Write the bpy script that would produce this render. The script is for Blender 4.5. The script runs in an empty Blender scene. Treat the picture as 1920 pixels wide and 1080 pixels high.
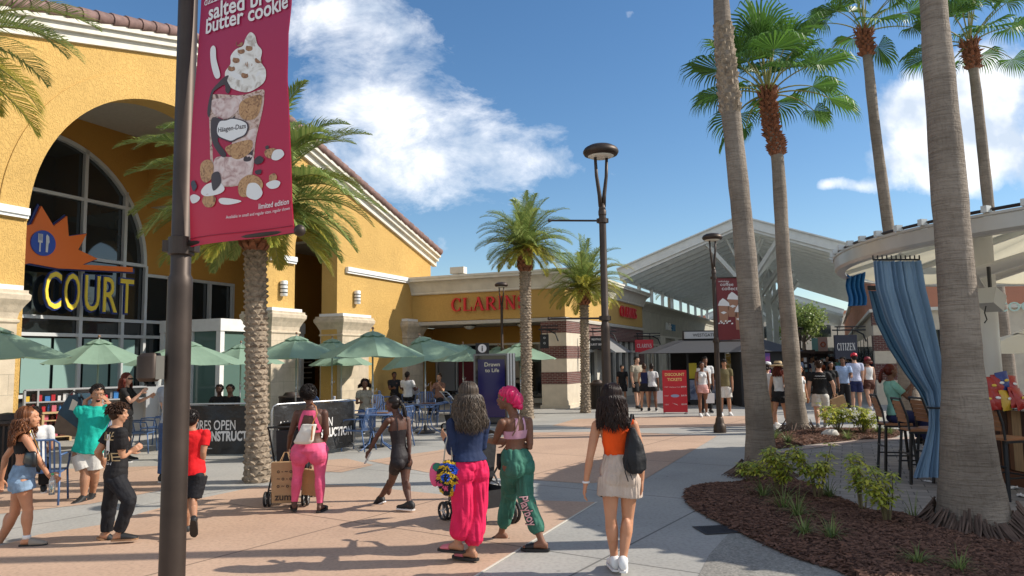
import bpy, bmesh, math, random
import numpy as np
from mathutils import Vector, Matrix, noise, Quaternion
from math import radians as R, sin, cos, pi
SC = bpy.context.scene
COL = SC.collection
rnd = random.Random(7)

# ---------------------------------------------------------------- camera
CAMH = 1.85; FPX = 1400.0; PITCH = R(5.45); ROLL = R(0.8)
_f = Vector((0, cos(PITCH), sin(PITCH))); _u0 = Vector((0, -sin(PITCH), cos(PITCH))); _r0 = Vector((1, 0, 0))
_r = _r0*cos(ROLL) - _u0*sin(ROLL); _u = _u0*cos(ROLL) + _r0*sin(ROLL)
CAMP = Vector((0, 0, CAMH))
def ray(px, py): return _f + _r*((px-960)/FPX) + _u*((540-py)/FPX)
def W(px, py, Y):
    d = ray(px, py); return CAMP + d*(Y/d.y)
def G(px, py, z=0.0):
    d = ray(px, py); return CAMP + d*((z-CAMH)/d.z)
cam = bpy.data.cameras.new("camera"); cam.lens = FPX/1920*36; cam.sensor_width = 36; cam.clip_end = 3000; cam.clip_start = .05
camo = bpy.data.objects.new("camera", cam); COL.objects.link(camo); SC.camera = camo
_m = Matrix((_r, _u, -_f)).transposed().to_4x4(); _m.translation = CAMP; camo.matrix_world = _m

# ---------------------------------------------------------------- materials
MATS = {}
def mat(name, col, rough=.6, metal=0., noise_amt=0., noise_scale=8., bump=0., bump_scale=40., bump_dist=.01, spec=.5, col2=None, emis=None, trans=0., alpha=1., sub=0., stretch=None, detail=4., coat=0.):
    if name in MATS: return MATS[name]
    m = bpy.data.materials.new(name); m.use_nodes = True; nt = m.node_tree; b = nt.nodes["Principled BSDF"]
    c4 = (*col, 1)
    b.inputs["Base Color"].default_value = c4; b.inputs["Roughness"].default_value = rough; b.inputs["Metallic"].default_value = metal
    b.inputs["Specular IOR Level"].default_value = spec; b.inputs["Transmission Weight"].default_value = trans; b.inputs["Alpha"].default_value = alpha
    if coat: b.inputs["Coat Weight"].default_value = coat
    if sub: b.inputs["Subsurface Weight"].default_value = sub; b.inputs["Subsurface Scale"].default_value = .01
    if emis: b.inputs["Emission Color"].default_value = (*emis[0], 1); b.inputs["Emission Strength"].default_value = emis[1]
    if noise_amt or bump:
        tc = nt.nodes.new("ShaderNodeTexCoord"); mp = nt.nodes.new("ShaderNodeMapping"); nt.links.new(tc.outputs["Object"], mp.inputs[0])
        if stretch: mp.inputs["Scale"].default_value = stretch
    if noise_amt:
        n = nt.nodes.new("ShaderNodeTexNoise"); n.inputs["Scale"].default_value = noise_scale; n.inputs["Detail"].default_value = detail
        nt.links.new(mp.outputs[0], n.inputs["Vector"])
        r = nt.nodes.new("ShaderNodeValToRGB"); r.color_ramp.elements[0].position = .3; r.color_ramp.elements[1].position = .7
        d2 = col2 if col2 else tuple(c*(1-noise_amt) for c in col); d1 = col if col2 else tuple(min(1, c*(1+noise_amt*.6)) for c in col)
        r.color_ramp.elements[0].color = (*d2, 1); r.color_ramp.elements[1].color = (*d1, 1)
        nt.links.new(n.outputs["Fac"], r.inputs[0]); nt.links.new(r.outputs[0], b.inputs["Base Color"])
    if bump:
        n2 = nt.nodes.new("ShaderNodeTexNoise"); n2.inputs["Scale"].default_value = bump_scale; n2.inputs["Detail"].default_value = 5
        nt.links.new(mp.outputs[0], n2.inputs["Vector"]); bp = nt.nodes.new("ShaderNodeBump"); bp.inputs["Strength"].default_value = bump; bp.inputs["Distance"].default_value = bump_dist
        nt.links.new(n2.outputs["Fac"], bp.inputs["Height"]); nt.links.new(bp.outputs[0], b.inputs["Normal"])
    MATS[name] = m; return m
def node(nt, t, **kw):
    n = nt.nodes.new(t)
    for k, v in kw.items():
        if isinstance(k, str) and k.startswith("i_"):
            n.inputs[k[2:].replace("_", " ")].default_value = v
        else: setattr(n, k, v)
    return n

# ---------------------------------------------------------------- mesh builder
class MB:
    def __init__(s): s.V = []; s.F = []; s.M = []; s.mi = 0
    def add(s, V, F):
        o = len(s.V); s.V.extend([tuple(v) for v in V]); s.F.extend([tuple(i+o for i in f) for f in F]); s.M.extend([s.mi]*len(F)); return s
    def box(s, x0, x1, y0, y1, z0, z1):
        x0, x1 = min(x0, x1), max(x0, x1); y0, y1 = min(y0, y1), max(y0, y1); z0, z1 = min(z0, z1), max(z0, z1)
        return s.add([(x0,y0,z0),(x1,y0,z0),(x1,y1,z0),(x0,y1,z0),(x0,y0,z1),(x1,y0,z1),(x1,y1,z1),(x0,y1,z1)],
                     [(0,3,2,1),(4,5,6,7),(0,1,5,4),(1,2,6,5),(2,3,7,6),(3,0,4,7)])
    def obox(s, c, size, rot=None, M3=None):
        """box centred at c, rotated by euler or 3x3"""
        m = M3 if M3 is not None else (Matrix.Rotation(rot, 3, 'Z') if isinstance(rot, (int, float)) else Matrix.Identity(3))
        c = Vector(c); a, b, d = [v/2 for v in size]
        V = [c + m @ Vector((x, y, z)) for z in (-d, d) for x, y in ((-a,-b),(a,-b),(a,b),(-a,b))]
        return s.add(V, [(0,3,2,1),(4,5,6,7),(0,1,5,4),(1,2,6,5),(2,3,7,6),(3,0,4,7)])
    def bar(s, p0, p1, w, h=None, up=(0,0,1)):
        h = w if h is None else h; p0 = Vector(p0); p1 = Vector(p1); d = (p1-p0); L = d.length; d.normalize()
        up = Vector(up); sx = d.cross(up)
        if sx.length < 1e-4: sx = d.cross(Vector((0,1,0)))
        sx.normalize(); sz = sx.cross(d)
        return s.obox((p0+p1)/2, (w, L, h), M3=Matrix((sx, d, sz)).transposed())
    def tube(s, pts, r, n=8, caps=True, closed=False, flat=1.0):
        pts = [Vector(p) for p in pts]; k = len(pts); rs = r if isinstance(r, (list, tuple)) else [r]*k
        V = []; F = []; prev = None
        for i, p in enumerate(pts):
            if closed: t = pts[(i+1) % k]-pts[i-1]
            else: t = pts[min(i+1, k-1)]-pts[max(i-1, 0)]
            if t.length < 1e-9: t = Vector((0,0,1))
            t.normalize()
            if prev is None:
                a = Vector((0,0,1)) if abs(t.z) < .9 else Vector((1,0,0)); sx = t.cross(a).normalized()
            else:
                sx = prev - t*prev.dot(t)
                if sx.length < 1e-6: sx = t.cross(Vector((0,0,1)))
                sx.normalize()
            prev = sx; sy = t.cross(sx)
            for j in range(n):
                a = 2*pi*j/n; V.append(p + sx*(cos(a)*rs[i]) + sy*(sin(a)*rs[i]*flat))
        m = k if closed else k-1
        for i in range(m):
            for j in range(n):
                a = i*n+j; b = i*n+(j+1) % n; c = ((i+1) % k)*n+(j+1) % n; d = ((i+1) % k)*n+j; F.append((a, b, c, d))
        if caps and not closed: F.append(tuple(range(n-1, -1, -1))); F.append(tuple((k-1)*n+j for j in range(n)))
        return s.add(V, F)
    def lathe(s, prof, n=24, c=(0,0,0), caps=True, a0=0, a1=2*pi):
        full = abs(a1-a0-2*pi) < 1e-6; m = n if full else n+1; V = []; F = []
        for (r, z) in prof:
            for j in range(m):
                a = a0+(a1-a0)*j/n; V.append((c[0]+r*cos(a), c[1]+r*sin(a), c[2]+z))
        for i in range(len(prof)-1):
            for j in range(n):
                j2 = (j+1) % m if full else j+1
                F.append((i*m+j, i*m+j2, (i+1)*m+j2, (i+1)*m+j))
        if caps and full:
            if prof[0][0] > 1e-4: F.append(tuple(range(m-1, -1, -1)))
            if prof[-1][0] > 1e-4: F.append(tuple((len(prof)-1)*m+j for j in range(m)))
        return s.add(V, F)
    def ell(s, c, r, n=12, m=8, M3=None):
        M3 = M3 or Matrix.Identity(3); c = Vector(c)
        if isinstance(r, (int, float)): r = (r, r, r)
        V = [c + M3 @ Vector((0, 0, -r[2]))]; F = []
        for i in range(1, m):
            t = -pi/2+pi*i/m
            for j in range(n):
                a = 2*pi*j/n; V.append(c + M3 @ Vector((r[0]*cos(t)*cos(a), r[1]*cos(t)*sin(a), r[2]*sin(t))))
        V.append(c + M3 @ Vector((0, 0, r[2]))); L = len(V)-1
        for j in range(n): F.append((0, 1+(j+1) % n, 1+j)); F.append((L, L-n+j, L-n+(j+1) % n))
        for i in range(m-2):
            for j in range(n): F.append((1+i*n+j, 1+i*n+(j+1) % n, 1+(i+1)*n+(j+1) % n, 1+(i+1)*n+j))
        return s.add(V, F)
    def loft(s, secs, n=18, p=2.0):
        """secs: (centre, lat, front, rx, ry)"""
        V = []; F = []
        for (c, la, fr, rx, ry) in secs:
            for j in range(n):
                a = 2*pi*j/n; ca, sa = cos(a), sin(a)
                if p != 2.0: ca = math.copysign(abs(ca)**(2/p), ca); sa = math.copysign(abs(sa)**(2/p), sa)
                V.append(Vector(c)+la*(rx*ca)+fr*(ry*sa))
        k = len(secs)
        for i in range(k-1):
            for j in range(n): F.append((i*n+j, i*n+(j+1) % n, (i+1)*n+(j+1) % n, (i+1)*n+j))
        F.append(tuple(range(n-1, -1, -1))); F.append(tuple((k-1)*n+j for j in range(n)))
        return s.add(V, F)
    def poly(s, pts): return s.add(pts, [tuple(range(len(pts)))])
    def prism(s, pts, vec):
        """extrude closed 3D polygon along vec"""
        vec = Vector(vec); pts = [Vector(p) for p in pts]; n = len(pts); V = pts+[p+vec for p in pts]
        F = [tuple(range(n-1, -1, -1)), tuple(range(n, 2*n))]+[(i, (i+1) % n, n+(i+1) % n, n+i) for i in range(n)]
        return s.add(V, F)
    def strip(s, pts, w, h, d=None):
        return s
    def mesh(s, name, mats, smooth=False):
        me = bpy.data.meshes.new(name); me.from_pydata(s.V, [], s.F)
        for m in (mats if isinstance(mats, (list, tuple)) else [mats]): me.materials.append(m)
        if any(s.M): me.polygons.foreach_set("material_index", s.M)
        if smooth: me.shade_smooth()
        me.update(); return me
    def build(s, name, mats, parent=None, smooth=False, loc=None, rz=None, fix=False, auto=None):
        me = s.mesh(name, mats, smooth)
        if fix:
            bm = bmesh.new(); bm.from_mesh(me); bmesh.ops.recalc_face_normals(bm, faces=bm.faces); bm.to_mesh(me); bm.free()
        if auto is not None:
            me.shade_smooth()
            try: me.set_sharp_from_angle(angle=R(auto))
            except Exception: pass
        return link(name, me, parent, loc, rz)
def link(name, me, parent=None, loc=None, rz=None):
    o = bpy.data.objects.new(name, me); COL.objects.link(o)
    if parent: o.parent = parent
    if loc is not None: o.location = loc
    if rz is not None: o.rotation_euler = (0, 0, rz)
    return o
def tag(o, label=None, cat=None, group=None, kind=None):
    if label: o["label"] = label
    if cat: o["category"] = cat
    if group: o["group"] = group
    if kind: o["kind"] = kind
    return o
def empty(name, loc=(0,0,0), rz=0., label=None, cat=None, group=None):
    o = bpy.data.objects.new(name, None); COL.objects.link(o); o.location = loc; o.rotation_euler = (0,0,rz); o.empty_display_size = .2
    return tag(o, label, cat, group)
def copy_tree(o, parent=None):
    c = o.copy(); COL.objects.link(c); c.parent = parent
    for ch in list(o.children): copy_tree(ch, c)
    return c

# text -> mesh data (verts 2D + faces)
_tc = {}
def text_geo(txt, size=1., align='CENTER', bold=0., shear=0., space=1.):
    key = (txt, align, bold, shear, space)
    if key not in _tc:
        cu = bpy.data.curves.new("t", 'FONT'); cu.body = txt; cu.size = 1; cu.align_x = align; cu.offset = bold; cu.shear = shear; cu.space_character = space; cu.resolution_u = 3
        o = bpy.data.objects.new("t", cu); COL.objects.link(o)
        dg = bpy.context.evaluated_depsgraph_get(); me = bpy.data.meshes.new_from_object(o.evaluated_get(dg))
        _tc[key] = ([tuple(v.co) for v in me.vertices], [tuple(p.vertices) for p in me.polygons])
        bpy.data.objects.remove(o); bpy.data.meshes.remove(me)
    V, F = _tc[key]
    return [(v[0]*size, v[1]*size) for v in V], F
def text_on(mb, txt, fn, size, x=0, y=0, **kw):
    """fn(u,v)->3D"""
    V, F = text_geo(txt, size, **kw); mb.add([fn(v[0]+x, v[1]+y) for v in V], F)
def text_solid(mb, txt, size, fn, depth, x=0, y=0, **kw):
    """fn(u,v,w)"""
    V, F = text_geo(txt, size, **kw)
    from collections import Counter
    ec = Counter(); ed = {}
    for f in F:
        for i in range(len(f)):
            a, b = f[i], f[(i+1) % len(f)]; ec[(min(a,b), max(a,b))] += 1; ed[(min(a,b), max(a,b))] = (a, b)
    n = len(V); VV = [fn(v[0]+x, v[1]+y, 0) for v in V]+[fn(v[0]+x, v[1]+y, depth) for v in V]
    FF = [tuple(i+n for i in f) for f in F]+[tuple(reversed(f)) for f in F]
    for k, c in ec.items():
        if c == 1: a, b = ed[k]; FF.append((a, b, b+n, a+n))
    mb.add(VV, FF)
# own roman capitals: strokes (x0,y0,x1,y1,w) and arcs in a unit-high box
def arc(cx, cy, rx, ry, a0, a1, w0, w1, n=10):
    out = []
    for i in range(n):
        t0 = a0+(a1-a0)*i/n; t1 = a0+(a1-a0)*(i+1)/n; out.append(((cx+rx*cos(R(t0)), cy+ry*sin(R(t0))), (cx+rx*cos(R(t1)), cy+ry*sin(R(t1))), w0(t0), w0(t1)))
    return out
def roman(ch):
    T = .17; t = .06; L = lambda x0, y0, x1, y1, w: ((x0, y0), (x1, y1), w, w); S = lambda x, y, w=.34: L(x-w/2, y, x+w/2, y, .05)
    vw = lambda a: t+(T-t)*abs(cos(R(a)))
    g = {'L': ([L(.2,0,.2,1,T), L(.1,.03,.75,.03,t), L(.75,.03,.75,.28,.05), S(.2,.97)], .8),
         'I': ([L(.25,0,.25,1,T), S(.25,.03), S(.25,.97)], .5),
         'A': ([L(.1,0,.45,1,t), L(.42,1,.8,0,T), L(.22,.35,.65,.35,.05), S(.1,.02,.26), S(.8,.02,.32)], .92),
         'N': ([L(.18,0,.18,1,t), L(.15,1,.78,0,T), L(.78,0,.78,1,t), S(.16,.02,.26), S(.14,.98,.2), S(.78,.98,.26)], .96),
         'R': ([L(.2,0,.2,1,T), L(.2,.97,.45,.97,t), L(.2,.5,.45,.5,t), L(.42,.5,.8,.02,T), S(.2,.02), S(.82,.02,.2)]+arc(.45,.735,.25,.235,-90,90,vw,vw), .88),
         'C': (arc(.48,.5,.38,.48,50,310,vw,vw,18)+[L(.74,.7,.74,.95,.05), L(.74,.08,.74,.3,.05)], .86),
         'S': (arc(.35,.74,.24,.235,40,250,vw,vw,12)+arc(.36,.26,.27,.235,70,-140,vw,vw,12)+[L(.56,.76,.56,.97,.05), L(.1,.03,.1,.28,.05), L(.27,.53,.44,.46,T)], .7),
         'T': ([L(.4,0,.4,1,T), L(.05,.97,.75,.97,t), L(.05,.8,.05,.97,.05), L(.75,.8,.75,.97,.05), S(.4,.02)], .8),
         'Z': ([L(.08,.97,.72,.97,t), L(.66,.97,.12,.03,T), L(.08,.03,.75,.03,t), L(.1,.8,.1,.97,.05), L(.74,.03,.74,.25,.05)], .8),
         'E': ([L(.2,0,.2,1,T), L(.1,.97,.7,.97,t), L(.2,.5,.6,.5,t), L(.1,.03,.74,.03,t), L(.7,.8,.7,.97,.05), L(.74,.03,.74,.25,.05), L(.6,.4,.6,.6,.05)], .8)}
    return g[ch]
def roman_text(mb, txt, h, fn, depth, x=0, sp=.1, center=True):
    tot = sum(roman(c)[1]+sp for c in txt)-sp; cx = x-(tot*h/2 if center else 0); k = 0
    for c in txt:
        st, adv = roman(c)
        for (a, b, w0, w1) in st:
            a2 = Vector((a[0]*h, a[1]*h)); b2 = Vector((b[0]*h, b[1]*h)); d = (b2-a2)
            if d.length < 1e-6: continue
            d.normalize(); nn = Vector((-d.y, d.x)); e = d*(.008*h); k += 1; dp = depth+.0004*(k % 5)
            q = [a2-e+nn*w0*h/2, a2-e-nn*w0*h/2, b2+e-nn*w1*h/2, b2+e+nn*w1*h/2]
            V = [fn(cx+p.x, p.y, 0) for p in q]+[fn(cx+p.x, p.y, dp) for p in q]
            mb.add(V, [(3,2,1,0),(4,5,6,7),(0,1,5,4),(1,2,6,5),(2,3,7,6),(3,0,4,7)])
        cx += (adv+sp)*h

# ---------------------------------------------------------------- world and sun
SUN_EL = R(36); sunv = Vector((cos(SUN_EL)*.9988, cos(SUN_EL)*.05, sin(SUN_EL)))
def make_world():
    w = bpy.data.worlds.new("World"); SC.world = w; w.use_nodes = True; nt = w.node_tree; nt.nodes.clear()
    out = node(nt, "ShaderNodeOutputWorld"); bg = node(nt, "ShaderNodeBackground"); bg.inputs[1].default_value = .148
    sky = node(nt, "ShaderNodeTexSky"); sky.sky_type = 'NISHITA'; sky.sun_disc = False; sky.sun_elevation = SUN_EL; sky.sun_rotation = R(87); sky.air_density = 1.0; sky.dust_density = .25; sky.ozone_density = 2.2
    tc = node(nt, "ShaderNodeTexCoord"); sep = node(nt, "ShaderNodeSeparateXYZ"); nt.links.new(tc.outputs["Generated"], sep.inputs[0])
    def mth(op, a, b=None, clamp=False):
        n = node(nt, "ShaderNodeMath", operation=op); n.use_clamp = clamp
        for i, v in enumerate((a, b)):
            if v is None: continue
            if isinstance(v, (int, float)): n.inputs[i].default_value = v
            else: nt.links.new(v, n.inputs[i])
        return n.outputs[0]
    x, y, z = sep.outputs; ys = mth('MAXIMUM', y, .05)
    X = mth('DIVIDE', x, ys); Z = mth('DIVIDE', z, ys)
    cmb = node(nt, "ShaderNodeCombineXYZ"); nt.links.new(X, cmb.inputs[0]); nt.links.new(Z, cmb.inputs[1])
    # stretch along the drift of the streaks
    mp = node(nt, "ShaderNodeMapping"); nt.links.new(cmb.outputs[0], mp.inputs[0]); mp.inputs["Rotation"].default_value = (0, 0, R(32)); mp.inputs["Scale"].default_value = (2.9, 5.0, 1)
    n1 = node(nt, "ShaderNodeTexNoise"); n1.inputs["Scale"].default_value = 3.0; n1.inputs["Detail"].default_value = 9; n1.inputs["Roughness"].default_value = .66; n1.inputs["Distortion"].default_value = .3
    nt.links.new(mp.outputs[0], n1.inputs["Vector"])
    n2 = node(nt, "ShaderNodeTexNoise"); n2.inputs["Scale"].default_value = 7.0; n2.inputs["Detail"].default_value = 10; n2.inputs["Roughness"].default_value = .6; nt.links.new(cmb.outputs[0], n2.inputs["Vector"])
    def blob(cx, cy, a, b, ang, k=1.0):
        d = ray(cx, cy); cx = d.x/d.y; cy = d.z/d.y; a /= FPX; b /= FPX; ca, sa = cos(R(ang)), sin(R(ang))
        dx = mth('SUBTRACT', X, cx); dy = mth('SUBTRACT', Z, cy)
        p = mth('DIVIDE', mth('ADD', mth('MULTIPLY', dx, ca), mth('MULTIPLY', dy, sa)), a)
        q = mth('DIVIDE', mth('SUBTRACT', mth('MULTIPLY', dy, ca), mth('MULTIPLY', dx, sa)), b)
        r2 = mth('ADD', mth('MULTIPLY', p, p), mth('MULTIPLY', q, q))
        return mth('MULTIPLY', mth('POWER', 2.718, mth('MULTIPLY', r2, -1)), k)
    def acc(bl):
        s = None
        for b in bl: v = blob(*b); s = v if s is None else mth('ADD', s, v)
        return s
    st = acc([(620,100,220,130,-35,1.0),(740,250,260,130,-10,1.05),(920,240,190,80,-20,.95),(820,350,220,70,-8,.9),(700,30,150,60,-30,.9),(860,60,160,45,-18,.8),(650,330,160,90,0,.6),(1050,300,160,28,-5,.5),(1180,325,90,14,0,.45),(1060,245,70,16,5,.45),
              (90,5,120,20,0,.7),(600,20,120,60,0,.75),(1400,350,60,12,20,.0)])
    cu = acc([(1760,250,150,120,0,1.3),(1850,170,140,110,0,1.1),(1700,180,70,55,0,.9),(1890,330,120,90,0,.85),(1690,330,130,60,0,.6),(1548,345,34,17,15,.95),(1180,25,26,22,-50,.75),(1096,40,20,13,0,.75),(826,455,30,38,0,.85),(880,468,40,10,0,.5),(1610,350,50,14,0,.6),(1900,60,90,60,0,.5)])
    d1 = mth('SUBTRACT', mth('MULTIPLY', st, 1.0), mth('MULTIPLY', mth('SUBTRACT', .72, mth('ADD', mth('MULTIPLY', n1.outputs["Fac"], .68), mth('MULTIPLY', n2.outputs["Fac"], .32))), 4.6)); d1 = mth('MULTIPLY', d1, .8, True)
    d2 = mth('SUBTRACT', mth('MULTIPLY', cu, 1.5), mth('MULTIPLY', mth('SUBTRACT', .80, n2.outputs["Fac"]), 4.2)); d2 = mth('MULTIPLY', d2, 1.1, True)
    d1 = mth('MULTIPLY', d1, mth('GREATER_THAN', y, .06)); d2 = mth('MULTIPLY', d2, mth('GREATER_THAN', y, .06))
    n5 = node(nt, "ShaderNodeTexNoise"); n5.inputs["Scale"].default_value = 2.6; n5.inputs["Detail"].default_value = 7; nt.links.new(tc.outputs["Generated"], n5.inputs["Vector"])
    bk = mth('MULTIPLY', mth('MULTIPLY', mth('SUBTRACT', n5.outputs["Fac"], .42), 5, True), mth('MULTIPLY', mth('SUBTRACT', .08, y), 4, True))  # unseen cloud cover added behind the camera to whiten the fill light
    dens = mth('MAXIMUM', mth('MAXIMUM', d1, mth('MULTIPLY', d2, .95), True), bk, True)
    hs = node(nt, "ShaderNodeHueSaturation"); hs.inputs["Saturation"].default_value = 1.2; hs.inputs["Value"].default_value = .69; nt.links.new(sky.outputs[0], hs.inputs["Color"])
    n3 = node(nt, "ShaderNodeTexNoise"); n3.inputs["Scale"].default_value = 11.0; n3.inputs["Detail"].default_value = 6; nt.links.new(cmb.outputs[0], n3.inputs["Vector"])
    cr = node(nt, "ShaderNodeValToRGB"); cr.color_ramp.elements[0].position = .38; cr.color_ramp.elements[1].position = .58
    cr.color_ramp.elements[0].color = (3.6, 4.1, 4.8, 1); cr.color_ramp.elements[1].color = (6.6, 6.6, 6.7, 1); nt.links.new(n3.outputs["Fac"], cr.inputs[0])
    mx = node(nt, "ShaderNodeMix"); mx.data_type = 'RGBA'; nt.links.new(dens, mx.inputs[0]); nt.links.new(hs.outputs[0], mx.inputs[6]); nt.links.new(cr.outputs[0], mx.inputs[7])
    nt.links.new(mx.outputs[2], bg.inputs[0]); nt.links.new(bg.outputs[0], out.inputs[0])
make_world()
sun = bpy.data.lights.new("sun", 'SUN'); sun.energy = 4.2; sun.angle = R(.5); sun.color = (1, .93, .82)
so = bpy.data.objects.new("sun", sun); COL.objects.link(so); so.rotation_euler = sunv.to_track_quat('Z', 'Y').to_euler(); so.location = (30, 0, 30)
SC.view_settings.view_transform = 'Standard'; SC.view_settings.look = 'None'; SC.view_settings.gamma = 1; SC.view_settings.exposure = 0.45

# ---------------------------------------------------------------- shared surface materials
def stucco(name, col, rough=.85, scale=5.0, strength=.62):
    m = mat(name, col, rough); nt = m.node_tree; b = nt.nodes["Principled BSDF"]
    tc = node(nt, "ShaderNodeTexCoord"); mp = node(nt, "ShaderNodeMapping"); mp.inputs["Scale"].default_value = (1.6, 1.6, .8); nt.links.new(tc.outputs["Object"], mp.inputs[0])
    n1 = node(nt, "ShaderNodeTexNoise"); n1.inputs["Scale"].default_value = scale*2.0; n1.inputs["Detail"].default_value = 2; n1.inputs["Distortion"].default_value = 2.2; nt.links.new(mp.outputs[0], n1.inputs["Vector"])
    r = node(nt, "ShaderNodeValToRGB"); r.color_ramp.interpolation = 'EASE'; r.color_ramp.elements[0].position = .40; r.color_ramp.elements[1].position = .54; nt.links.new(n1.outputs["Fac"], r.inputs[0])
    n4 = node(nt, "ShaderNodeTexNoise"); n4.inputs["Scale"].default_value = 45; nt.links.new(tc.outputs["Object"], n4.inputs["Vector"])
    ad = node(nt, "ShaderNodeMath", operation='MULTIPLY_ADD'); nt.links.new(n4.outputs["Fac"], ad.inputs[0]); ad.inputs[1].default_value = .35; nt.links.new(r.outputs[0], ad.inputs[2])
    bp = node(nt, "ShaderNodeBump"); bp.inputs["Strength"].default_value = strength; bp.inputs["Distance"].default_value = .018; nt.links.new(ad.outputs[0], bp.inputs["Height"]); nt.links.new(bp.outputs[0], b.inputs["Normal"])
    n3 = node(nt, "ShaderNodeTexNoise"); n3.inputs["Scale"].default_value = .6; n3.inputs["Detail"].default_value = 6; nt.links.new(tc.outputs["Object"], n3.inputs["Vector"])
    r3 = node(nt, "ShaderNodeValToRGB"); r3.color_ramp.elements[0].position = .3; r3.color_ramp.elements[1].position = .75
    r3.color_ramp.elements[0].color = (*[c*.88 for c in col], 1); r3.color_ramp.elements[1].color = (*[min(1, c*1.06) for c in col], 1)
    nt.links.new(n3.outputs["Fac"], r3.inputs[0]); nt.links.new(r3.outputs[0], b.inputs["Base Color"]); return m
def brickmat(name, c1, c2, mortar, bw=.2, bh=.067, ms=.008, rot=None, axes='XZ', rough=.85, off=.5, bump=.6, bias=0.):
    m = mat(name, c1, rough); nt = m.node_tree; b = nt.nodes["Principled BSDF"]
    tc = node(nt, "ShaderNodeTexCoord"); sp = node(nt, "ShaderNodeSeparateXYZ"); nt.links.new(tc.outputs["Object"], sp.inputs[0])
    cb = node(nt, "ShaderNodeCombineXYZ")
    if axes == 'SZ':   # x+y along walls of either direction
        ad = node(nt, "ShaderNodeMath", operation='ADD'); nt.links.new(sp.outputs[0], ad.inputs[0]); nt.links.new(sp.outputs[1], ad.inputs[1]); nt.links.new(ad.outputs[0], cb.inputs[0]); nt.links.new(sp.outputs[2], cb.inputs[1])
    elif axes == 'XY': nt.links.new(sp.outputs[0], cb.inputs[0]); nt.links.new(sp.outputs[1], cb.inputs[1])
    else: nt.links.new(sp.outputs[0], cb.inputs[0]); nt.links.new(sp.outputs[2], cb.inputs[1])
    v = cb.outputs[0]
    if rot is not None:
        mp = node(nt, "ShaderNodeMapping"); mp.inputs["Rotation"].default_value = (0, 0, rot); nt.links.new(v, mp.inputs[0]); v = mp.outputs[0]
    br = node(nt, "ShaderNodeTexBrick"); nt.links.new(v, br.inputs["Vector"]); br.offset = off
    br.inputs["Color1"].default_value = (*c1, 1); br.inputs["Color2"].default_value = (*c2, 1); br.inputs["Mortar"].default_value = (*mortar, 1)
    br.inputs["Scale"].default_value = 1; br.inputs["Mortar Size"].default_value = ms; br.inputs["Brick Width"].default_value = bw; br.inputs["Row Height"].default_value = bh; br.inputs["Bias"].default_value = bias
    n = node(nt, "ShaderNodeTexNoise"); n.inputs["Scale"].default_value = 3; n.inputs["Detail"].default_value = 8; nt.links.new(tc.outputs["Object"], n.inputs["Vector"])
    mx = node(nt, "ShaderNodeMix"); mx.data_type = 'RGBA'; mx.blend_type = 'MULTIPLY'; mx.inputs[0].default_value = .55
    r = node(nt, "ShaderNodeValToRGB"); r.color_ramp.elements[0].position = .25; r.color_ramp.elements[0].color = (.55, .55, .55, 1); r.color_ramp.elements[1].position = .65; nt.links.new(n.outputs["Fac"], r.inputs[0])
    nt.links.new(br.outputs["Color"], mx.inputs[6]); nt.links.new(r.outputs[0], mx.inputs[7]); nt.links.new(mx.outputs[2], b.inputs["Base Color"])
    n2 = node(nt, "ShaderNodeTexNoise"); n2.inputs["Scale"].default_value = 60; nt.links.new(tc.outputs["Object"], n2.inputs["Vector"])
    s2 = node(nt, "ShaderNodeMath", operation='MULTIPLY_ADD'); nt.links.new(br.outputs["Fac"], s2.inputs[0]); s2.inputs[1].default_value = -1; nt.links.new(n2.outputs["Fac"], s2.inputs[2])
    bp = node(nt, "ShaderNodeBump"); bp.inputs["Strength"].default_value = bump; bp.inputs["Distance"].default_value = .008; nt.links.new(s2.outputs[0], bp.inputs["Height"]); nt.links.new(bp.outputs[0], b.inputs["Normal"])
    return m
M_YEL = stucco("yellow_stucco", (.58, .36, .105)); M_YEL_SHADE = stucco("yellow_stucco_shaded", (.50, .25, .045), strength=.4)  # second one: same yellow wall with the recess shade put into its colour
M_TRIM = mat("cream_trim", (.66, .63, .55), .7, noise_amt=.12, noise_scale=3); M_WHITE = mat("white_paint", (.78, .78, .76), .45, noise_amt=.06, noise_scale=5)
M_STONE = brickmat("coral_stone", (.62, .52, .38), (.54, .45, .33), (.42, .36, .27), .62, .42, .006, axes='SZ', off=.5, bump=.5)
M_CAP = mat("cast_stone", (.55, .46, .34), .85, noise_amt=.2, noise_scale=6, bump=.5, bump_scale=30, bump_dist=.01)
M_BRICK = brickmat("red_brick", (.16, .045, .038), (.10, .03, .028), (.30, .25, .21), axes='SZ')
M_CREAM = mat("cream_stone", (.62, .54, .42), .85, noise_amt=.1, noise_scale=4, bump=.3, bump_scale=50)
M_GLASS = mat("dark_glass", (.018, .024, .026), .04, spec=.8, noise_amt=.3, noise_scale=.7)
M_GGLASS = mat("frosted_green_glass", (.22, .34, .31), .3, spec=.5)
M_ALU = mat("aluminium_frame", (.62, .63, .62), .4, metal=.3)
M_BRONZE = mat("bronze_metal", (.06, .043, .034), .5, metal=.55, noise_amt=.25, noise_scale=6)
M_DARK = mat("black_metal", (.02, .02, .021), .45, metal=.2)
M_TILE = mat("clay_tile", (.20, .12, .105), .8, noise_amt=.4, noise_scale=5, bump=.3, bump_scale=20)
M_SOFF = mat("soffit_grey", (.46, .43, .37), .8, noise_amt=.08)
M_GREY = mat("grey_plaster", (.42, .40, .33), .85, noise_amt=.12, noise_scale=2, bump=.3, bump_scale=25)
M_SALMON = stucco("salmon_stucco", (.55, .24, .15), strength=.4)
M_BLACK = mat("matt_black", (.012, .012, .013), .6)
M_RED = mat("red_enamel", (.62, .012, .03), .35, spec=.5)
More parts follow.
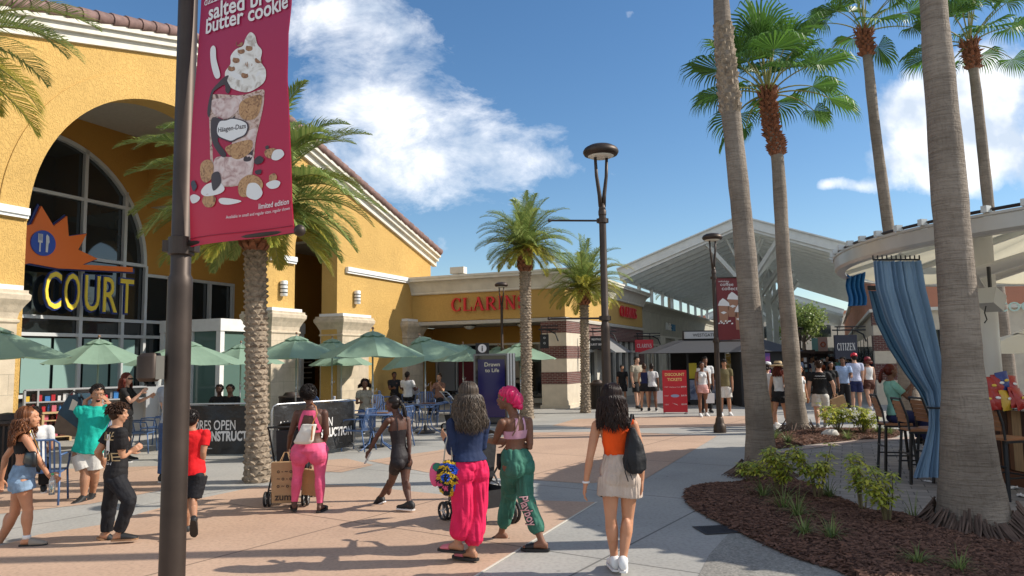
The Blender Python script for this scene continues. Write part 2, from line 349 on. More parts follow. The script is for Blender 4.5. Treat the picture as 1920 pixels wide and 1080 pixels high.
M_STEEL = mat("white_steel", (.60, .62, .60), .4, metal=.1, noise_amt=.08, noise_scale=4)
# ================================================================ GROUND
UX, UY = .3907, .9205
def ground_material(name, c1, c2, speck=0., joint=True, jsz=(3.2, 3.2)):
    m = mat(name, c1, .8); nt = m.node_tree; b = nt.nodes["Principled BSDF"]; tc = node(nt, "ShaderNodeTexCoord"); ob = tc.outputs["Object"]
    n = node(nt, "ShaderNodeTexNoise"); n.inputs["Scale"].default_value = .55; n.inputs["Detail"].default_value = 10; n.inputs["Roughness"].default_value = .62; nt.links.new(ob, n.inputs["Vector"])
    r = node(nt, "ShaderNodeValToRGB"); r.color_ramp.elements[0].position = .32; r.color_ramp.elements[1].position = .66; r.color_ramp.elements[0].color = (*c2, 1); r.color_ramp.elements[1].color = (*c1, 1); nt.links.new(n.outputs["Fac"], r.inputs[0])
    v = r.outputs[0]
    n2 = node(nt, "ShaderNodeTexNoise"); n2.inputs["Scale"].default_value = 26; n2.inputs["Detail"].default_value = 6; nt.links.new(ob, n2.inputs["Vector"])
    r2 = node(nt, "ShaderNodeValToRGB"); r2.color_ramp.elements[0].position = .36; r2.color_ramp.elements[0].color = (.8, .8, .8, 1); r2.color_ramp.elements[1].position = .55; nt.links.new(n2.outputs["Fac"], r2.inputs[0])
    mx = node(nt, "ShaderNodeMix"); mx.data_type = 'RGBA'; mx.blend_type = 'MULTIPLY'; mx.inputs[0].default_value = .8; nt.links.new(v, mx.inputs[6]); nt.links.new(r2.outputs[0], mx.inputs[7]); v = mx.outputs[2]
    # small dark spots of trodden gum and drips
    vo = node(nt, "ShaderNodeTexVoronoi"); vo.inputs["Scale"].default_value = 2.3; nt.links.new(ob, vo.inputs["Vector"])
    rv = node(nt, "ShaderNodeValToRGB"); rv.color_ramp.elements[0].position = .028; rv.color_ramp.elements[0].color = (.45, .43, .42, 1); rv.color_ramp.elements[1].position = .06; nt.links.new(vo.outputs["Distance"], rv.inputs[0])
    mx3 = node(nt, "ShaderNodeMix"); mx3.data_type = 'RGBA'; mx3.blend_type = 'MULTIPLY'; mx3.inputs[0].default_value = .8; nt.links.new(v, mx3.inputs[6]); nt.links.new(rv.outputs[0], mx3.inputs[7]); v = mx3.outputs[2]
    if joint:
        mp = node(nt, "ShaderNodeMapping"); mp.inputs["Rotation"].default_value = (0, 0, R(33)); nt.links.new(ob, mp.inputs[0])
        br = node(nt, "ShaderNodeTexBrick"); br.offset = 0; br.inputs["Scale"].default_value = 1; br.inputs["Mortar Size"].default_value = .014; br.inputs["Brick Width"].default_value = jsz[0]; br.inputs["Row Height"].default_value = jsz[1]; br.inputs["Mortar Smooth"].default_value = .3
        nt.links.new(mp.outputs[0], br.inputs["Vector"]); mj = node(nt, "ShaderNodeMix"); mj.data_type = 'RGBA'; nt.links.new(br.outputs["Fac"], mj.inputs[0]); nt.links.new(v, mj.inputs[6]); mj.inputs[7].default_value = (*[c*.33 for c in c1], 1); v = mj.outputs[2]
    if speck:
        vs = node(nt, "ShaderNodeTexVoronoi"); vs.inputs["Scale"].default_value = 55; nt.links.new(ob, vs.inputs["Vector"])
        mm = node(nt, "ShaderNodeMix"); mm.data_type = 'RGBA'; mm.blend_type = 'MULTIPLY'; mm.inputs[0].default_value = speck; nt.links.new(v, mm.inputs[6]); bw_ = node(nt, "ShaderNodeRGBToBW"); nt.links.new(vs.outputs["Color"], bw_.inputs[0]); nt.links.new(bw_.outputs[0], mm.inputs[7]); v = mm.outputs[2]
    nt.links.new(v, b.inputs["Base Color"])
    bp = node(nt, "ShaderNodeBump"); bp.inputs["Strength"].default_value = .25; bp.inputs["Distance"].default_value = .004; nt.links.new(n2.outputs["Fac"], bp.inputs["Height"]); nt.links.new(bp.outputs[0], b.inputs["Normal"])
    return m
M_CONC = ground_material("grey_concrete", (.41, .39, .355), (.31, .30, .275)); M_TAN = ground_material("tan_concrete", (.54, .365, .255), (.43, .285, .20)); M_AGG = ground_material("exposed_aggregate", (.42, .40, .35), (.28, .26, .23), speck=.55, joint=False)
mb = MB(); mb.poly([(-400,-60,0),(400,-60,0),(400,900,0),(-400,900,0)]); tag(mb.build("ground", M_CONC), kind="structure")
def sheet(name, pts, m, z, rep=None):
    P = [G(*p) if len(p) == 2 else Vector(p) for p in pts]; P = [Vector((p.x, p.y, z)) for p in P]
    bm = bmesh.new(); vs = [bm.verts.new(p) for p in P]; f = bm.faces.new(vs)
    if f.normal.z < 0: pass
    bmesh.ops.triangulate(bm, faces=bm.faces[:]); bmesh.ops.recalc_face_normals(bm, faces=bm.faces[:])
    for f in bm.faces:
        if f.normal.z < 0: f.normal_flip()
    me = bpy.data.meshes.new(name); bm.to_mesh(me); bm.free(); me.materials.append(m)
    return tag(link(name, me), kind="structure")
sheet("tan_paving", [(-160,1040),(0,1024),(72,1003),(192,984),(280,958),(361,938),(474,914),(567,908),(680,912),(795,924),(900,935),(1119,942),(893,1080),(.3,3.2,0),(-1.2,1.5,0),(-7,1.5,0)], M_TAN, .004)
sheet("tan_paving", [(690,864),(760,853),(820,845),(900,826),(1000,811),(1100,810),(1220,812),(1344,818),(1209,899),(1095,907),(1000,900),(910,896),(800,886)], M_TAN, .004)
sheet("tan_paving", [(1036,798),(1078,786),(1200,782),(1400,780),(1400,799),(1200,803),(1100,802)], M_TAN, .004)
sheet("tan_paving", [(-400,900),(100,880),(300,874),(330,890),(300,920),(170,945),(60,957),(-400,1010)], M_TAN, .004)
sheet("tan_paving", [(540,868),(650,860),(700,872),(640,886),(560,882)], M_TAN, .004)
# joint strip of pale sealant between tan and grey
mb = MB(); a = G(1119,942); b_ = G(893,1080); b_ = a+(b_-a)*1.5; mb.bar((a.x,a.y,.006), (b_.x,b_.y,.006), .022, .004); tag(mb.build("paving_joint", mat("pale_sealant", (.6,.56,.48), .8)), kind="structure")
# brick pavers around the bar
M_PAV = brickmat("grey_pavers", (.38,.34,.305), (.28,.255,.235), (.14,.125,.115), .36, .24, .008, rot=R(24), axes='XY', bump=.6)
sheet("brick_paving", [(1436,905),(1440,868),(1452,858),(1500,845),(1600,832),(1700,826),(2300,826),(30,6,0),(12,3.5,0),(1960,1080),(1700,1000),(1560,940)], M_PAV, .005)
sheet("paving_border", [(1415,905),(1420,864),(1445,850),(1500,838),(1600,826),(1700,820),(1760,820),(1700,825),(1600,831.5),(1500,844),(1452,857),(1440,867),(1436,905)], mat("rose_border", (.42,.32,.27), .85, noise_amt=.2), .009)
sheet("aggregate_paving", [(1310,1080),(1330,1040),(1373,993),(1440,1020),(1520,1048),(1600,1085),(1500,1200),(1290,1200)], M_AGG, .004)
# drain grates
def grate(px0, px1, py0, py1, name, label):
    c = G((px0+px1)/2, (py0+py1)/2); w = abs(G(px1, (py0+py1)/2).x-G(px0, (py0+py1)/2).x); d = abs(G((px0+px1)/2, py0).y-G((px0+px1)/2, py1).y)
    t = empty(name, (c.x, c.y, .004), R(8), label, "drain grate")
    m = MB(); n = 14
    for i in range(n): x = -w/2+w*(i+.5)/n; m.box(x-w/n*.28, x+w/n*.28, -d/2+.02, d/2-.02, .004, .008)
    m.box(-w/2,w/2,-d/2,-d/2+.025,.004,.0085); m.box(-w/2,w/2,d/2-.025,d/2,.004,.0085); m.box(-w/2-.02,-w/2,-d/2,d/2,.004,.0085); m.box(w/2,w/2+.02,-d/2,d/2,.004,.0085)
    m.build("grating", M_BRONZE, t); m = MB(); m.box(-w/2,w/2,-d/2,d/2,.001,.003); m.build("pit", M_BLACK, t)
grate(1312,1370,987,1002,"drain_grate","dark slotted drain grate beside the tip of the front mulch bed")
grate(1446,1486,850,858,"drain_grate","dark drain grate behind the ridged palm trunk, at the edge of the brick pavers")

# ================================================================ building frame F  (x toward camera along the food court wall, y outward)
FR = R(247); FO = Vector((-4.2, 30.6, 0)); _FM = Matrix.Rotation(FR, 3, 'Z')
def FW(x, y, z=0): return FO + _FM @ Vector((x, y, z))
fc = empty("food_court_building", FO, FR, "yellow stucco gabled food court with tall arches, stone clad pillars and clay tile edge", "building")
GX, GZ, GS = 12.0, 10.5, .3
def gtop(x): return GZ-(GS if x < GX else .26)*abs(x-GX)
arches = [(12.35, 3.7, 4.95), (6.2, 1.12, 5.5)]
def gbot(x):
    for (c, r, zs) in arches:
        if abs(x-c) < r-1e-6: return zs+math.sqrt(max(0, r*r-(x-c)**2))
    return None
xs = set([-1.56, GX, 22.0, .1, 1.5, 3.2, 4.2, 17.5, 19, 20.5])
for (c, r, zs) in arches:
    for i in range(41): xs.add(round(c-r*cos(pi*i/40), 5))
xs = sorted(xs); mb = MB(); YF, YB = .1, -.55
for i in range(len(xs)-1):
    a, b = xs[i], xs[i+1]; mid = (a+b)/2; op = gbot(mid) is not None
    if op:
        za = gbot(a); zb = gbot(b); ar = [q for q in arches if abs(mid-q[0]) < q[1]][0]
        za = za if za is not None else ar[2]; zb = zb if zb is not None else ar[2]
    elif mid < .1: za = zb = 3.3
    else: za = zb = 0.
    ta, tb = gtop(a), gtop(b)
    mb.add([(a,YF,za),(b,YF,zb),(b,YF,tb),(a,YF,ta),(a,YB,za),(b,YB,zb),(b,YB,tb),(a,YB,ta)], [(3,2,1,0),(4,5,6,7),(0,1,5,4),(2,3,7,6)])
for (c, r, zs) in arches:
    for sx in (-1, 1): x = c+sx*r; mb.poly([(x,YF,0),(x,YB,0),(x,YB,zs),(x,YF,zs)])
mb.poly([(-1.56,YF,3.3),(-1.56,YB,3.3),(-1.56,YB,gtop(-1.56)),(-1.56,YF,gtop(-1.56))])
mb.build("facade_wall", M_YEL, fc)
# raised band round the big arch
mb = MB(); prev = None
for i in range(49):
    t = pi*i/48; c, r, zs = arches[0]; p0 = (c-r*cos(t)*1.0, zs+r*sin(t)*1.0); p1 = (c-(r+.62)*cos(t), zs+(r+.62)*sin(t))
    q = [(p0[0], .1, p0[1]), (p0[0], .128, p0[1]), (p1[0], .128, p1[1]), (p1[0], .1, p1[1])]
    if prev: mb.add(prev+q, [(0,4,5,1),(1,5,6,2),(2,6,7,3)])
    prev = q
mb.build("arch_band", M_YEL, fc, fix=True)
# recess: back wall with an arched window hole, end wall, ceilings
wx0, wx1 = -.8, 22.0; bx = set([wx0, 3.0, 4.6, 8.0, 16.0, wx1]); wc, wr, wz = 12.2, 3.6, 5.1
for i in range(33): bx.add(round(wc-wr*cos(pi*i/32), 5))
bx = sorted(bx); mb = MB()
for i in range(len(bx)-1):
    a, b = bx[i], bx[i+1]; mid = (a+b)/2
    if abs(mid-wc) < wr: za = wz+math.sqrt(max(0, wr*wr-(a-wc)**2)); zb = wz+math.sqrt(max(0, wr*wr-(b-wc)**2))
    elif 4.6 < mid < 8.6: za = zb = 4.85
    else: za = zb = 0
    ta = min(9.5, gtop(a)-.04); tb = min(9.5, gtop(b)-.04); mb.add([(a,-5,za),(b,-5,zb),(b,-5,tb),(a,-5,ta),(a,-5.3,za),(b,-5.3,zb),(b,-5.3,tb),(a,-5.3,ta)], [(3,2,1,0),(4,5,6,7),(0,1,5,4)])
mb.box(wx0-.3, wx0, -5.3, -.55, 0, 6.6); mb.box(2.9, 3.1, -5, -.55, 6.6, 7.25); mb.box(8.5, 8.62, -5, -.55, 7.1, 9.4)
mb.build("inner_wall", M_YEL_SHADE, fc)
mb = MB(); mb.box(8.62, 15.9, -5, -.55, 9.35, 9.42); mb.box(15.9, 22, -5, -.55, 7.6, 7.75); mb.box(3.1, 8.5, -5, -.55, 7.1, 7.25); mb.box(-.8, 2.9, -5, -.55, 6.5, 6.62); mb.build("ceiling", M_SOFF, fc)
# glazing
mb = MB(); pts = [(wc+wr, -5.1, 0)]+[(wc+wr*cos(pi*i/32), -5.1, wz+wr*sin(pi*i/32)) for i in range(33)]+[(wc-wr, -5.1, 0)]
mb.poly(list(reversed(pts))); mb.poly([(4.6,-5.1,0),(8.6,-5.1,0),(8.6,-5.1,4.85),(4.6,-5.1,4.85)]); g = mb.build("window_glass", M_GLASS, fc)
mb = MB()
for i in range(33):
    a0 = pi*i/32; a1 = pi*(i+1)/32
    if i < 32: mb.bar((wc+(wr-.06)*cos(a0), -5.02, wz+(wr-.06)*sin(a0)), (wc+(wr-.06)*cos(a1), -5.02, wz+(wr-.06)*sin(a1)), .12, .14, up=(0,1,0))
for x in (wc+1.15, wc-1.3, wc+2.9, wc-2.75):
    top = wz+math.sqrt(wr*wr-(x-wc)**2); mb.box(x-.055, x+.055, -5.08, -4.95, 0, top)
for z, xa, xb in ((6.9, wc-wr+.45, wc+wr-.45), (5.1, wc-wr, wc+wr), (3.25, 4.6, wc+wr), (2.75, 4.6, wc+wr), (4.8, 4.6, 8.6), (1.0, 8.6, wc+wr)): mb.box(xa, xb, -5.07, -4.957, z-.05, z+.05)
for x in (8.6, 7.2, 5.8, 4.66, wc+wr-.05): mb.box(x-.05, x+.05, -5.075, -4.952, 0, 5.1 if x > 8 else 4.85)
mb.build("window_frame", M_ALU, fc)
mb = MB()
for i in range(7): x = 8.9+i*.95; mb.box(x, x+.85, -5.06, -5.04, 1.1, 2.65)
mb.build("frosted_panel", M_GGLASS, fc)
# reflection-like things really standing inside: interior floor shelf is not seen; white entrance vestibule
mb = MB(); vx0, vx1, vy = 3.9, 7.9, -2.3
for x in (vx0, 5.2, 6.6, vx1):
    mb.box(x-.09, x+.09, vy-.18, vy, 0, 2.9)
for y in (-4.95, -3.7): mb.box(vx1-.09, vx1+.09, y, y+.18, 0, 2.9)
mb.box(vx0-.12, vx1+.12, -4.95, vy+.03, 2.9, 3.3); mb.box(vx0, vx1, vy-.14, vy-.04, 2.15, 2.25); mb.box(vx1-.05, vx1+.05, -4.95, vy-.18, 0, .5); mb.box(5.2, 6.6, vy-.13, vy-.03, 1.02, 1.1)
mb.build("vestibule", M_WHITE, fc); mb = MB(); mb.box(vx1-.02, vx1-.01, -4.9, vy-.2, .5, 2.9); mb.box(vx0, vx1, vy-.1, vy-.09, 0, 2.9); mb.build("vestibule_glass", mat("green_glass", (.10,.17,.15), .06, spec=.8), fc)
# gable rake: cornice, fascia and barrel tiles
mb = MB(); mt = MB()
for (xa, xb) in ((-1.9, GX), (GX, 22.0)):
    za, zb = gtop(xa), gtop(xb)
    for (lo, hi, y0, y1) in ((-.42, -.2, YF-.1, .2), (-.2, -.04, YF-.1, .32), (-.04, .12, YF-.3, .42)):
        mb.add([(xa,y0,za+lo),(xb,y0,zb+lo),(xb,y1,zb+lo),(xa,y1,za+lo),(xa,y0,za+hi),(xb,y0,zb+hi),(xb,y1,zb+hi),(xa,y1,za+hi)], [(0,3,2,1),(4,5,6,7),(0,1,5,4),(1,2,6,5),(2,3,7,6),(3,0,4,7)])
    n = int(abs(xb-xa)/.40)
    for i in range(n):
        f0 = i/n; f1 = (i+1.12)/n; x0 = xa+(xb-xa)*f0; x1 = xa+(xb-xa)*min(1.0, f1)
        if xa < GX: mt.tube([(x0,.36,gtop(x0)+.2),(x1,.36,gtop(x1)+.2)], [.17,.135], 10)
        else: mt.tube([(x1,.36,gtop(x1)+.2),(x0,.36,gtop(x0)+.2)], [.17,.135], 10)
mb.build("rake_cornice", M_TRIM, fc); mt.build("rake_tiles", M_TILE, fc, auto=40)
mb = MB()
for (xa, xb) in ((-1.9, GX), (GX, 22.0)):
    mb.add([(xa,.3,gtop(xa)+.1),(xb,.3,gtop(xb)+.1),(xb,-14,gtop(xb)+.1),(xa,-14,gtop(xa)+.1),(xa,.3,gtop(xa)-.02),(xb,.3,gtop(xb)-.02),(xb,-14,gtop(xb)-.02),(xa,-14,gtop(xa)-.02)], [(0,3,2,1),(4,5,6,7),(0,1,5,4),(1,2,6,5),(2,3,7,6),(3,0,4,7)])
mb.build("roof", M_TILE, fc)
def pillar(x0, x1, y0=-.62, y1=.32, ztop=3.42):
    m = MB(); m.box(x0, x1, y0, y1, 0, 2.72); p = m.build("pillar", M_STONE, fc)
    m = MB(); secs = []
    for z, e in ((2.72,.0),(2.76,.035),(2.8,.035),(2.82,.0),(2.95,.02),(3.1,.09),(3.22,.16),(3.32,.17),(3.36,.13),(3.42,.13)):
        secs.append([(x0-e,y0-e,z),(x1+e,y0-e,z),(x1+e,y1+e,z),(x0-e,y1+e,z)])
    V = [v for s in secs for v in s]; F = []
    for i in range(len(secs)-1):
        for j in range(4): F.append((i*4+j, i*4+(j+1)%4, (i+1)*4+(j+1)%4, (i+1)*4+j))
    F.append((3,2,1,0)); F.append(tuple((len(secs)-1)*4+j for j in range(4))); m.add(V, F); m.build("capital", M_CAP, p)
    m = MB(); m.box(x0-.06, x1+.06, y0-.0, y1+.06, 3.423, 3.52); m.build("band", M_WHITE, p)
pillar(16.3, 18.6); pillar(7.35, 8.62); pillar(3.45, 5.05); pillar(-.55, .75, -.62, .3)
# impost trims at the springing line and sconces
for (a, b) in ((16.07, 22), (7.35, 8.55), (-1.56, 4.6)): mb = MB(); mb.box(a, b, YF+.002, YF+.13, 5.05, 5.2); mb.box(a, b, YF+.002, YF+.09, 4.98, 5.05); mb.build("impost_trim", M_WHITE, fc)
for x in (7.95, 4.0):
    m = MB(); m.lathe([(.10,-.24),(.115,-.22),(.115,.22),(.10,.24)], 16, (x, YF+.1, 4.15)); s = m.build("wall_light", M_WHITE, fc, auto=40)
    m = MB(); [m.lathe([(.118,zz),(.118,zz+.03)], 16, (x, YF+.1, 4.15)) for zz in (-.15,-.03,.09)]; m.build("louvre", M_DARK, s)
# plinth wall sign at left edge
# window wall extra: dim interior seen through lower doors: menu board
mb = MB(); mb.box(-.2, 1.1, -4.98, -4.9, .9, 2.4); mb.build("menu_board", mat("menu_black", (.015,.015,.016), .3), fc)
mb = MB()
for r_ in range(5): mb.box(.0, .85-.1*(r_%3), -4.9, -4.897, 1.15+r_*.22, 1.21+r_*.22)
mb.build("menu_lines", mat("menu_text", (.5,.5,.5), .5), fc)

# the COURT sign
M_LETY = mat("letter_yellow", (.85,.62,.05), .4); M_LETB = mat("letter_blue", (.02,.045,.22), .35); M_ORG = mat("sign_orange", (.95,.20,.025), .45)
sg = empty("food_court_sign", FW(11, -4.7, 0), FR, "COURT in yellow and blue letters under an orange burst with fork and knife", "sign")
def FS(px, py, y=-4.6):
    """photo pixel on the plane y of the frame, in sign-local coords"""
    n = _FM @ Vector((0,1,0)); o = FW(0, y); d = ray(px, py); t = (o-CAMP).dot(n)/d.dot(n); w = CAMP+d*t; l = _FM.transposed() @ (w-FW(11,-4.7,0)); return l
mb = MB(); pk = [(30,500),(40,425),(62,420),(78,386),(101,424),(126,405),(129,443),(163,438),(147,468),(183,485),(155,496),(249,501),(249,510),(110,503),(57,493)]
P3 = [FS(x, y, -4.5) for x, y in pk]; mb.prism(P3, (0,-.08,0)); mb.build("burst", M_ORG, sg, fix=True)
P3 = [FS(960+(x-960) if 0 else x, y, -4.5) for x, y in pk]; c = sum(P3, Vector())/len(P3); mb = MB(); mb.prism([c+(p-c)*1.06+Vector((0,-.085,0)) for p in P3], (0,-.06,0)); mb.build("burst_edge", M_LETB, sg, fix=True)
c = FS(80,456,-4.5); mb = MB()
mb.prism([c+Vector((.36*cos(a*pi/16), .0, .36*sin(a*pi/16))) for a in range(32)], (0,.04,0)); disc = mb.build("disc", mat("sign_blue", (.02,.08,.45), .4), sg, fix=True)
mb = MB(); y = c.y+.05
mb.box(c.x+.09,c.x+.13,y,y+.01,c.z-.26,c.z+.02)
for k in range(4): mb.box(c.x+.045+k*.036,c.x+.063+k*.036,y,y+.01,c.z+.04,c.z+.25)
mb.box(c.x+.045,c.x+.17,y,y+.011,c.z+.0,c.z+.06); mb.build("fork", M_WHITE, disc)
mb = MB(); mb.prism([(c.x-.06,y,c.z-.25),(c.x-.12,y,c.z-.25),(c.x-.13,y,c.z-.02),(c.x-.16,y,c.z+.05),(c.x-.14,y,c.z+.2),(c.x-.08,y,c.z+.26),(c.x-.055,y,c.z+.2)], (0,.01,0)); mb.build("knife", M_WHITE, disc, fix=True)
xl = FS(80,560,-4.5).x; xr = FS(247,560,-4.5).x; zt = FS(160,516,-4.5).z; zb = FS(160,583,-4.5).z; W_ = xl-xr
cells = [.0,.2,.42,.63,.83]; hh = zt-zb
for i, ch in enumerate("COURT"):
    V, F = text_geo(ch, 1.0); ys = [v[1] for v in V]; xs_ = [v[0] for v in V]; h = max(ys)-min(ys); wdt = max(xs_)-min(xs_); lw = W_*.165
    for nm, bold, dep, off, m_ in (("letter", 0, .10, 0, M_LETY), ("letter_edge", .03, .07, -.004, M_LETB)):
        V2, F2 = text_geo(ch, 1.0, bold=bold); mb = MB()
        def fn(u, v, w): return Vector((xl-cells[i]*W_-lw/2-(u-(min(xs_)+wdt/2))*lw/wdt, FS(160,550,-4.5).y+off+w, zb+(v-min(ys))*hh/h))
        text_solid(mb, ch, 1.0, fn, dep, bold=bold)
        if nm == "letter": last = mb.build(nm, m_, sg, fix=True)
        else: mb.build(nm, m_, last, fix=True)

# ================================================================ CLARINS building
CO = FW(0, 6.72); CL = 6.72
cb = empty("cosmetics_shop_building", CO, FR, "single storey yellow corner shop with red CLARINS letters, cove cornice and brick banded pier", "building")
def FWc(x, y, z=0): return CO + _FM @ Vector((x, y, z))
def sweep(m, path, prof):
    """path plan polyline with outward normals on its right; prof (offset, z)"""
    path = [Vector(p).to_2d() for p in path]; n = len(path); rows = []
    for i, p in enumerate(path):
        def nrm(a, b): d = (b-a).normalized(); return Vector((d.y, -d.x))
        if i == 0: nn = nrm(path[0], path[1])
        elif i == n-1: nn = nrm(path[-2], path[-1])
        else: a = nrm(path[i-1], p); b = nrm(p, path[i+1]); nn = (a+b)/(1+a.dot(b))
        rows.append([(p.x+nn.x*o, p.y+nn.y*o, z) for o, z in prof])
    k = len(prof); V = [v for r in rows for v in r]; F = []
    for i in range(n-1):
        for j in range(k): F.append((i*k+j, i*k+(j+1)%k, (i+1)*k+(j+1)%k, (i+1)*k+j))
    F.append(tuple(range(k))); F.append(tuple((n-1)*k+j for j in reversed(range(k)))); m.add(V, F)
mb = MB(); mb.box(-12.6, -.02, -7.6, -.02, 3.42, 5.0); mb.build("upper_wall", M_YEL, cb)
prof = [(-.3,4.5),(.05,4.5),(.09,4.53),(.09,4.6),(.12,4.64),(.16,4.78),(.26,4.93),(.42,5.02),(.46,5.02),(.46,5.12),(.5,5.12),(.5,5.2),(-.3,5.2)]
path = [(-12.6,0),(0,0),(0,-7.6)]
mb = MB(); sweep(mb, [(-12.6,0),(0,0),(0,-7.6)][::-1], prof); mb.build("cornice", M_TRIM, cb, fix=True, auto=30)
mb = MB(); sweep(mb, path[::-1], [(-.3,3.26),(.06,3.26),(.06,3.36),(.03,3.4),(-.3,3.4)]); mb.box(-12.0,-.31,-7.3,-.31,3.27,3.33); mb.build("soffit", M_SOFF, cb, fix=True)
mb = MB(); mb.box(-3.3, -3.0, -7.3, -1.0, 2.55, 3.262); mb.box(-3.3, -.6, -7.5, -7.3, 0, 3.262); mb.build("bulkhead", M_YEL_SHADE, cb)
# recessed shop front facing the plaza
mb = MB(); mb.box(-3.3, -3.2, -7.3, -1.0, 0, 2.55); mb.build("shop_glass", M_GLASS, cb)
mb = MB()
for y in (-7.2,-6.2,-5.1,-4.0,-2.9,-1.9,-1.05): mb.box(-3.2,-3.1,y-.04,y+.04,0,2.55)
mb.box(-3.2,-3.095,-7.2,-1,2.47,2.55); mb.box(-3.2,-3.09,-7.2,-1,.0,.2); mb.box(-3.2,-3.098,-7.2,-1,2.05,2.1); mb.build("shop_frame", M_ALU, cb)
mb = MB(); mb.box(-3.14,-3.12,-6.1,-5.2,.3,1.95); mb.build("window_poster", mat("poster_maroon", (.16,.02,.03), .5), cb)
mb = MB(); mb.box(-3.14,-3.12,-7.1,-6.3,.5,1.9); mb.build("window_poster", mat("poster_grey", (.3,.3,.3), .5), cb)
# banded corner pier
pz = [(0,.95,M_CREAM),(.95,1.42,M_BRICK),(1.42,1.98,M_CREAM),(1.98,2.52,M_BRICK),(2.52,2.98,M_CREAM),(2.98,3.262,M_BRICK)]
pz = [(0,.90,0),(.90,1.35,1),(1.35,1.85,0),(1.85,2.32,1),(2.32,2.82,0),(2.82,3.262,1)]
mb = MB()
for (a, b, k) in pz: mb.mi = k; e = .0 if k == 0 else .012; mb.box(-2.0-e, .03+e, -.98-e, .03+e, a, b)
mb.mi = 0; mb.box(-2.04,.08,-1.03,.08,0,.12)
mb.build("corner_pier", [M_CREAM, M_BRICK], cb)
# side along the lane: brick band, shopfront
mb = MB(); mb.box(-12.55,-2.05,-.3,.0,2.62,3.262); mb.box(-12.6,-11.8,-.3,.02,0,2.62); mb.build("brick_band", M_BRICK, cb)
mb = MB(); mb.box(-11.8,-2.05,-.28,-.2,0,2.62); mb.build("side_glass", M_GLASS, cb)
mb = MB()
for x in (-2.1,-3.2,-4.3,-5.4,-6.3,-7.2,-8.3,-9.5,-10.6,-11.7): mb.box(x-.05,x+.05,-.2,-.08,0,2.62)
mb.box(-11.75,-2.05,-.2,-.085,0,.35); mb.box(-11.75,-2.05,-.2,-.09,2.1,2.2); mb.box(-5.35,-4.35,-.2,-.1,0,2.1); mb.build("side_frame", M_TRIM, cb)
mb = MB()
mb.add([(-3.4,.0,2.75),(-6.2,.0,2.75),(-6.2,.95,2.1),(-3.4,.95,2.1),(-3.4,0,2.72),(-6.2,0,2.72),(-6.2,.95,2.07),(-3.4,.95,2.07)], [(0,1,2,3),(7,6,5,4),(0,4,5,1),(1,5,6,2),(2,6,7,3),(3,7,4,0)]); mb.build("awning", mat("awning_grey", (.2,.2,.2), .6), cb, fix=True)
def letters(name, label, build, mats, loc, rz, cat="sign"):
    t = tag(build.build(name, mats, fix=True), label, cat); t.location = loc; t.rotation_euler = (0,0,rz); return t
# front letters on plane x=0 facing +x ; text runs along -y..+y as seen from the front: left = -y
mb = MB(); roman_text(mb, "CLARINS", .52, lambda u,v,w: Vector((w, u, v)), .09); p = FWc(.0, 0)
letters("shop_sign","large red CLARINS letters on the plaza side of the yellow fascia",mb,M_RED,FWc(.03,-3.15,3.78),FR)
mb = MB(); roman_text(mb, "CLARINS", .5, lambda u,v,w: Vector((-u, w, v)), .09)
letters("shop_sign","red CLARINS letters on the lane side, half in sun",mb,M_RED,FWc(-9.3,.03,3.8),FR)
# soffit lights
for y in (-2.2, -4.6):
    p = FWc(-1.2, y, 3.26); t = empty("ceiling_light", p, 0, "white bowl light under the soffit "+("nearer the brick pier" if y > -3 else "near the middle of the yellow fascia"), "light")
    m = MB(); m.lathe([(.02,-.16),(.1,-.15),(.2,-.1),(.26,-.02),(.26,0)], 20); m.build("bowl", M_WHITE, t, smooth=True); m = MB(); m.lathe([(.28,-.03),(.28,.0)], 20); m.build("ring", M_BRONZE, t)
# roof floodlight
p = FWc(.35,-4.3,5.2); t = empty("flood_light", p, FR, "small cream floodlight box on top of the yellow shop's cornice", "light"); m = MB(); m.box(-.15,.15,-.3,.3,.04,.3); m.build("housing", M_TRIM, t); m = MB(); m.box(-.05,.05,-.05,.05,0,.04); m.build("foot", M_TRIM, t)

# ================================================================ grey-green lane building
gb = empty("lane_shop_building", FWc(-12.6,0), FR, "long grey plastered shop row along the lane with white and blue sign", "building")
mb = MB(); mb.box(-34,-.01,-8,-.05,3.05,4.7); mb.build("upper_wall", M_GREY, gb)
mb = MB(); mb.box(-34,-.02,-8,-.12,0,3.05)
mb.build("lower_wall", mat("grey_plaster_lower", (.36,.34,.29), .85), gb)
mb = MB(); sweep(mb, [(-34,-.05),(-.01,-.05)][::-1][::-1], [(0,0)]*0 or [(-.2,4.35),(.04,4.35),(.05,4.42),(.1,4.5),(.3,4.68),(.34,4.68),(.34,4.8),(-.2,4.8)])
_c = mb.build("cornice", M_GREY, gb)
for v in _c.data.vertices: v.co.y = -.05-(v.co.y+.05)
bm = bmesh.new(); bm.from_mesh(_c.data); bmesh.ops.recalc_face_normals(bm, faces=bm.faces); bm.to_mesh(_c.data); bm.free()
mb = MB(); mb.box(-34,-.02,-.05,.04,3.0,3.1); mb.build("string_course", M_TRIM, gb)
mb = MB()
for i in range(8): mb.box(-1.2-i*4.1-2.9,-1.2-i*4.1,-.12,-.1,.25,2.5)
mb.build("shop_window", M_GLASS, gb); mb = MB()
for i in range(8):
    for k in range(4): x = -1.2-i*4.1-k*.967; mb.box(x-.04,x+.04,-.1,-.05,0,2.55)
    mb.box(-1.2-i*4.1-2.9,-1.2-i*4.1,-.1,-.055,2.5,2.6); mb.box(-4.15-i*4.1,-5.25-i*4.1,-.12,.1,0,3.0)
mb.build("pilaster", M_TRIM, gb)
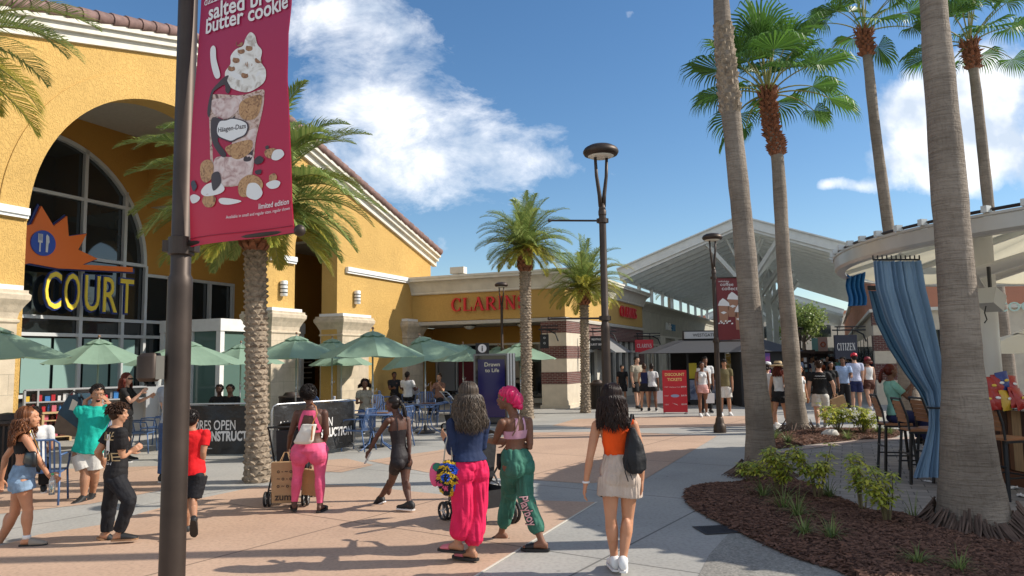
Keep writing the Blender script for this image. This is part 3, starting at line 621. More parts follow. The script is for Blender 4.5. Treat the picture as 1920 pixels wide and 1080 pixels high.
mb = MB(); f = lambda u,v,w: Vector((-u, w, v)); text_solid(mb, "Pacific", .62, f, .08, x=-.6, bold=.012, shear=.2); t1 = letters("shop_sign","pale script and blue block letters on the grey lane wall",mb,M_WHITE,FWc(-20,-.04,3.5),FR)
mb = MB(); text_solid(mb, "SUN", .56, f, .08, x=.95, bold=.02); mb.build("blue_letters", mat("sign_cyan", (.01,.2,.42), .4), t1, fix=True)

# ================================================================ lane canopies
def canopy(name, label, loc, L, zr, half, drop, nxt):
    t = empty(name, loc, FR, label, "canopy"); s = drop/half; z = lambda y: zr-s*abs(y)
    m = MB()
    for sg_ in (-1, 1):
        e = half*sg_
        m.add([(0,0,zr),(-L,0,zr),(-L,e,z(e)),(0,e,z(e)),(0,0,zr-.1),(-L,0,zr-.1),(-L,e,z(e)-.1),(0,e,z(e)-.1)], [(0,1,2,3),(7,6,5,4),(0,4,5,1),(1,5,6,2),(2,6,7,3),(3,7,4,0)])
    m.build("roof_deck", mat("deck_metal", (.74,.75,.72), .5), t, fix=True); dn = MATS["deck_metal"].node_tree
    if not any(q_.type == "BSDF_TRANSLUCENT" for q_ in dn.nodes): tr = node(dn, "ShaderNodeBsdfTranslucent"); tr.inputs[0].default_value = (.8,.83,.82,1); mx = node(dn, "ShaderNodeMixShader"); mx.inputs[0].default_value = .46; dn.links.new(dn.nodes["Principled BSDF"].outputs[0], mx.inputs[1]); dn.links.new(tr.outputs[0], mx.inputs[2]); dn.links.new(mx.outputs[0], dn.nodes["Material Output"].inputs[0])
    m = MB(); n = int(L/1.25)
    for i in range(n+1):
        x = -L*i/n
        for sg_ in (-1, 1): e = half*sg_; m.bar((x-.05,0.02*sg_,zr-.25), (x-.05,e,z(e)-.25), .16, .28)
    m.build("rafters", M_STEEL, t)
    m = MB()
    for sg_ in (-1, 1):
        e = half*sg_; m.bar((.08,0,zr-.05), (.08,e*1.02,z(e)-.05), .08, .42)                       # barge fascia
        m.bar((.12,0,zr+.18), (.12,e*1.03,z(e)+.18), .18, .06); m.bar((0,e,z(e)-.2), (-L,e,z(e)-.2), .12, .34)
    m.bar((0,0,zr-.35), (-L,0,zr-.35), .2, .4); m.build("edge_beam", M_STEEL, t)
    k = int(L/3)
    for sg_ in (-1, 1):
        for i in range(k+1): m = MB(); x = -.3-(L-.6)*i/k; e = (half-.1)*sg_; m.box(x-.08, x+.08, e-.08, e+.08, 4.7, z(e)-.3); m.build("eave_post", M_STEEL, t)
    for i in range(nxt):
        x = -1.6-i*(L-3)/(nxt-.4); c = MB(); c.box(x-.17,x+.17,-.17,.17,1.2,zr-2.4)
        for (dx, dy) in ((1.3,1.6),(1.3,-1.6),(-1.3,1.6),(-1.3,-1.6)):
            zz = z(dy)-.35; c.bar((x,dy*.06,zr-2.9), (x+dx,dy,zz), .12, .2); c.bar((x,0,zr-2.5), (x+dx*.4,dy*.5,z(dy*.5)-.35), .07, .09)
        c.box(x-.1,x+.1,-.1,.1,zr-2.4,zr-.5); c.build("tree_column", M_STEEL, t)
        c = MB(); c.box(x-.42,x+.42,-.42,.42,0,1.9); c.box(x-.5,x+.5,-.5,.5,1.9,2.05); c.build("column_base", M_GREY, t)
    return t
canopy("lane_canopy","large white metal gable canopy spanning the lane, nearest one",(10.5,33.8,0),27,8.05,5.65,2.1,4)
canopy("lane_canopy","smaller looking second gable canopy farther down the lane",(23.0,66,0),30,7.6,5.65,2.1,4)
# buildings on the right of the lane and far end
rb = empty("brick_shop_building", FWc(-4.3,10.6), FR, "salmon and cream shop building with dark brick bands right of the lane", "building")
mb = MB(); mb.box(-60,0,0,16,3.5,5.2); mb.build("upper_wall", M_SALMON, rb)
mb = MB()
for (a, b, k) in [(0,.9,0),(.9,1.5,1),(1.5,1.97,0),(1.97,2.55,1),(2.55,2.92,0),(2.92,3.4,1)]: mb.mi = k; e = 0 if k == 0 else .012; mb.box(-1.0-e,.0+e,-.02-e,.9+e,a,b)
mb.mi = 0
for y in (5.2, 9.2, 13.2):
    for (a, b, k) in [(0,.9,0),(.9,1.5,1),(1.5,1.97,0),(1.97,2.55,1),(2.55,2.92,0),(2.92,3.4,1)]: mb.mi = k; e = 0 if k == 0 else .012; mb.box(-.5,.05+e,y-e,y+1.2+e,a,b)
mb.build("banded_piers", [M_CREAM, M_BRICK], rb)
mb = MB(); mb.box(-60,-.05,.05,16,0,3.4); mb.build("lower_wall", M_CREAM, rb)
mb = MB(); mb.box(-60,.12,-.12,16,3.4,3.52); mb.box(-60,.2,-.2,16,5.2,5.36); mb.build("cornice", M_TRIM, rb)
mb = MB()
for i in range(12): mb.box(-2-i*4.2-3.2,-2-i*4.2,.0,.03,.2,2.6)
mb.build("shop_glazing", M_GLASS, rb)
for y in (1.6,6.9,10.7): mb = MB(); mb.box(-.05,-.02,y,y+2.2,.2,2.7); mb.build("shop_window", M_GLASS, rb)
mb = MB(); text_solid(mb, "COCKTAILS", .34, lambda u,v,w: Vector((w,u,v)), .06, bold=.01); letters("bar_sign","pale outlined COCKTAILS letters on the wall behind the round bar",mb,mat("sign_mint",(.45,.6,.52),.5),W(1948,582,19.0),FR+R(0))
eb = empty("far_shop_building", (38,100,0), FR, "pale far shop block with red roof edge closing the end of the lane", "building")
mb = MB(); mb.box(-12,0,-14,14,0,7.2); mb.build("wall", M_CREAM, eb); mb = MB(); mb.box(-12.2,.3,-14.3,14.3,7.2,7.6); mb.build("roof", M_SALMON, eb)
for i in range(7): mb = MB(); mb.box(.01,.05,-12+i*3.6,-10.2+i*3.6,4.2,5.8); mb.build("window", M_GLASS, eb); mb = MB(); mb.box(.01,.05,-12.5+i*3.6,-9.8+i*3.6,.2,2.8); mb.build("shop_window", M_GLASS, eb)
# ================================================================ VEGETATION
def leafmat(name, c1, c2, rough=.45):
    m = mat(name, c1, rough, spec=.4); nt = m.node_tree; b = nt.nodes["Principled BSDF"]
    g = node(nt, "ShaderNodeNewGeometry"); r = node(nt, "ShaderNodeValToRGB"); r.color_ramp.elements[0].color = (*c2, 1); r.color_ramp.elements[1].color = (*c1, 1)
    nt.links.new(g.outputs["Random Per Island"], r.inputs[0]); nt.links.new(r.outputs[0], b.inputs["Base Color"])
    b.inputs["Transmission Weight"].default_value = 0
    tr = node(nt, "ShaderNodeBsdfTranslucent"); nt.links.new(r.outputs[0], tr.inputs[0]); mx = node(nt, "ShaderNodeMixShader"); mx.inputs[0].default_value = .35
    out = nt.nodes["Material Output"]; nt.links.new(b.outputs[0], mx.inputs[1]); nt.links.new(tr.outputs[0], mx.inputs[2]); nt.links.new(mx.outputs[0], out.inputs[0]); return m
M_LEAF = leafmat("palm_leaf", (.37,.43,.13), (.15,.23,.06)); M_LEAFY = leafmat("palm_leaf_yellowing", (.50,.42,.07), (.26,.30,.05)); M_RACH = mat("palm_stalk", (.22,.22,.06), .5)
M_FAN = leafmat("fan_palm_leaf", (.13,.27,.045), (.045,.11,.018)); M_DEADL = mat("dead_leaf", (.30,.20,.09), .8)
M_BOOT = mat("palm_boot", (.30,.235,.17), .9, noise_amt=.5, noise_scale=14, bump=.8, bump_scale=50, bump_dist=.01)
M_BOOTR = mat("palm_boot_red", (.26,.10,.05), .85, noise_amt=.55, noise_scale=12, bump=.8, bump_scale=40, bump_dist=.01)
def barkmat(name="ringed_bark", c1=(.33,.275,.22), c2=(.17,.135,.105)):
    m = mat(name, c1, .92); nt = m.node_tree; b = nt.nodes["Principled BSDF"]; tc = node(nt, "ShaderNodeTexCoord")
    def nz(sc, scale, det=6, dis=0.):
        mp = node(nt, "ShaderNodeMapping"); mp.inputs["Scale"].default_value = sc; nt.links.new(tc.outputs["Object"], mp.inputs[0]); n = node(nt, "ShaderNodeTexNoise"); n.inputs["Scale"].default_value = scale; n.inputs["Detail"].default_value = det; n.inputs["Distortion"].default_value = dis; nt.links.new(mp.outputs[0], n.inputs["Vector"]); return n.outputs["Fac"]
    a = nz((1,1,18), 3.2, 5, 1.2); v = nz((9,9,2.5), 3.6, 6, .8); l = nz((1,1,1), 1.6, 8)
    r = node(nt, "ShaderNodeValToRGB"); r.color_ramp.elements[0].position = .3; r.color_ramp.elements[0].color = (*c2, 1); r.color_ramp.elements[1].position = .68; r.color_ramp.elements[1].color = (*c1, 1); nt.links.new(l, r.inputs[0])
    r2 = node(nt, "ShaderNodeValToRGB"); r2.color_ramp.elements[0].position = .36; r2.color_ramp.elements[0].color = (.72,.70,.68,1); r2.color_ramp.elements[1].position = .5; nt.links.new(v, r2.inputs[0])
    r3 = node(nt, "ShaderNodeValToRGB"); r3.color_ramp.elements[0].position = .4; r3.color_ramp.elements[0].color = (.66,.63,.6,1); r3.color_ramp.elements[1].position = .5; nt.links.new(a, r3.inputs[0])
    m1 = node(nt, "ShaderNodeMix"); m1.data_type = 'RGBA'; m1.blend_type = 'MULTIPLY'; m1.inputs[0].default_value = .4; nt.links.new(r.outputs[0], m1.inputs[6]); nt.links.new(r2.outputs[0], m1.inputs[7])
    m2 = node(nt, "ShaderNodeMix"); m2.data_type = 'RGBA'; m2.blend_type = 'MULTIPLY'; m2.inputs[0].default_value = .7; nt.links.new(m1.outputs[2], m2.inputs[6]); nt.links.new(r3.outputs[0], m2.inputs[7]); nt.links.new(m2.outputs[2], b.inputs["Base Color"])
    ad = node(nt, "ShaderNodeMath", operation='ADD'); nt.links.new(a, ad.inputs[0]); nt.links.new(v, ad.inputs[1])
    bp = node(nt, "ShaderNodeBump"); bp.inputs["Strength"].default_value = .9; bp.inputs["Distance"].default_value = .02; nt.links.new(ad.outputs[0], bp.inputs["Height"]); nt.links.new(bp.outputs[0], b.inputs["Normal"]); return m
M_BARK = barkmat()
def frond(mb, rd, o, az, el, L, lmax=.42, npair=46, droop=1.1, w=.022, mi=0, twist=0.):
    d = Vector((cos(az)*cos(el), sin(az)*cos(el), sin(el))); p = Vector(o); N = 16; pts = [p.copy()]; side0 = Vector((-sin(az), cos(az), 0))
    dirs = [d.copy()]
    for i in range(N):
        s = (i+1)/N; d = (d+Vector((0,0,-1))*droop*(.35+s)/N*1.0).normalized(); p = p+d*(L/N); pts.append(p.copy()); dirs.append(d.copy())
    mb.mi = 2; mb.tube(pts, [.022*(1-i/(N+2)) for i in range(N+1)], 4); mb.mi = mi
    for i in range(npair):
        s = .12+.87*i/(npair-1); f = s*N; k = min(int(f), N-1); q = pts[k].lerp(pts[k+1], f-k); t = dirs[k].lerp(dirs[k+1], f-k).normalized(); sd = (side0-t*side0.dot(t)).normalized(); up = sd.cross(t)
        if up.z < 0: up = -up
        l = lmax*(math.sin(pi*min(1, .18+s*.82))**.6)*(.8+.4*rd.random())
        for sg in (-1, 1):
            v = (sd*sg*(1.0-.5*s)+t*(.55+.6*s)+up*(.35+.2*(rd.random()-.5))).normalized(); e1 = q+v*l*.55; v2 = (v+Vector((0,0,-.45-.3*rd.random()))).normalized(); e2 = e1+v2*l*.45
            wv = v.cross(up).normalized()*w*.5
            mb.add([q-wv*.6, q+wv*.6, e1+wv, e1-wv, e2], [(0,1,2,3),(3,2,4)])
def date_palm(base, top, L, label, seed, nf=46, r=.17, lmax=.42, npair=44, yellow=.2, boots=True, w=.022, crown_px=None):
    rd = random.Random(seed); base = Vector(base); top = Vector(top); t = empty("date_palm", base, 0, label, "palm tree"); H = top-base; h = H.length; ax = H.normalized()
    m = MB(); K = 10
    m.tube([H*(i/K) for i in range(K+1)], [r*1.15, r*1.0]+[r*.88]*(K-2)+[r*.8], 14)
    tr = m.build("trunk", M_BOOT, t, auto=60)
    if boots:
        m = MB(); nr = int(h/.085); per = 9
        for i in range(nr):
            f = i/nr; c = H*f; rr = r*(1.12-.25*min(1, f*6))*(1.0 if f < .8 else 1.0+(f-.8)*1.0); red = f > .86
            for j in range(per):
                a = 2*pi*(j+.5*(i % 2))/per+rd.uniform(-.08,.08); o = Vector((cos(a), sin(a), 0)); s = Vector((-sin(a), cos(a), 0)); wd = 2*pi*rr/per*.52; hh = .075*rd.uniform(.85,1.2); out = .045*rd.uniform(.7,1.3)+(.05 if red else 0); ln = .2 if red else hh
                p = c+o*rr*.86; m.mi = 1 if red else 0
                V = [p-s*wd, p+s*wd, p+s*wd*.7+o*out+Vector((0,0,ln*.55)), p-s*wd*.7+o*out+Vector((0,0,ln*.55)), p+s*wd*.5+Vector((0,0,ln*1.2)), p-s*wd*.5+Vector((0,0,ln*1.2)), p+o*out*1.1+Vector((0,0,ln*.9))]
                m.add(V, [(0,1,2,3),(3,2,6),(2,1,4,6),(0,3,6,5),(6,4,5)])
        m.build("leaf_bases", [M_BOOT, M_BOOTR], tr)
    m = MB()
    for i in range(nf):
        f = i/(nf-1); az = i*2.39996+rd.uniform(-.2,.2); el = R(84-92*f**.95+rd.uniform(-8,8)); l = L*(.72+.33*math.sin(pi*min(1, f+.25)))*rd.uniform(.88,1.08)
        mi = 1 if (f > 1-yellow and rd.random() < .75) or rd.random() < .05 else 0
        frond(m, rd, H+Vector((0,0,.05)), az, el, l, lmax, npair, droop=1.25+.7*(1-f)+rd.uniform(-.15,.35), w=w, mi=mi)
    m.build("crown", [M_LEAF, M_LEAFY, M_RACH], t); return t
yA = G(483,903)
date_palm(yA, W(478,412,yA.y), 2.3, "date palm with rough boot studded trunk growing beside the black barriers", 3, nf=92, r=.185, lmax=.47, npair=66, yellow=.12, w=.026)
p = W(988,768,23.5); date_palm((p.x,p.y,0), W(984,470,23.5), 1.95, "taller date palm in front of the big red sign, beside the information kiosk", 5, nf=72, r=.19, lmax=.42, npair=42, yellow=.22, w=.024)
p = G(1098,774); date_palm(p, W(1095,545,p.y), 1.9, "shorter yellowing date palm in front of the brick banded pier", 8, nf=62, r=.16, lmax=.42, npair=42, yellow=.55, w=.024)
p = W(-150,90,8.6); date_palm((p.x,p.y,0), p, 2.15, "palm whose feathery fronds hang into the top left corner", 11, nf=40, r=.2, lmax=.5, npair=56, yellow=.3, boots=False, w=.022)
def fan_leaf(m, rd, o, az, el, pet, rad, nb=38, spread=R(215), droop=.5, mi=0):
    d = Vector((cos(az)*cos(el), sin(az)*cos(el), sin(el))); p = Vector(o); pts = [p.copy()]; N = 8
    for i in range(N): d = (d+Vector((0,0,-1))*droop*.9/N).normalized(); p = p+d*(pet/N); pts.append(p.copy())
    m.mi = 2; m.tube(pts, [.025*(1-.06*i) for i in range(N+1)], 4); m.mi = mi
    sd = Vector((-sin(az), cos(az), 0)); up = sd.cross(d).normalized(); up = up if up.z > 0 else -up
    for j in range(nb):
        a = -spread/2+spread*j/(nb-1); l = rad*(.8+.2*cos(a*.8))*rd.uniform(.92,1.05); v = (d*cos(a)+sd*sin(a)+up*.12*abs(math.sin(a))).normalized(); wv = (-d*sin(a)+sd*cos(a)).normalized()*(l*spread/nb*.25)
        a1 = p+v*l*.62; v2 = (v+Vector((0,0,-.55-droop*.3*rd.random()))).normalized(); a2 = a1+v2*l*.22; v3 = (v2+Vector((0,0,-1.1-rd.random()))).normalized(); a3 = a2+v3*l*.22
        fo = up*(.018*(1 if j % 2 else -1))
        m.add([p, a1+wv+fo, a1-wv-fo, a2+wv*.55, a2-wv*.55, a3], [(0,1,2),(2,1,3,4),(4,3,5)])
def fan_palm(base, pts, label, seed, nl=34, pet=1.05, rad=.85, boots=None, crown=True, roots=0, extra=()):
    rd = random.Random(seed); base = Vector(base); t = empty("fan_palm", base, 0, label, "palm tree"); P = [Vector(p)-base for p, _ in pts]; rr = [r for _, r in pts]
    Q = []; q = []; K = 7
    for i in range(len(P)-1):
        for k in range(K):
            f = k/K; a = P[max(0,i-1)]; b = P[i]; c = P[i+1]; d = P[min(len(P)-1,i+2)]
            v = .5*((2*b)+(c-a)*f+(2*a-5*b+4*c-d)*f*f+(3*b-a-3*c+d)*f**3); Q.append(v); q.append((rr[i]*(1-f)+rr[i+1]*f)*(1+.02*math.sin(v.z*5+seed)+.018*math.sin(v.z*17)))
    Q.append(P[-1]); q.append(rr[-1]); m = MB(); m.tube(Q, q, 22); tr = m.build("trunk", M_BARK, t, smooth=True)
    top = P[-1]
    if boots:
        m = MB(); z0, z1, rb, red = boots; n = int((z1-z0)/.07)
        for i in range(n):
            z = z0+(z1-z0)*i/n; k = min(range(len(Q)), key=lambda k: abs(Q[k].z-z)); c = Vector((Q[k].x, Q[k].y, z))
            for j in range(8):
                a = 2*pi*(j+.5*(i%2))/8+rd.uniform(-.2,.2); o = Vector((cos(a), sin(a), 0)); s = Vector((-sin(a), cos(a), 0)); out = rb*rd.uniform(.35,1.0); wd = .05*rd.uniform(.7,1.3); p = c+o*q[k]*.9
                m.add([p-s*wd, p+s*wd, p+o*out+s*wd*.4+Vector((0,0,.1)), p+o*out-s*wd*.4+Vector((0,0,.1)), p+Vector((0,0,.12))+s*wd, p+Vector((0,0,.12))-s*wd], [(0,1,2,3),(3,2,4,5),(0,3,5),(1,4,2)])
        m.build("leaf_bases", M_BOOTR if red else M_BOOT, tr)
    if roots:
        m = MB(); r0 = rr[0]
        for i in range(roots):
            a = rd.uniform(0, 2*pi); l = rd.uniform(.05,.34)**1.1; h = rd.uniform(.02,.2)+.16*abs(noise.noise(Vector((cos(a)*2,sin(a)*2,seed))))*2; o = Vector((cos(a), sin(a), 0)); s = Vector((-sin(a), cos(a), 0))*rd.uniform(-.08,.08)
            m.tube([o*(r0*.93)+Vector((0,0,h)), o*(r0+.02+l*.3)+s*.3+Vector((0,0,h*.55)), o*(r0+l)+s+Vector((0,0,.015))], [.011,.010,.005], 4)
        m.build("root_fibres", mat("root_fibre", (.13,.085,.065), .9, noise_amt=.4), tr)
    if crown:
        m = MB()
        for i in range(nl):
            f = i/(nl-1); az = i*2.39996+rd.uniform(-.2,.2); el = R(88-62*f+rd.uniform(-10,10)); fan_leaf(m, rd, top+Vector((0,0,.0)), az, el, pet*rd.uniform(.8,1.1), rad*rd.uniform(.85,1.1), droop=.3+.75*f)
        for (az, el, pe, ra, dr) in extra: fan_leaf(m, rd, top, R(az), R(el), pe, ra, droop=dr)
        for i in range(26):
            a = rd.uniform(0, 2*pi); o = Vector((cos(a), sin(a), 0)); m.mi = 3; p0 = top+o*.08; m.tube([p0-Vector((0,0,.3)), p0+o*.12+Vector((0,0,0)), p0+o*.2+Vector((0,0,.18))], [.03,.03,.01], 4)
        m.build("crown", [M_FAN, M_LEAFY, M_RACH, M_BOOTR], t)
    return t
def wp(L_, Y): return [(W(x, y, Y), r) for x, y, r in L_]
b = G(1830,1003); y = b.y; zb = [(Vector((b.x,b.y,0)), .40), (Vector((b.x-.01,b.y,.14)), .365)]
fan_palm(b, zb+wp([(1816,850,.26),(1806,700,.20),(1796,560,.182),(1775,300,.172),(1750,0,.135),(1735,-260,.13),(1715,-700,.13),(1700,-1100,.13)], y), "thickest nearest palm trunk, grey and ringed, in the mulch at the right", 21, roots=520)
b = G(1428,893); y = b.y; zb = [(Vector((b.x,b.y,0)), .30), (Vector((b.x-.01,b.y,.12)), .265)]
fan_palm(b, zb+wp([(1424,800,.205),(1414,690,.18),(1398,480,.165),(1380,300,.155),(1364,150,.15),(1352,0,.13),(1344,-200,.13),(1335,-620,.13)], y), "ridged palm trunk rising from the left end of the front mulch bed", 22, boots=(W(1370,215,y).z, W(1357,50,y).z, .07, False), roots=200)
b = G(1497,812); y = b.y; zb = [(Vector((b.x,b.y,0)), .34), (Vector((b.x,b.y,.15)), .27)]
fan_palm(b, zb+wp([(1489,740,.21),(1480,620,.195),(1470,500,.17),(1458,300,.15),(1446,240,.16),(1440,180,.12)], y), "fan palm with full green crown and rust red boots below it", 23, nl=28, pet=1.4, rad=1.15, boots=(W(1458,292,y).z, W(1440,165,y).z, .16, True), roots=120, extra=((8,18,1.3,.7,1.2),(172,8,1.6,.5,2.2),(-160,-10,1.2,.5,2.0)))
b = G(1706,792); y = b.y
fan_palm(b, [(Vector((b.x,b.y,0)), .33)]+wp([(1700,700,.22),(1690,620,.2),(1668,445,.155),(1642,250,.14),(1628,120,.13),(1620,62,.12)], y), "slim fan palm behind the blue curtain, its crown cut by the top edge", 24, nl=16, pet=1.25, rad=.95, boots=(W(1628,105,y).z, W(1620,60,y).z, .2, True), extra=((0,-35,.55,.9,.6),(5,25,1.5,.7,.6)))
p = W(1895,800,21); b = Vector((p.x,p.y,0))
fan_palm(b, [(b, .3)]+wp([(1890,700,.2),(1878,600,.18),(1855,400,.15),(1835,210,.14),(1824,120,.13),(1818,85,.12)], 21), "slim fan palm rising behind the round bar roof at far right", 25, nl=18, pet=1.3, rad=1.0, boots=(W(1824,130,21).z, W(1818,80,21).z, .22, True), extra=((190,-25,1.2,.9,.9),(15,10,1.6,.8,.7)))

# mulch beds
M_MULCH = mat("dark_mulch", (.15,.08,.055), .95, noise_amt=.6, noise_scale=30, bump=1., bump_scale=45, bump_dist=.03)
M_CHIP = leafmat("mulch_chip", (.30,.16,.11), (.07,.035,.025), .9)
def inside(p, poly):
    c = False; n = len(poly)
    for i in range(n):
        a, b = poly[i], poly[i-1]
        if (a.y > p.y) != (b.y > p.y) and p.x < (b.x-a.x)*(p.y-a.y)/(b.y-a.y)+a.x: c = not c
    return c
BEDS = []
def bed(name, pts, nchip, h, seed):
    P = [G(*p) if len(p) == 2 else Vector(p) for p in pts]; rd = random.Random(seed); D = []
    n0 = len(P)
    for i in range(n0):       # smooth outline
        a, b, c, d = P[i-1], P[i], P[(i+1) % n0], P[(i+2) % n0]
        for k in range(6): f = k/6; D.append(.5*((2*b)+(c-a)*f+(2*a-5*b+4*c-d)*f*f+(3*b-a-3*c+d)*f**3))
    P = D; c = sum(P, Vector())/len(P); n = len(P); V = []; F = []; K = 8
    for k in range(K):
        s = 1-k/K
        for p in P: q = c+(p-c)*s; V.append((q.x, q.y, .012+h*(1-s**3)+.02*noise.noise(q*2.5)*(1 if k else 0)))
    V.append((c.x, c.y, h))
    for k in range(K-1):
        for j in range(n): F.append((k*n+j, k*n+(j+1) % n, (k+1)*n+(j+1) % n, (k+1)*n+j))
    for j in range(n): F.append(((K-1)*n+j, (K-1)*n+(j+1) % n, K*n))
    m = MB(); m.add(V, F); o = tag(m.build(name, M_MULCH, smooth=True, fix=True), kind="structure")
    from mathutils.bvhtree import BVHTree
    bv = BVHTree.FromPolygons([Vector(v) for v in V], F); BEDS.append(bv)
    x0, x1 = min(p.x for p in P), max(p.x for p in P); y0, y1 = min(p.y for p in P), max(p.y for p in P); m = MB(); k = 0
    while k < nchip:
        q = Vector((rd.uniform(x0,x1), rd.uniform(y0,y1), 0))
        if not inside(q, P): continue
        k += 1; hit = bv.ray_cast(Vector((q.x,q.y,2)), Vector((0,0,-1)))[0]; z = hit.z if hit else .02
        a = rd.uniform(0, pi); l = rd.uniform(.02,.06); w = rd.uniform(.006,.014); d = Vector((cos(a), sin(a), rd.uniform(-.35,.35)))*l; s = Vector((-sin(a), cos(a), rd.uniform(-.5,.5)))*w; b = Vector((q.x,q.y,z+.012))
        m.add([b-d-s, b+d-s*.5, b+d*1.1+s, b-d*.9+s, b+Vector((0,0,.012))], [(0,1,4),(1,2,4),(2,3,4),(3,0,4)])
    tag(m.build("mulch_chips", M_CHIP), "dark shredded bark mulch spread over the "+("front" if seed == 1 else "rear")+" planting bed", "mulch", kind="stuff")
    return P, bv
bed("mulch_bed", [(1283,930),(1300,915),(1335,909),(1380,907),(1440,893),(1500,905),(1560,932),(1640,965),(1740,1000),(1860,1000),(1960,1030),(2000,1180),(1700,1170),(1590,1082),(1480,1044),(1370,992),(1300,955)], 15000, .12, 1)
bed("mulch_bed", [(1436,824),(1460,816),(1490,809),(1560,806),(1640,806),(1690,809),(1672,822),(1600,826),(1520,834),(1460,842),(1440,836)], 3500, .1, 2)
M_SHR = leafmat("variegated_leaf", (.66,.62,.10), (.20,.29,.04), .35); M_STEM = mat("green_stem", (.16,.13,.06), .7); M_GRS = leafmat("liriope_leaf", (.30,.36,.12), (.07,.12,.03)); 
def zat(x, y):
    for bv in BEDS:
        h = bv.ray_cast(Vector((x,y,2)), Vector((0,0,-1)))[0]
        if h: return h.z
    return 0
def shrub(px, py, w, h, label, seed, nst=9, ls=.07, lean=0.):
    rd = random.Random(seed); b = G(px, py); b.z = zat(b.x, b.y); t = empty("umbrella_shrub", b, 0, label, "shrub"); m = MB(); s = MB()
    for i in range(nst):
        a = rd.uniform(0, 2*pi); r = w*rd.uniform(.15,1)*.5; hh = h*rd.uniform(.6,1.05); tip = Vector((cos(a)*r+lean*hh, sin(a)*r, hh)); s.tube([Vector((cos(a)*.03, sin(a)*.03, 0)), Vector((cos(a)*r*.4, sin(a)*r*.4, hh*.5)), tip], [.010,.007,.004], 4)
        for k in range(9):
            f = rd.uniform(.42,1.0); q = Vector((cos(a)*r*f+lean*hh*f, sin(a)*r*f, hh*f))+Vector((rd.uniform(-1,1), rd.uniform(-1,1), rd.uniform(-.6,.8)))*.06
            if k == 0: q = tip
            nl = 8; a0 = rd.uniform(0, 6)
            for j in range(nl):
                aa = a0+2*pi*j/nl; el = rd.uniform(-.5,.35); d = Vector((cos(aa)*cos(el), sin(aa)*cos(el), sin(el))); sd = Vector((-sin(aa), cos(aa), rd.uniform(-.2,.2))); l = ls*rd.uniform(.7,1.2); o = q+d*.018
                m.add([o, o+d*l*.45+sd*l*.2, o+d*l*.45-sd*l*.2, o+d*l*.85+sd*l*.17-Vector((0,0,l*.12)), o+d*l*.85-sd*l*.17-Vector((0,0,l*.12)), o+d*l*1.08-Vector((0,0,l*.25))], [(0,1,2),(2,1,3,4),(4,3,5)])
    m.build("foliage", M_SHR, t); s.build("stem", M_STEM, t)
def tuft(px, py, h, label, seed, n=46, m_=None):
    rd = random.Random(seed); b = G(px, py); b.z = zat(b.x, b.y); m = MB()
    for i in range(n):
        a = rd.uniform(0, 2*pi); el = R(rd.uniform(35,85)); d = Vector((cos(a)*cos(el), sin(a)*cos(el), sin(el))); p = Vector((cos(a), sin(a), 0))*rd.uniform(0,.05); l = h*rd.uniform(.7,1.2); s = Vector((-sin(a), cos(a), 0))*.006; V = []; F = []
        for k in range(5):
            w = (1-k/4.4); V += [p-s*w, p+s*w]
            if k: F.append((2*k-2, 2*k-1, 2*k+1, 2*k))
            p = p+d*(l/4); d = (d+Vector((0,0,-.42))).normalized()
        m.add(V, F)
    t = tag(m.build("grass_tuft", m_ or M_GRS), label, "grass tuft"); t.location = b
shrub(1404,912,.45,.36,"small sparse yellow green shrub just left of the ridged trunk",31,5)
shrub(1462,948,.62,.58,"yellow green shrub right of the ridged trunk in the front bed",32,11)
shrub(1534,955,.62,.66,"yellow green shrub second from the ridged trunk in the front bed",33,10,lean=-.15)
shrub(1618,972,.42,.60,"tall thin yellow green shrub in the middle of the front bed",34,6)
shrub(1664,1000,.55,.60,"leggy yellow green shrub nearest the thick palm trunk",35,7,lean=-.2)
shrub(1572,820,1.0,.62,"bushy yellow green shrub at the left of the rear bed beside the white stone",36,16,.08)
shrub(1618,819,.9,.55,"bushy yellow green shrub in the middle of the rear bed",37,15,.08)
for i, (px, py, h, l) in enumerate([(1432,952,.3,"grass tuft at the foot of the ridged trunk"),(1470,975,.34,"grass tuft below the first front shrub"),(1497,990,.34,"grass tuft in open mulch left of centre of the front bed"),(1556,950,.32,"dark grass tuft behind the second front shrub"),(1560,1030,.26,"small pale grass tuft alone in the middle of the mulch"),(1510,1020,.22,"thin grass tuft near the pavement edge of the front bed"),(1714,985,.34,"dark grass tuft just left of the thick palm trunk"),(1722,1080,.2,"bright grass tuft at the bottom edge below the thick trunk"),(1800,1092,.2,"bright grass tuft at the bottom edge, right of the other bright one"),(1452,828,.36,"grass tuft at the left end of the rear bed"),(1478,836,.3,"grass tuft before the rear fan palm"),(1648,818,.42,"grass tuft right of the rear shrubs"),(1668,818,.42,"grass tuft at the right end of the rear bed"),(1590,826,.3,"grass tuft in front of the rear shrubs")]):
    tuft(px, py, h, l, 50+i, 80 if py < 850 else 50)
m = MB(); m.ell((0,0,.09), (.2,.13,.12), 14, 8); 
for i, v in enumerate(m.V): v = Vector(v); m.V[i] = tuple(v*(1+.15*noise.noise(v*9)))
b = G(1557,824); t = tag(m.build("landscape_stone", mat("pale_stone", (.55,.52,.48), .8, noise_amt=.3, noise_scale=12), smooth=True), "rounded white landscape stone at the front of the rear bed", "stone"); t.location = (b.x, b.y, .02)
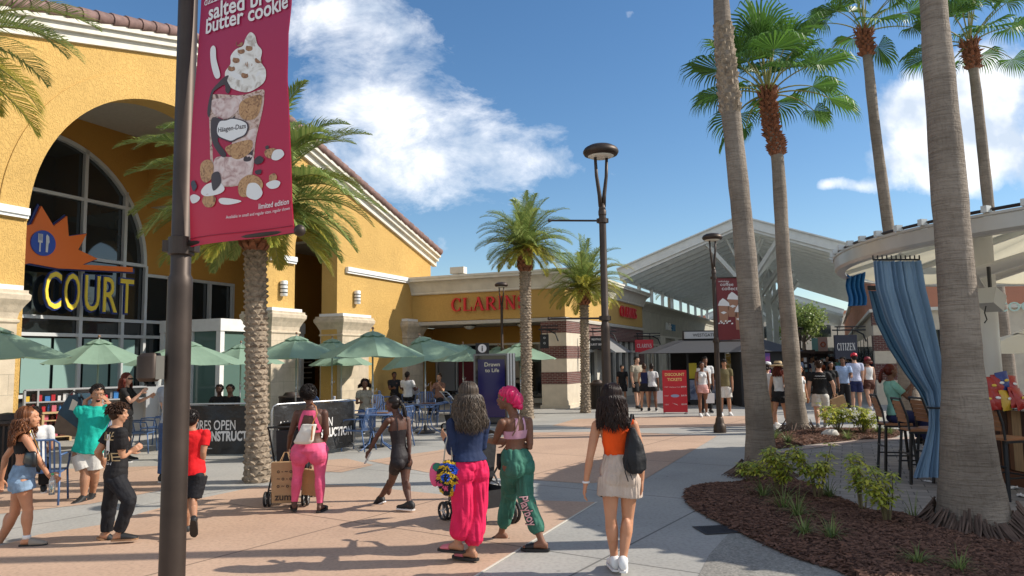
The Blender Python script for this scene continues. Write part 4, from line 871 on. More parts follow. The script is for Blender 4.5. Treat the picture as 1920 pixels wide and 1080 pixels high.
# broadleaf trees down the lane
def leafy(loc, h, r, label, seed):
    rd = random.Random(seed); t = empty("shade_tree", loc, 0, label, "tree"); m = MB(); m.tube([(0,0,0),(0,.1,h*.4),(.1,.1,h*.7)], [.2,.15,.08], 7)
    for i in range(7): a = i*.9; m.tube([(0,.1,h*.45),(cos(a)*r*.6, sin(a)*r*.6, h*(.65+.04*i))], [.08,.03], 5)
    m.build("trunk", M_BARK, t); m = MB(); cl = [(Vector((rd.gauss(0,r*.45), rd.gauss(0,r*.45), h*.72+rd.gauss(0,r*.3))), rd.uniform(.35,.75)) for _ in range(26)]
    for i in range(2600):
        c, s = rd.choice(cl); q = c+Vector((rd.gauss(0,1), rd.gauss(0,1), rd.gauss(0,1)))*s*.55; a = Vector((rd.gauss(0,1), rd.gauss(0,1), rd.gauss(0,1))).normalized()*.13; b = a.cross(Vector((rd.gauss(0,1), rd.gauss(0,1), rd.gauss(0,1)))).normalized()*.09
        m.add([q-a, q+b, q+a, q-b], [(0,1,2,3)])
    m.build("crown", M_LEAF, t)
p = W(1508,640,62); leafy((p.x,p.y,0), 6.3, 2.0, "dark leafy tree seen under the canopy beside the column", 70)
p = W(1340,640,52); date_palm((p.x-3,p.y,0), (p.x-3,p.y,6.4), 1.8, "distant palm seen through the clerestory gap behind the lane roof", 71, nf=24, r=.2, npair=18, boots=False, w=.06)
# ================================================================ STREET FURNITURE
def lamp(x, y, label, dia=.125, H=4.78, arms=(), az=0., name="street_lamp"):
    t = empty(name, (x,y,0), 0, label, "street lamp"); r = dia/2; m = MB()
    m.lathe([(r*2.3,0),(r*2.35,.03),(r*2.3,.16),(r*1.9,.2),(r*1.55,.26),(r*1.4,.34),(r*1.05,.38)], 24); m.build("base", M_BRONZE, t, auto=35)
    m = MB(); m.lathe([(r*1.02,.3),(r,1.0),(r*.97,2.25),(r*.97,2.3),(r*.8,2.32),(r*.78,H-.95),(r*.9,H-.94),(r*.9,H-.88),(r*.7,H-.86)], 24); m.build("pole", M_BRONZE, t, auto=35)
    m = MB()
    for s in (-1, 1):
        pts = [(s*.022,0,H-.82),(s*.035,0,H-.66),(s*.075,0,H-.38),(s*.088,0,H-.1)]; m.tube([(p[0]*cos(az), p[0]*sin(az), p[2]) for p in pts], [.04,.036,.03,.026], 10, flat=.8)
    m.tube([(0,0,H-.9),(0,0,H-.78)], [.055,.04], 12); m.build("fork", M_BRONZE, t, smooth=True)
    m = MB(); m.lathe([(.19,-.10),(.23,-.085),(.25,-.05),(.25,-.03),(.24,-.01),(.235,.0),(.225,.012),(.215,.02),(.16,.05),(.08,.068),(.0,.072)], 32, (0,0,H)); h = m.build("lamp_head", M_BRONZE, t, auto=50)
    m = MB(); m.lathe([(.0,-.12),(.13,-.125),(.18,-.105),(.185,-.098)], 24, (0,0,H)); m.build("lens", mat("lamp_lens", (.7,.68,.6), .3), h, smooth=True)
    for (z, L, a) in arms:
        m = MB(); m.tube([(0,0,z),(cos(a)*L, sin(a)*L, z)], .014, 8); m.lathe([(r*.98,-.035),(r*1.12,-.03),(r*1.12,.03),(r*.98,.035)], 20, (0,0,z)); m.box(-r*1.3,r*1.3,-.02,.02,z-.03,z+.03); m.ell((cos(a)*L, sin(a)*L, z), .024, 8, 6); m.build("banner_arm", M_BRONZE, t, smooth=False)
    return t
q = W(1143,930,10.3); lamp(q.x+.0, q.y, "tall lamp post with two bare banner arms, right of the middle of the plaza", arms=((W(1120,414,q.y).z, .75, pi+.1), (W(1120,597,q.y).z, .78, pi+.1)), az=.3)
l3 = G(1350,811); lamp(l3.x, l3.y, "lamp post carrying the maroon coffee banner, beside the rear planting bed", dia=.13, H=W(1335,450,l3.y).z+.1, arms=((W(1338,521,l3.y).z, .78, -.12),(W(1342,640,l3.y).z, .78, -.12)), az=.4)
q = W(942,690,27.8); lamp(q.x, q.y, "distant lamp post in front of the big red shop letters", H=W(942,535,q.y).z+.05, az=.2)
q = W(1500,640,47); lamp(q.x, q.y, "small far lamp post under the canopies beside the pink banners", H=W(1500,615,q.y).z, az=0)

# near pole with the banner
Yp = 3.92; pc = W(337,560,Yp); PX, PY = pc.x, pc.y; zb = W(345,462,Yp).z
t = lamp(PX, PY, "thick dark banner pole closest to the camera at left", dia=.128, H=5.6, name="banner_pole")
np_ = t
m = MB(); m.lathe([(.052,-.05),(.066,-.045),(.066,.045),(.052,.05)], 24, (0,0,zb)); m.box(-.085,.085,-.035,.035,zb-.03,zb+.03); m.build("clamp", M_BRONZE, t)
BD = Vector((.87,-.49,0)).normalized(); BN = Vector((-BD.y, BD.x, 0)); BN = BN if BN.y < 0 else -BN
B0 = Vector((PX, PY, 0))+BD*.085
def buv(px, py):
    d = ray(px, py); tt = (B0-CAMP).dot(BN)/d.dot(BN); w = CAMP+d*tt-B0; return w.dot(BD), w.z
bzb = buv(357,463)[1]
def bmap(u, v, off=0.): 
    s = v-bzb; return B0+BD*u+BN*(off+.018*sin(s*3.3+u*3)+.012*sin(u*9))+Vector((0,0,v))
bt = empty("hanging_banner", B0+Vector((0,0,bzb)), 0, "large crimson ice cream banner hanging from the nearest pole", "banner")
loc0 = bt.location.copy()
def bfn(off): return lambda u, v: bmap(u, v, off)-loc0
edge = [(558,437),(551,380),(545,300),(537,210),(532,140),(535,60),(545,0)]
R_ = [buv(*e) for e in edge]; L_ = [buv(*e) for e in ((357,463),(359,380),(362,300),(365,210),(368,140),(370,60),(372,0))]
zt = 1.85+bzb; L_.append((L_[-1][0]+.0, zt)); R_.append((R_[-1][0]+.02, zt))
def interp(T, v):
    for a, b in zip(T[:-1], T[1:]):
        if a[1] <= v <= b[1]: return a[0]+(b[0]-a[0])*(v-a[1])/(b[1]-a[1])
    return T[0][0] if v < T[0][1] else T[-1][0]
m = MB(); NV, NU = 40, 12
for off in (0., -.003):
    V = []; F = []
    for i in range(NV+1):
        for j in range(NU+1):
            f = i/NV; lv = L_[0][1]+(zt-L_[0][1])*f; rv = R_[0][1]+(zt-R_[0][1])*f; v = lv+(rv-lv)*j/NU; lu = interp(L_, lv); ru = interp(R_, rv); V.append(bmap(lu+(ru-lu)*j/NU, v, off)-loc0)
    for i in range(NV):
        for j in range(NU): a = i*(NU+1)+j; F.append((a, a+1, a+NU+2, a+NU+1) if off == 0 else (a+NU+1, a+NU+2, a+1, a))
    m.add(V, F)
def banmat():
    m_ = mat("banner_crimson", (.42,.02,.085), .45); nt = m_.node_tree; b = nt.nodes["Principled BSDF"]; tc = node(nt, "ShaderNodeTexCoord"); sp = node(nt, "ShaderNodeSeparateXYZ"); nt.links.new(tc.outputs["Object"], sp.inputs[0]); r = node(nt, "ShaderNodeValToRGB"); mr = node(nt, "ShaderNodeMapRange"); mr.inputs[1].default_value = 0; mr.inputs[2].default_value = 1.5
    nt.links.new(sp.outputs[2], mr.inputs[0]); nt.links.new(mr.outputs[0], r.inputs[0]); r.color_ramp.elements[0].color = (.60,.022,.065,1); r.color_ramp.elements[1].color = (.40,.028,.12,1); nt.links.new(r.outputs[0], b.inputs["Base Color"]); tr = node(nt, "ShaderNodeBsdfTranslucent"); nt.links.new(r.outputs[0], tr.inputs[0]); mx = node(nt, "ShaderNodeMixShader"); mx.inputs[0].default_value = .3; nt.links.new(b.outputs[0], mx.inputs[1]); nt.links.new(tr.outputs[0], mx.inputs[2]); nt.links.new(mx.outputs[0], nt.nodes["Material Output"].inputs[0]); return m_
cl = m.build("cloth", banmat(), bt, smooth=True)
def bpoly(pts, name, m_, off, smooth=True, sub=1):
    P = [buv(*p) for p in pts]; n = len(P)
    if smooth:
        D = []
        for i in range(n):
            a, b, c, d = [Vector(P[(i+k) % n]) for k in (-1,0,1,2)]
            for k in range(5): f = k/5; D.append(.5*((2*b)+(c-a)*f+(2*a-5*b+4*c-d)*f*f+(3*b-a-3*c+d)*f**3))
        P = D
    bm = bmesh.new(); f = bfn(off); vs = [bm.verts.new(f(p[0], p[1])) for p in P]; bm.faces.new(vs); bmesh.ops.triangulate(bm, faces=bm.faces[:]); me = bpy.data.meshes.new(name); bm.to_mesh(me); bm.free(); me.materials.append(m_); return link(name, me, cl)
def marble(name, cols, scale=22, dist=1.5):
    m_ = mat(name, cols[0], .5); nt = m_.node_tree; b = nt.nodes["Principled BSDF"]; tc = node(nt, "ShaderNodeTexCoord"); n = node(nt, "ShaderNodeTexNoise"); n.inputs["Scale"].default_value = scale; n.inputs["Detail"].default_value = 6; n.inputs["Distortion"].default_value = dist; nt.links.new(tc.outputs["Object"], n.inputs["Vector"]); r = node(nt, "ShaderNodeValToRGB"); r.color_ramp.interpolation = 'LINEAR'
    k = len(cols)
    while len(r.color_ramp.elements) < k: r.color_ramp.elements.new(.5)
    for i, c in enumerate(cols): r.color_ramp.elements[i].position = .33+.34*i/(k-1); r.color_ramp.elements[i].color = (*c, 1)
    nt.links.new(n.outputs["Fac"], r.inputs[0]); nt.links.new(r.outputs[0], b.inputs["Base Color"]); return m_
A_CREAM = marble("print_cream", [(.42,.36,.30),(.72,.68,.62),(.80,.78,.74)], 14); A_CUP = marble("print_sundae", [(.10,.035,.025),(.50,.33,.26),(.62,.47,.40),(.28,.14,.08)], 20); A_CHOC = mat("print_chocolate", (.035,.015,.012), .3); A_COOK = marble("print_cookie", [(.18,.08,.03),(.45,.24,.10),(.52,.30,.13)], 40); A_WH = mat("print_white", (.74,.72,.70), .5); A_SHELL = marble("print_icecream", [(.38,.22,.20),(.62,.46,.42),(.70,.58,.54)], 18); A_CRUMB = marble("print_crumble", [(.16,.06,.02),(.40,.20,.09)], 60)
bpoly([(397,196),(400,182),(410,178),(450,178),(485,165),(489,178),(487,205),(478,262),(474,330),(462,345),(435,352),(412,346),(405,320),(401,250)], "sundae_cup", A_CUP, .002)
bpoly([(402,190),(430,184),(452,180),(448,205),(430,224),(410,218),(402,205)], "ice_cream", A_SHELL, .003)
bpoly([(412,300),(440,296),(474,292),(473,328),(460,343),(436,350),(413,343)], "ice_cream", A_SHELL, .003); bpoly([(440,268),(476,240),(474,280),(455,285)], "ice_cream", A_SHELL, .003)
bpoly([(452,190),(484,176),(480,215),(462,225),(450,215)], "cookie_crumble", A_COOK, .0035); bpoly([(432,276),(470,262),(470,285),(450,300),(434,290)], "cookie_crumble", A_COOK, .0035)
bpoly([(406,222),(432,228),(442,218),(440,236),(416,262),(431,290),(424,296),(408,272),(403,245)], "chocolate_swirl", A_CHOC, .003); bpoly([(459,300),(471,270),(474,290),(470,302)], "chocolate_swirl", A_CHOC, .003)
bpoly([(425,150),(424,135),(432,120),(432,105),(440,92),(452,84),(456,70),(464,58),(472,64),(476,80),(484,92),(482,112),(491,128),(490,148),(478,162),(460,172),(440,168),(430,160)], "whipped_cream", A_CREAM, .004)
for i, P in enumerate([[(430,125),(450,140),(480,132),(476,141),(450,150),(432,140)],[(440,98),(456,110),(478,104),(474,112),(455,119),(440,108)],[(456,72),(466,82),(474,78),(470,88),(458,82)]]): bpoly(P, "cream_ridge", A_WH, .005)
rr = random.Random(4)
for (x, y) in [(441,112),(462,118),(449,94),(478,110),(456,140),(434,128),(462,88),(446,80)]: bpoly([(x+rr.uniform(-5,5), y+rr.uniform(-5,5)) for _ in range(1)]+[(x+5,y-3),(x+6,y+3),(x,y+6),(x-5,y+3),(x-4,y-4)], "crumb", A_CRUMB, .006)
bpoly([(397,196),(402,172),(412,158),(422,146),(430,142),(428,152),(434,165),(431,176),(426,172),(424,160),(412,168),(404,178),(402,205),(400,222),(396,215)], "fudge_drip", A_CHOC, .005)
bpoly([(396,94),(401,86),(406,92),(408,112),(416,142),(410,149),(404,140),(398,118)], "spoon", A_WH, .006)
bpoly([(414,240),(418,228),(430,226),(438,222),(447,223),(458,226),(465,232),(466,242),(462,254),(450,262),(440,268),(430,265),(418,260),(414,252)], "logo_plate", mat("print_line", (.05,.03,.04), .5), .0065)
bpoly([(416,240),(420,230),(430,228),(438,224.5),(447,225),(457,228),(463,233),(464,242),(460,253),(449,260),(440,265.5),(430,263),(420,258),(416,251)], "logo_plate", A_WH, .0075)
def btext(txt, px, py, px2, size, name, m_, off=.008, **kw):
    """baseline from (px,py); fitted so that the text ends at px2"""
    u0, v0 = buv(px, py); u1, _ = buv(px2, py-1); V, F = text_geo(txt, 1.0, align='LEFT', **kw); w = max(v[0] for v in V); s = (u1-u0)/w; f = bfn(off); mm = MB(); text_on(mm, txt, lambda a, b: f(u0+a, v0+b*1.06), s, align='LEFT', **kw); mm.build(name, m_, cl)
    return
btext("Häagen-Dazs", 417, 251, 462, None, "logo_text", mat("print_line", (.05,.03,.04), .5), .0085, bold=.01)
btext("dazzle me", 381, 11, 441, None, "text_line", A_WH); btext("salted brown", 390, 39, 545, None, "text_line", A_WH, bold=.02); btext("butter cookie", 385, 64, 538, None, "text_line", A_WH, bold=.02)
btext("limited edition", 488, 393, 547, None, "text_line", A_WH, bold=.01); btext("Available in small and regular sizes, regular shown", 433, 412, 549, None, "text_line", A_WH)
for P in [[(386,310),(400,302),(410,312),(408,335),(396,345),(386,335)],[(455,340),(470,328),(488,334),(494,350),(480,366),(458,370),(452,356)],[(495,282),(510,277),(518,283),(512,296),(498,294)],[(505,330),(515,325),(520,335),(508,343)],[(388,378),(398,366),(414,372),(410,388),(396,390)]]: bpoly(P, "cookie", A_COOK, .004)
for P in [[(386,362),(398,348),(420,344),(430,356),(420,366),(396,370)],[(470,345),(484,345),(494,362),(484,375),(468,370),(466,358)],[(420,376),(430,373),(458,378),(440,385),(424,384)],[(512,282),(526,280),(532,290),(520,300),(508,297)],[(500,345),(515,338),(527,342),(522,352),(508,354)],[(362,370),(372,366),(384,372),(378,380),(366,382)]]: bpoly(P, "cream_splash", A_WH, .0045)
for P in [[(478,300),(486,292),(494,298),(490,306),(480,308)],[(408,330),(420,325),(424,345),(412,360),(408,350)],[(496,274),(501,272),(502,278),(497,279)],[(480,321),(490,318),(490,326),(482,327)],[(365,345),(372,340),(378,352),(370,360)]]: bpoly(P, "chocolate_piece", A_CHOC, .006)
m = MB(); f = bfn(.004); a = [buv(357,448), buv(557,424)]; pts = [f(interp(L_, a[0][1])*(1-j/12)+interp(R_, a[1][1])*j/12, a[0][1]*(1-j/12)+a[1][1]*j/12) for j in range(13)]; m.tube(pts, .002, 4); m.build("hem", mat("hem_crimson", (.30,.015,.05), .5), cl)
e = buv(562,432); ba = MB(); p0 = Vector((0,0,zb+.01)); p1 = B0+BD*e[0]+Vector((0,0,e[1]))-Vector((PX,PY,0)); ba.tube([p0,p1], .013, 10); ba.ell(p1, .028, 12, 8); ba.build("banner_arm", M_BRONZE, np_, smooth=True)
# call box on the near pole
z0 = W(290,715,Yp).z; z1 = W(290,662,Yp).z
cbx = empty("loudspeaker", (PX-.135, PY-.03, z0), R(12), "small rounded brown speaker box strapped to the nearest pole", "speaker"); m = MB(); h = z1-z0
m.loft([(Vector((0,0,.0)), Vector((1,0,0)), Vector((0,1,0)), .038, .05),(Vector((0,0,h*.12)), Vector((1,0,0)), Vector((0,1,0)), .052,.065),(Vector((0,0,h*.88)), Vector((1,0,0)), Vector((0,1,0)), .052,.065),(Vector((.01,0,h)), Vector((1,0,0)), Vector((0,1,0)), .036,.05)], 24, p=4); m.build("housing", M_BRONZE, cbx, auto=35)
m = MB(); m.box(.045,.085,-.055,.03,h*.08,h*.9); m.build("bracket", mat("tan_metal", (.30,.27,.22), .4, metal=.3), cbx); m = MB(); m.tube([(-.02,0,-.001),(0,-.02,-.02),(.04,-.02,-.02)], .006, 6); m.build("cable", M_DARK, cbx)

# coffee banner on lamp 3
Yl = l3.y-.02
def c3(px, py, off=0.): p = W(px, py, Yl+off*0); return p
t0 = W(1345,640,Yl); cbn = empty("hanging_banner", t0, 0, "maroon coffee collection banner on the lamp post right of centre", "banner"); fl = lambda px, py, k: W(px, py, Yl-.002*k)-t0
m = MB(); 
P = [(1339,521),(1341,560),(1343,600),(1345,638),(1396,636),(1398,600),(1399,560),(1400,519)]
m.prism([fl(x,y,0) for x,y in P], (0,.004,0)); c_ = m.build("cloth", mat("banner_maroon", (.16,.015,.018), .5), cbn, fix=True)
def cpoly(pts, name, m_, k): mm = MB(); mm.poly([fl(x,y,k) for x,y in pts]); mm.build(name, m_, c_)
for (cx, top, w, h) in [(1357,572,20,32),(1374,560,20,34),(1386,584,16,34)]:
    cpoly([(cx-w/2,top),(cx+w/2,top),(cx+w/2-2.5,top+h),(cx-w/2+2.5,top+h)], "printed_cup", mat("print_frappe", (.34,.17,.10), .5), 2)
    cpoly([(cx-w/2-1,top+1),(cx-w/2+2,top-7),(cx-2,top-13),(cx+3,top-10),(cx+w/2,top-4),(cx+w/2+1,top+2)], "printed_cream", A_WH, 3)
    cpoly([(cx-6,top+14),(cx,top+11.5),(cx+6,top+14),(cx,top+17)], "printed_label", A_WH, 4)
for i in range(9): x = 1346+i*3+rr.uniform(-1,1); y = 604+rr.uniform(-3,3); cpoly([(x,y),(x+3,y-1.5),(x+4,y+1),(x+1,y+2)], "printed_bean", A_WH, 3)
def ctext(txt, px, py, px2, bold=0.):
    V, F = text_geo(txt, 1.0, align='LEFT', bold=bold); w = max(v[0] for v in V); s = (px2-px)/w; mm = MB(); text_on(mm, txt, lambda a,b: fl(px+a, py-b*.85, 4), s, align='LEFT', bold=bold); mm.build("printed_text", A_WH, c_)
ctext("milkshake", 1347, 529, 1367); ctext("coffee", 1350, 536, 1375, .0); ctext("collection", 1353, 544, 1397, .0)

# ---------------------------------------------------------------- umbrellas
M_UMB = mat("green_canvas", (.25,.37,.27), .8, noise_amt=.12, noise_scale=3, bump=.2, bump_scale=14, bump_dist=.02); 
nt = M_UMB.node_tree; b_ = nt.nodes["Principled BSDF"]; tr = node(nt, "ShaderNodeBsdfTranslucent"); tr.inputs[0].default_value = (.25,.42,.28,1); mx = node(nt, "ShaderNodeMixShader"); mx.inputs[0].default_value = .25; nt.links.new(b_.outputs[0], mx.inputs[1]); nt.links.new(tr.outputs[0], mx.inputs[2]); nt.links.new(mx.outputs[0], nt.nodes["Material Output"].inputs[0])
M_POLE = mat("silver_pole", (.55,.55,.53), .35, metal=.7)
def umbrella(px, py, Y, rad, label, drop=.52, rot=0., tilt=0., tdir=0., mt=None, name="patio_umbrella", group="green umbrellas over the cafe tables", tuck=.03):
    a = W(px, py, Y); H = a.z; t = empty(name, (a.x, a.y, 0), 0, label, "umbrella", group); mt = mt or M_UMB
    pivot = Vector((0,0,H-.6)); ax = Vector((-sin(tdir), cos(tdir), 0)); Q = Matrix.Rotation(tilt, 3, ax)
    def T(v): return pivot+Q @ (Vector(v)-pivot)
    n = 8; z0 = H-.06; m = MB(); V = []; F = []; K = 6; S = 6; rows = []
    for k in range(K+1):
        f = .16+.84*k/K; row = []
        for j in range(n):
            for s_ in range(S):
                a0 = rot+2*pi*j/n; a1 = rot+2*pi*(j+1)/n; g = s_/S; p = Vector((cos(a0),sin(a0),0)).lerp(Vector((cos(a1),sin(a1),0)), g)*rad*f; sag = math.sin(pi*g); z = z0-drop*(f**1.12)-sag*tuck*f*1.2
                p = p*(1-sag*.035*f); row.append(T((p.x,p.y,z)))
        rows.append(row)
    for k in range(K+1): V += rows[k]
    N = n*S
    for k in range(K):
        for j in range(N): F.append((k*N+j, (k+1)*N+j, (k+1)*N+(j+1) % N, k*N+(j+1) % N))
    m.add(V, F); m.build("canopy", mt, t)
    m = MB(); V = []; F = []
    for (f, z) in ((.0,.03),(.10,.0),(.24,-.085)):
        for j in range(N): aa = rot+2*pi*j/N; wv = .012*math.sin(aa*8)*f/.24; V.append(T((cos(aa)*rad*f, sin(aa)*rad*f, z0+z+wv)))
    for k in range(2):
        for j in range(N): F.append((k*N+j, (k+1)*N+j, (k+1)*N+(j+1) % N, k*N+(j+1) % N))
    m.add(V, F); m.build("vent_cap", mt, t)
    m = MB(); m.tube([(0,0,.02),(0,0,H-.6)], .019, 10); m.tube([T((0,0,H-.6)), T((0,0,H))], .017, 8); m.tube([(0,0,1.12),(0,0,1.3)], .027, 10); m.tube([(0,0,1.2),(.07,.0,1.2),(.09,0,1.26)], .008, 6); m.build("pole", M_POLE, t, smooth=True)
    m = MB(); m.ell(T((0,0,H+.03)), .032, 10, 8); m.build("finial", mat("wood_finial", (.25,.14,.08), .5), t, smooth=True)
    m = MB()
    for j in range(n):
        a0 = rot+2*pi*j/n; c, s_ = cos(a0), sin(a0); m.tube([T((c*.03,s_*.03,z0-.02)), T((c*rad*.98,s_*rad*.98,z0-drop-.012))], .008, 4); m.tube([T((c*.03,s_*.03,z0-.42)), T((c*rad*.5,s_*rad*.5,z0-drop*.46-.02))], .007, 4)
    m.build("ribs", M_POLE, t)
    m = MB(); m.lathe([(.0,.0),(.26,.0),(.26,.03),(.05,.07),(.035,.2)], 20); m.build("base", M_DARK, t, auto=40); return t
umbrella(-12,608,13.0,1.28,"large green umbrella cut by the left edge, in front of the stone pillar",rot=.2)
umbrella(186,633,17.2,1.2,"green umbrella in front of the shelves, second from the left edge",rot=.1)
umbrella(352,636,15.6,1.2,"green umbrella behind the nearest dark pole",rot=.35,drop=.45)
umbrella(452,643,21.0,1.2,"green umbrella mostly hidden behind the studded palm trunk",rot=.3)
umbrella(556,627,18.6,1.22,"green umbrella right of the studded palm trunk, above the pink clad woman",rot=.15)
umbrella(623,633,23.5,1.2,"shaded green umbrella partly behind the biggest one",rot=.4)
umbrella(699,618,16.4,1.16,"widest dark green umbrella in front of the third stone pillar",rot=.28)
umbrella(797,628,19.4,1.15,"tilted green umbrella over the round blue table",rot=.1,tilt=R(14),tdir=R(200),drop=.55)
umbrella(868,644,25.5,1.2,"small green umbrella left of the information kiosk, behind the tilted one",rot=.3)
umbrella(934,648,29.3,1.15,"green umbrella just peeping over the top of the information kiosk",rot=.2)
umbrella(975,641,24.6,1.25,"green umbrella behind the tall date palm trunk, beside the brick pier",rot=.25,drop=.5)
umbrella(640,652,25.5,1.1,"lowest green umbrella in the shade between the stone pillars",rot=.1)

# ---------------------------------------------------------------- tables and chairs
M_BLUE = mat("blue_powder_coat", (.065,.125,.27), .4, noise_amt=.15, noise_scale=10)
def make_table():
    t = empty("cafe_table", (0,0,0), 0, "x", "table", "round blue cafe tables"); m = MB(); m.lathe([(.0,.715),(.42,.715),(.46,.72),(.465,.735),(.455,.745),(.0,.745)], 32); m.build("tabletop", M_BLUE, t, auto=40)
    for k in range(4):
        a = pi/4+k*pi/2; c, s = cos(a), sin(a); m = MB(); m.tube([(c*.38,s*.38,.715),(c*.2,s*.2,.55),(c*.14,s*.14,.35),(c*.2,s*.2,.14),(c*.42,s*.42,.02),(c*.46,s*.46,.012)], .015, 8); m.build("leg", M_BLUE, t, smooth=True)
    m = MB(); m.tube([(cos(a)*.15, sin(a)*.15, .35) for a in [2*pi*i/16 for i in range(16)]], .009, 6, closed=True); m.build("ring", M_BLUE, t, smooth=True); return t
def make_chair():
    t = empty("cafe_chair", (0,0,0), 0, "x", "chair", "blue metal cafe chairs")   # sitter faces +x
    m = MB(); m.box(-.2,.22,-.21,.21,.425,.437); m.tube([(-.2,-.215,.43),(.22,-.215,.43),(.235,0,.425),(.22,.215,.43),(-.2,.215,.43)], .013, 8); m.build("seat", M_BLUE, t)
    m = MB(); m.tube([(-.2,-.21,.43),(-.25,-.22,.62),(-.30,-.21,.82),(-.31,-.15,.87),(-.31,.15,.87),(-.30,.21,.82),(-.25,.22,.62),(-.2,.21,.43)], .014, 8)
    for k in range(7): y = -.15+k*.05; m.bar((-.205,y,.44), (-.305,y,.865), .022, .006, up=(1,0,0))
    m.build("backrest", M_BLUE, t)
    for s in (-1, 1):
        m = MB(); m.tube([(-.26,.215*s,.66),(0,.25*s,.665),(.2,.25*s,.65),(.23,.24*s,.55),(.225,.22*s,.43)], .014, 8); m.build("armrest", M_BLUE, t, smooth=True)
        m = MB(); m.tube([(.225,.22*s,.44),(.26,.235*s,.01)], .014, 8); m.build("leg", M_BLUE, t, smooth=True); m = MB(); m.tube([(-.2,.21*s,.44),(-.29,.225*s,.01)], .014, 8); m.build("leg", M_BLUE, t, smooth=True)
    return t
T0 = make_table(); C0 = make_chair(); 
def put(proto, first, x, y, rz, label):
    o = proto if first else copy_tree(proto); o.location = (x, y, .004); o.rotation_euler = (0,0,rz); o["label"] = label; return o
for i, (px, py, rz, l) in enumerate([(705,842,.2,"round blue table under the widest green umbrella, behind the black barrier"),(797,812,.5,"round blue table whose umbrella is tilted"),(972,782,.8,"round blue table right of the information kiosk, beside the brick pier"),(640,800,.1,"blue table in the shade behind the barrier's right end"),(868,790,.3,"blue table just left of the information kiosk"),(352,842,.3,"blue table hidden behind the nearest dark pole"),(556,808,.4,"blue table between the stone pillars behind the right barrier"),(186,840,.3,"blue table in front of the snack shelves")]):
    p = G(px, py); put(T0, i == 0, p.x, p.y, rz, l)
CH = [(82,945,R(110),"blue slatted chair at the left edge with the white shirted sitter"),(212,838,R(-15),"blue chair behind the big shoulder bag"),(262,850,R(5),"blue armchair facing right, behind the black tee shirt boy"),(292,838,R(170),"blue armchair just left of the nearest dark pole"),(672,846,R(160),"blue chair with the sunlit back at the right end of the barrier"),(652,822,R(60),"blue chair with a woman in glasses beyond the barrier"),(745,838,R(150),"blue chair behind the girl in the black romper"),(760,805,R(20),"blue chair left of the tilted umbrella's table"),(836,800,R(190),"blue chair right of the tilted umbrella's table"),(800,790,R(-80),"blue chair behind the tilted umbrella's table"),(770,775,R(-100),"blue chair with the man in white seen from behind"),(828,778,R(-60),"blue chair with the woman in sunglasses"),(728,782,R(20),"empty blue chair in the shade by the fourth stone pillar"),(600,800,R(60),"blue chair in the shade behind the barrier, near the third pillar"),(862,788,R(200),"blue chair touching the left side of the information kiosk"),(712,800,R(-60),"blue chair below the widest umbrella, right of its pole")]
for i, (px, py, l) in enumerate([(705,842,"paper cup on the table under the widest umbrella"),(797,812,"paper cup on the table with the tilted umbrella"),(640,800,"paper cup on the shaded table behind the barrier"),(186,840,"paper cup on the table before the snack shelves")]):
    p = G(px, py); m = MB(); m.lathe([(.027,0),(.038,.11),(.04,.112),(.04,.12),(0,.122)], 14); o = tag(m.build("paper_cup", A_WH, auto=40), l, "cup"); o.location = (p.x-.18, p.y-.12, .751)
    t = tag(MB().box(-.17,.17,-.12,.12,0,.015).build("food_tray", mat("tray_brown", (.20,.08,.04), .5)), l.replace("paper cup", "brown food tray"), "tray"); t.location = (p.x+.1, p.y-.05, .751)
for i, (px, py, rz, l) in enumerate(CH): p = G(px, py); put(C0, i == 0, p.x, p.y, rz, l)

# bins
def bin_(px, py, r, h, label):
    p = G(px, py); t = empty("litter_bin", (p.x, p.y, 0), 0, label, "litter bin"); m = MB(); m.lathe([(r*.86,.03),(r*.86,h-.1)], 20); m.build("liner", M_BLACK, t)
    m = MB()
    for k in range(28): a = 2*pi*k/28; c, s = cos(a), sin(a); m.bar((c*r,s*r,.04), (c*r*1.04,s*r*1.04,h-.06), .026, .008, up=(c,s,0))
    m.build("slats", M_BRONZE, t); m = MB(); m.lathe([(r*.7,h),(r*1.08,h-.01),(r*1.12,h-.05),(r*1.04,h-.09)], 24); m.lathe([(r*1.05,.0),(r*1.05,.06)], 24); m.lathe([(r*.75,h+.0),(r*.5,h+.09),(0,h+.11)], 20); m.build("rim", M_BRONZE, t, auto=40)
bin_(8,905,.29,1.0,"slatted dark litter bin at the left edge behind the curly haired woman"); bin_(545,808,.3,.95,"slatted litter bin between the barrier and the second stone pillar"); bin_(1121,766,.29,.95,"slatted litter bin beside the brick pier and the tall lamp")

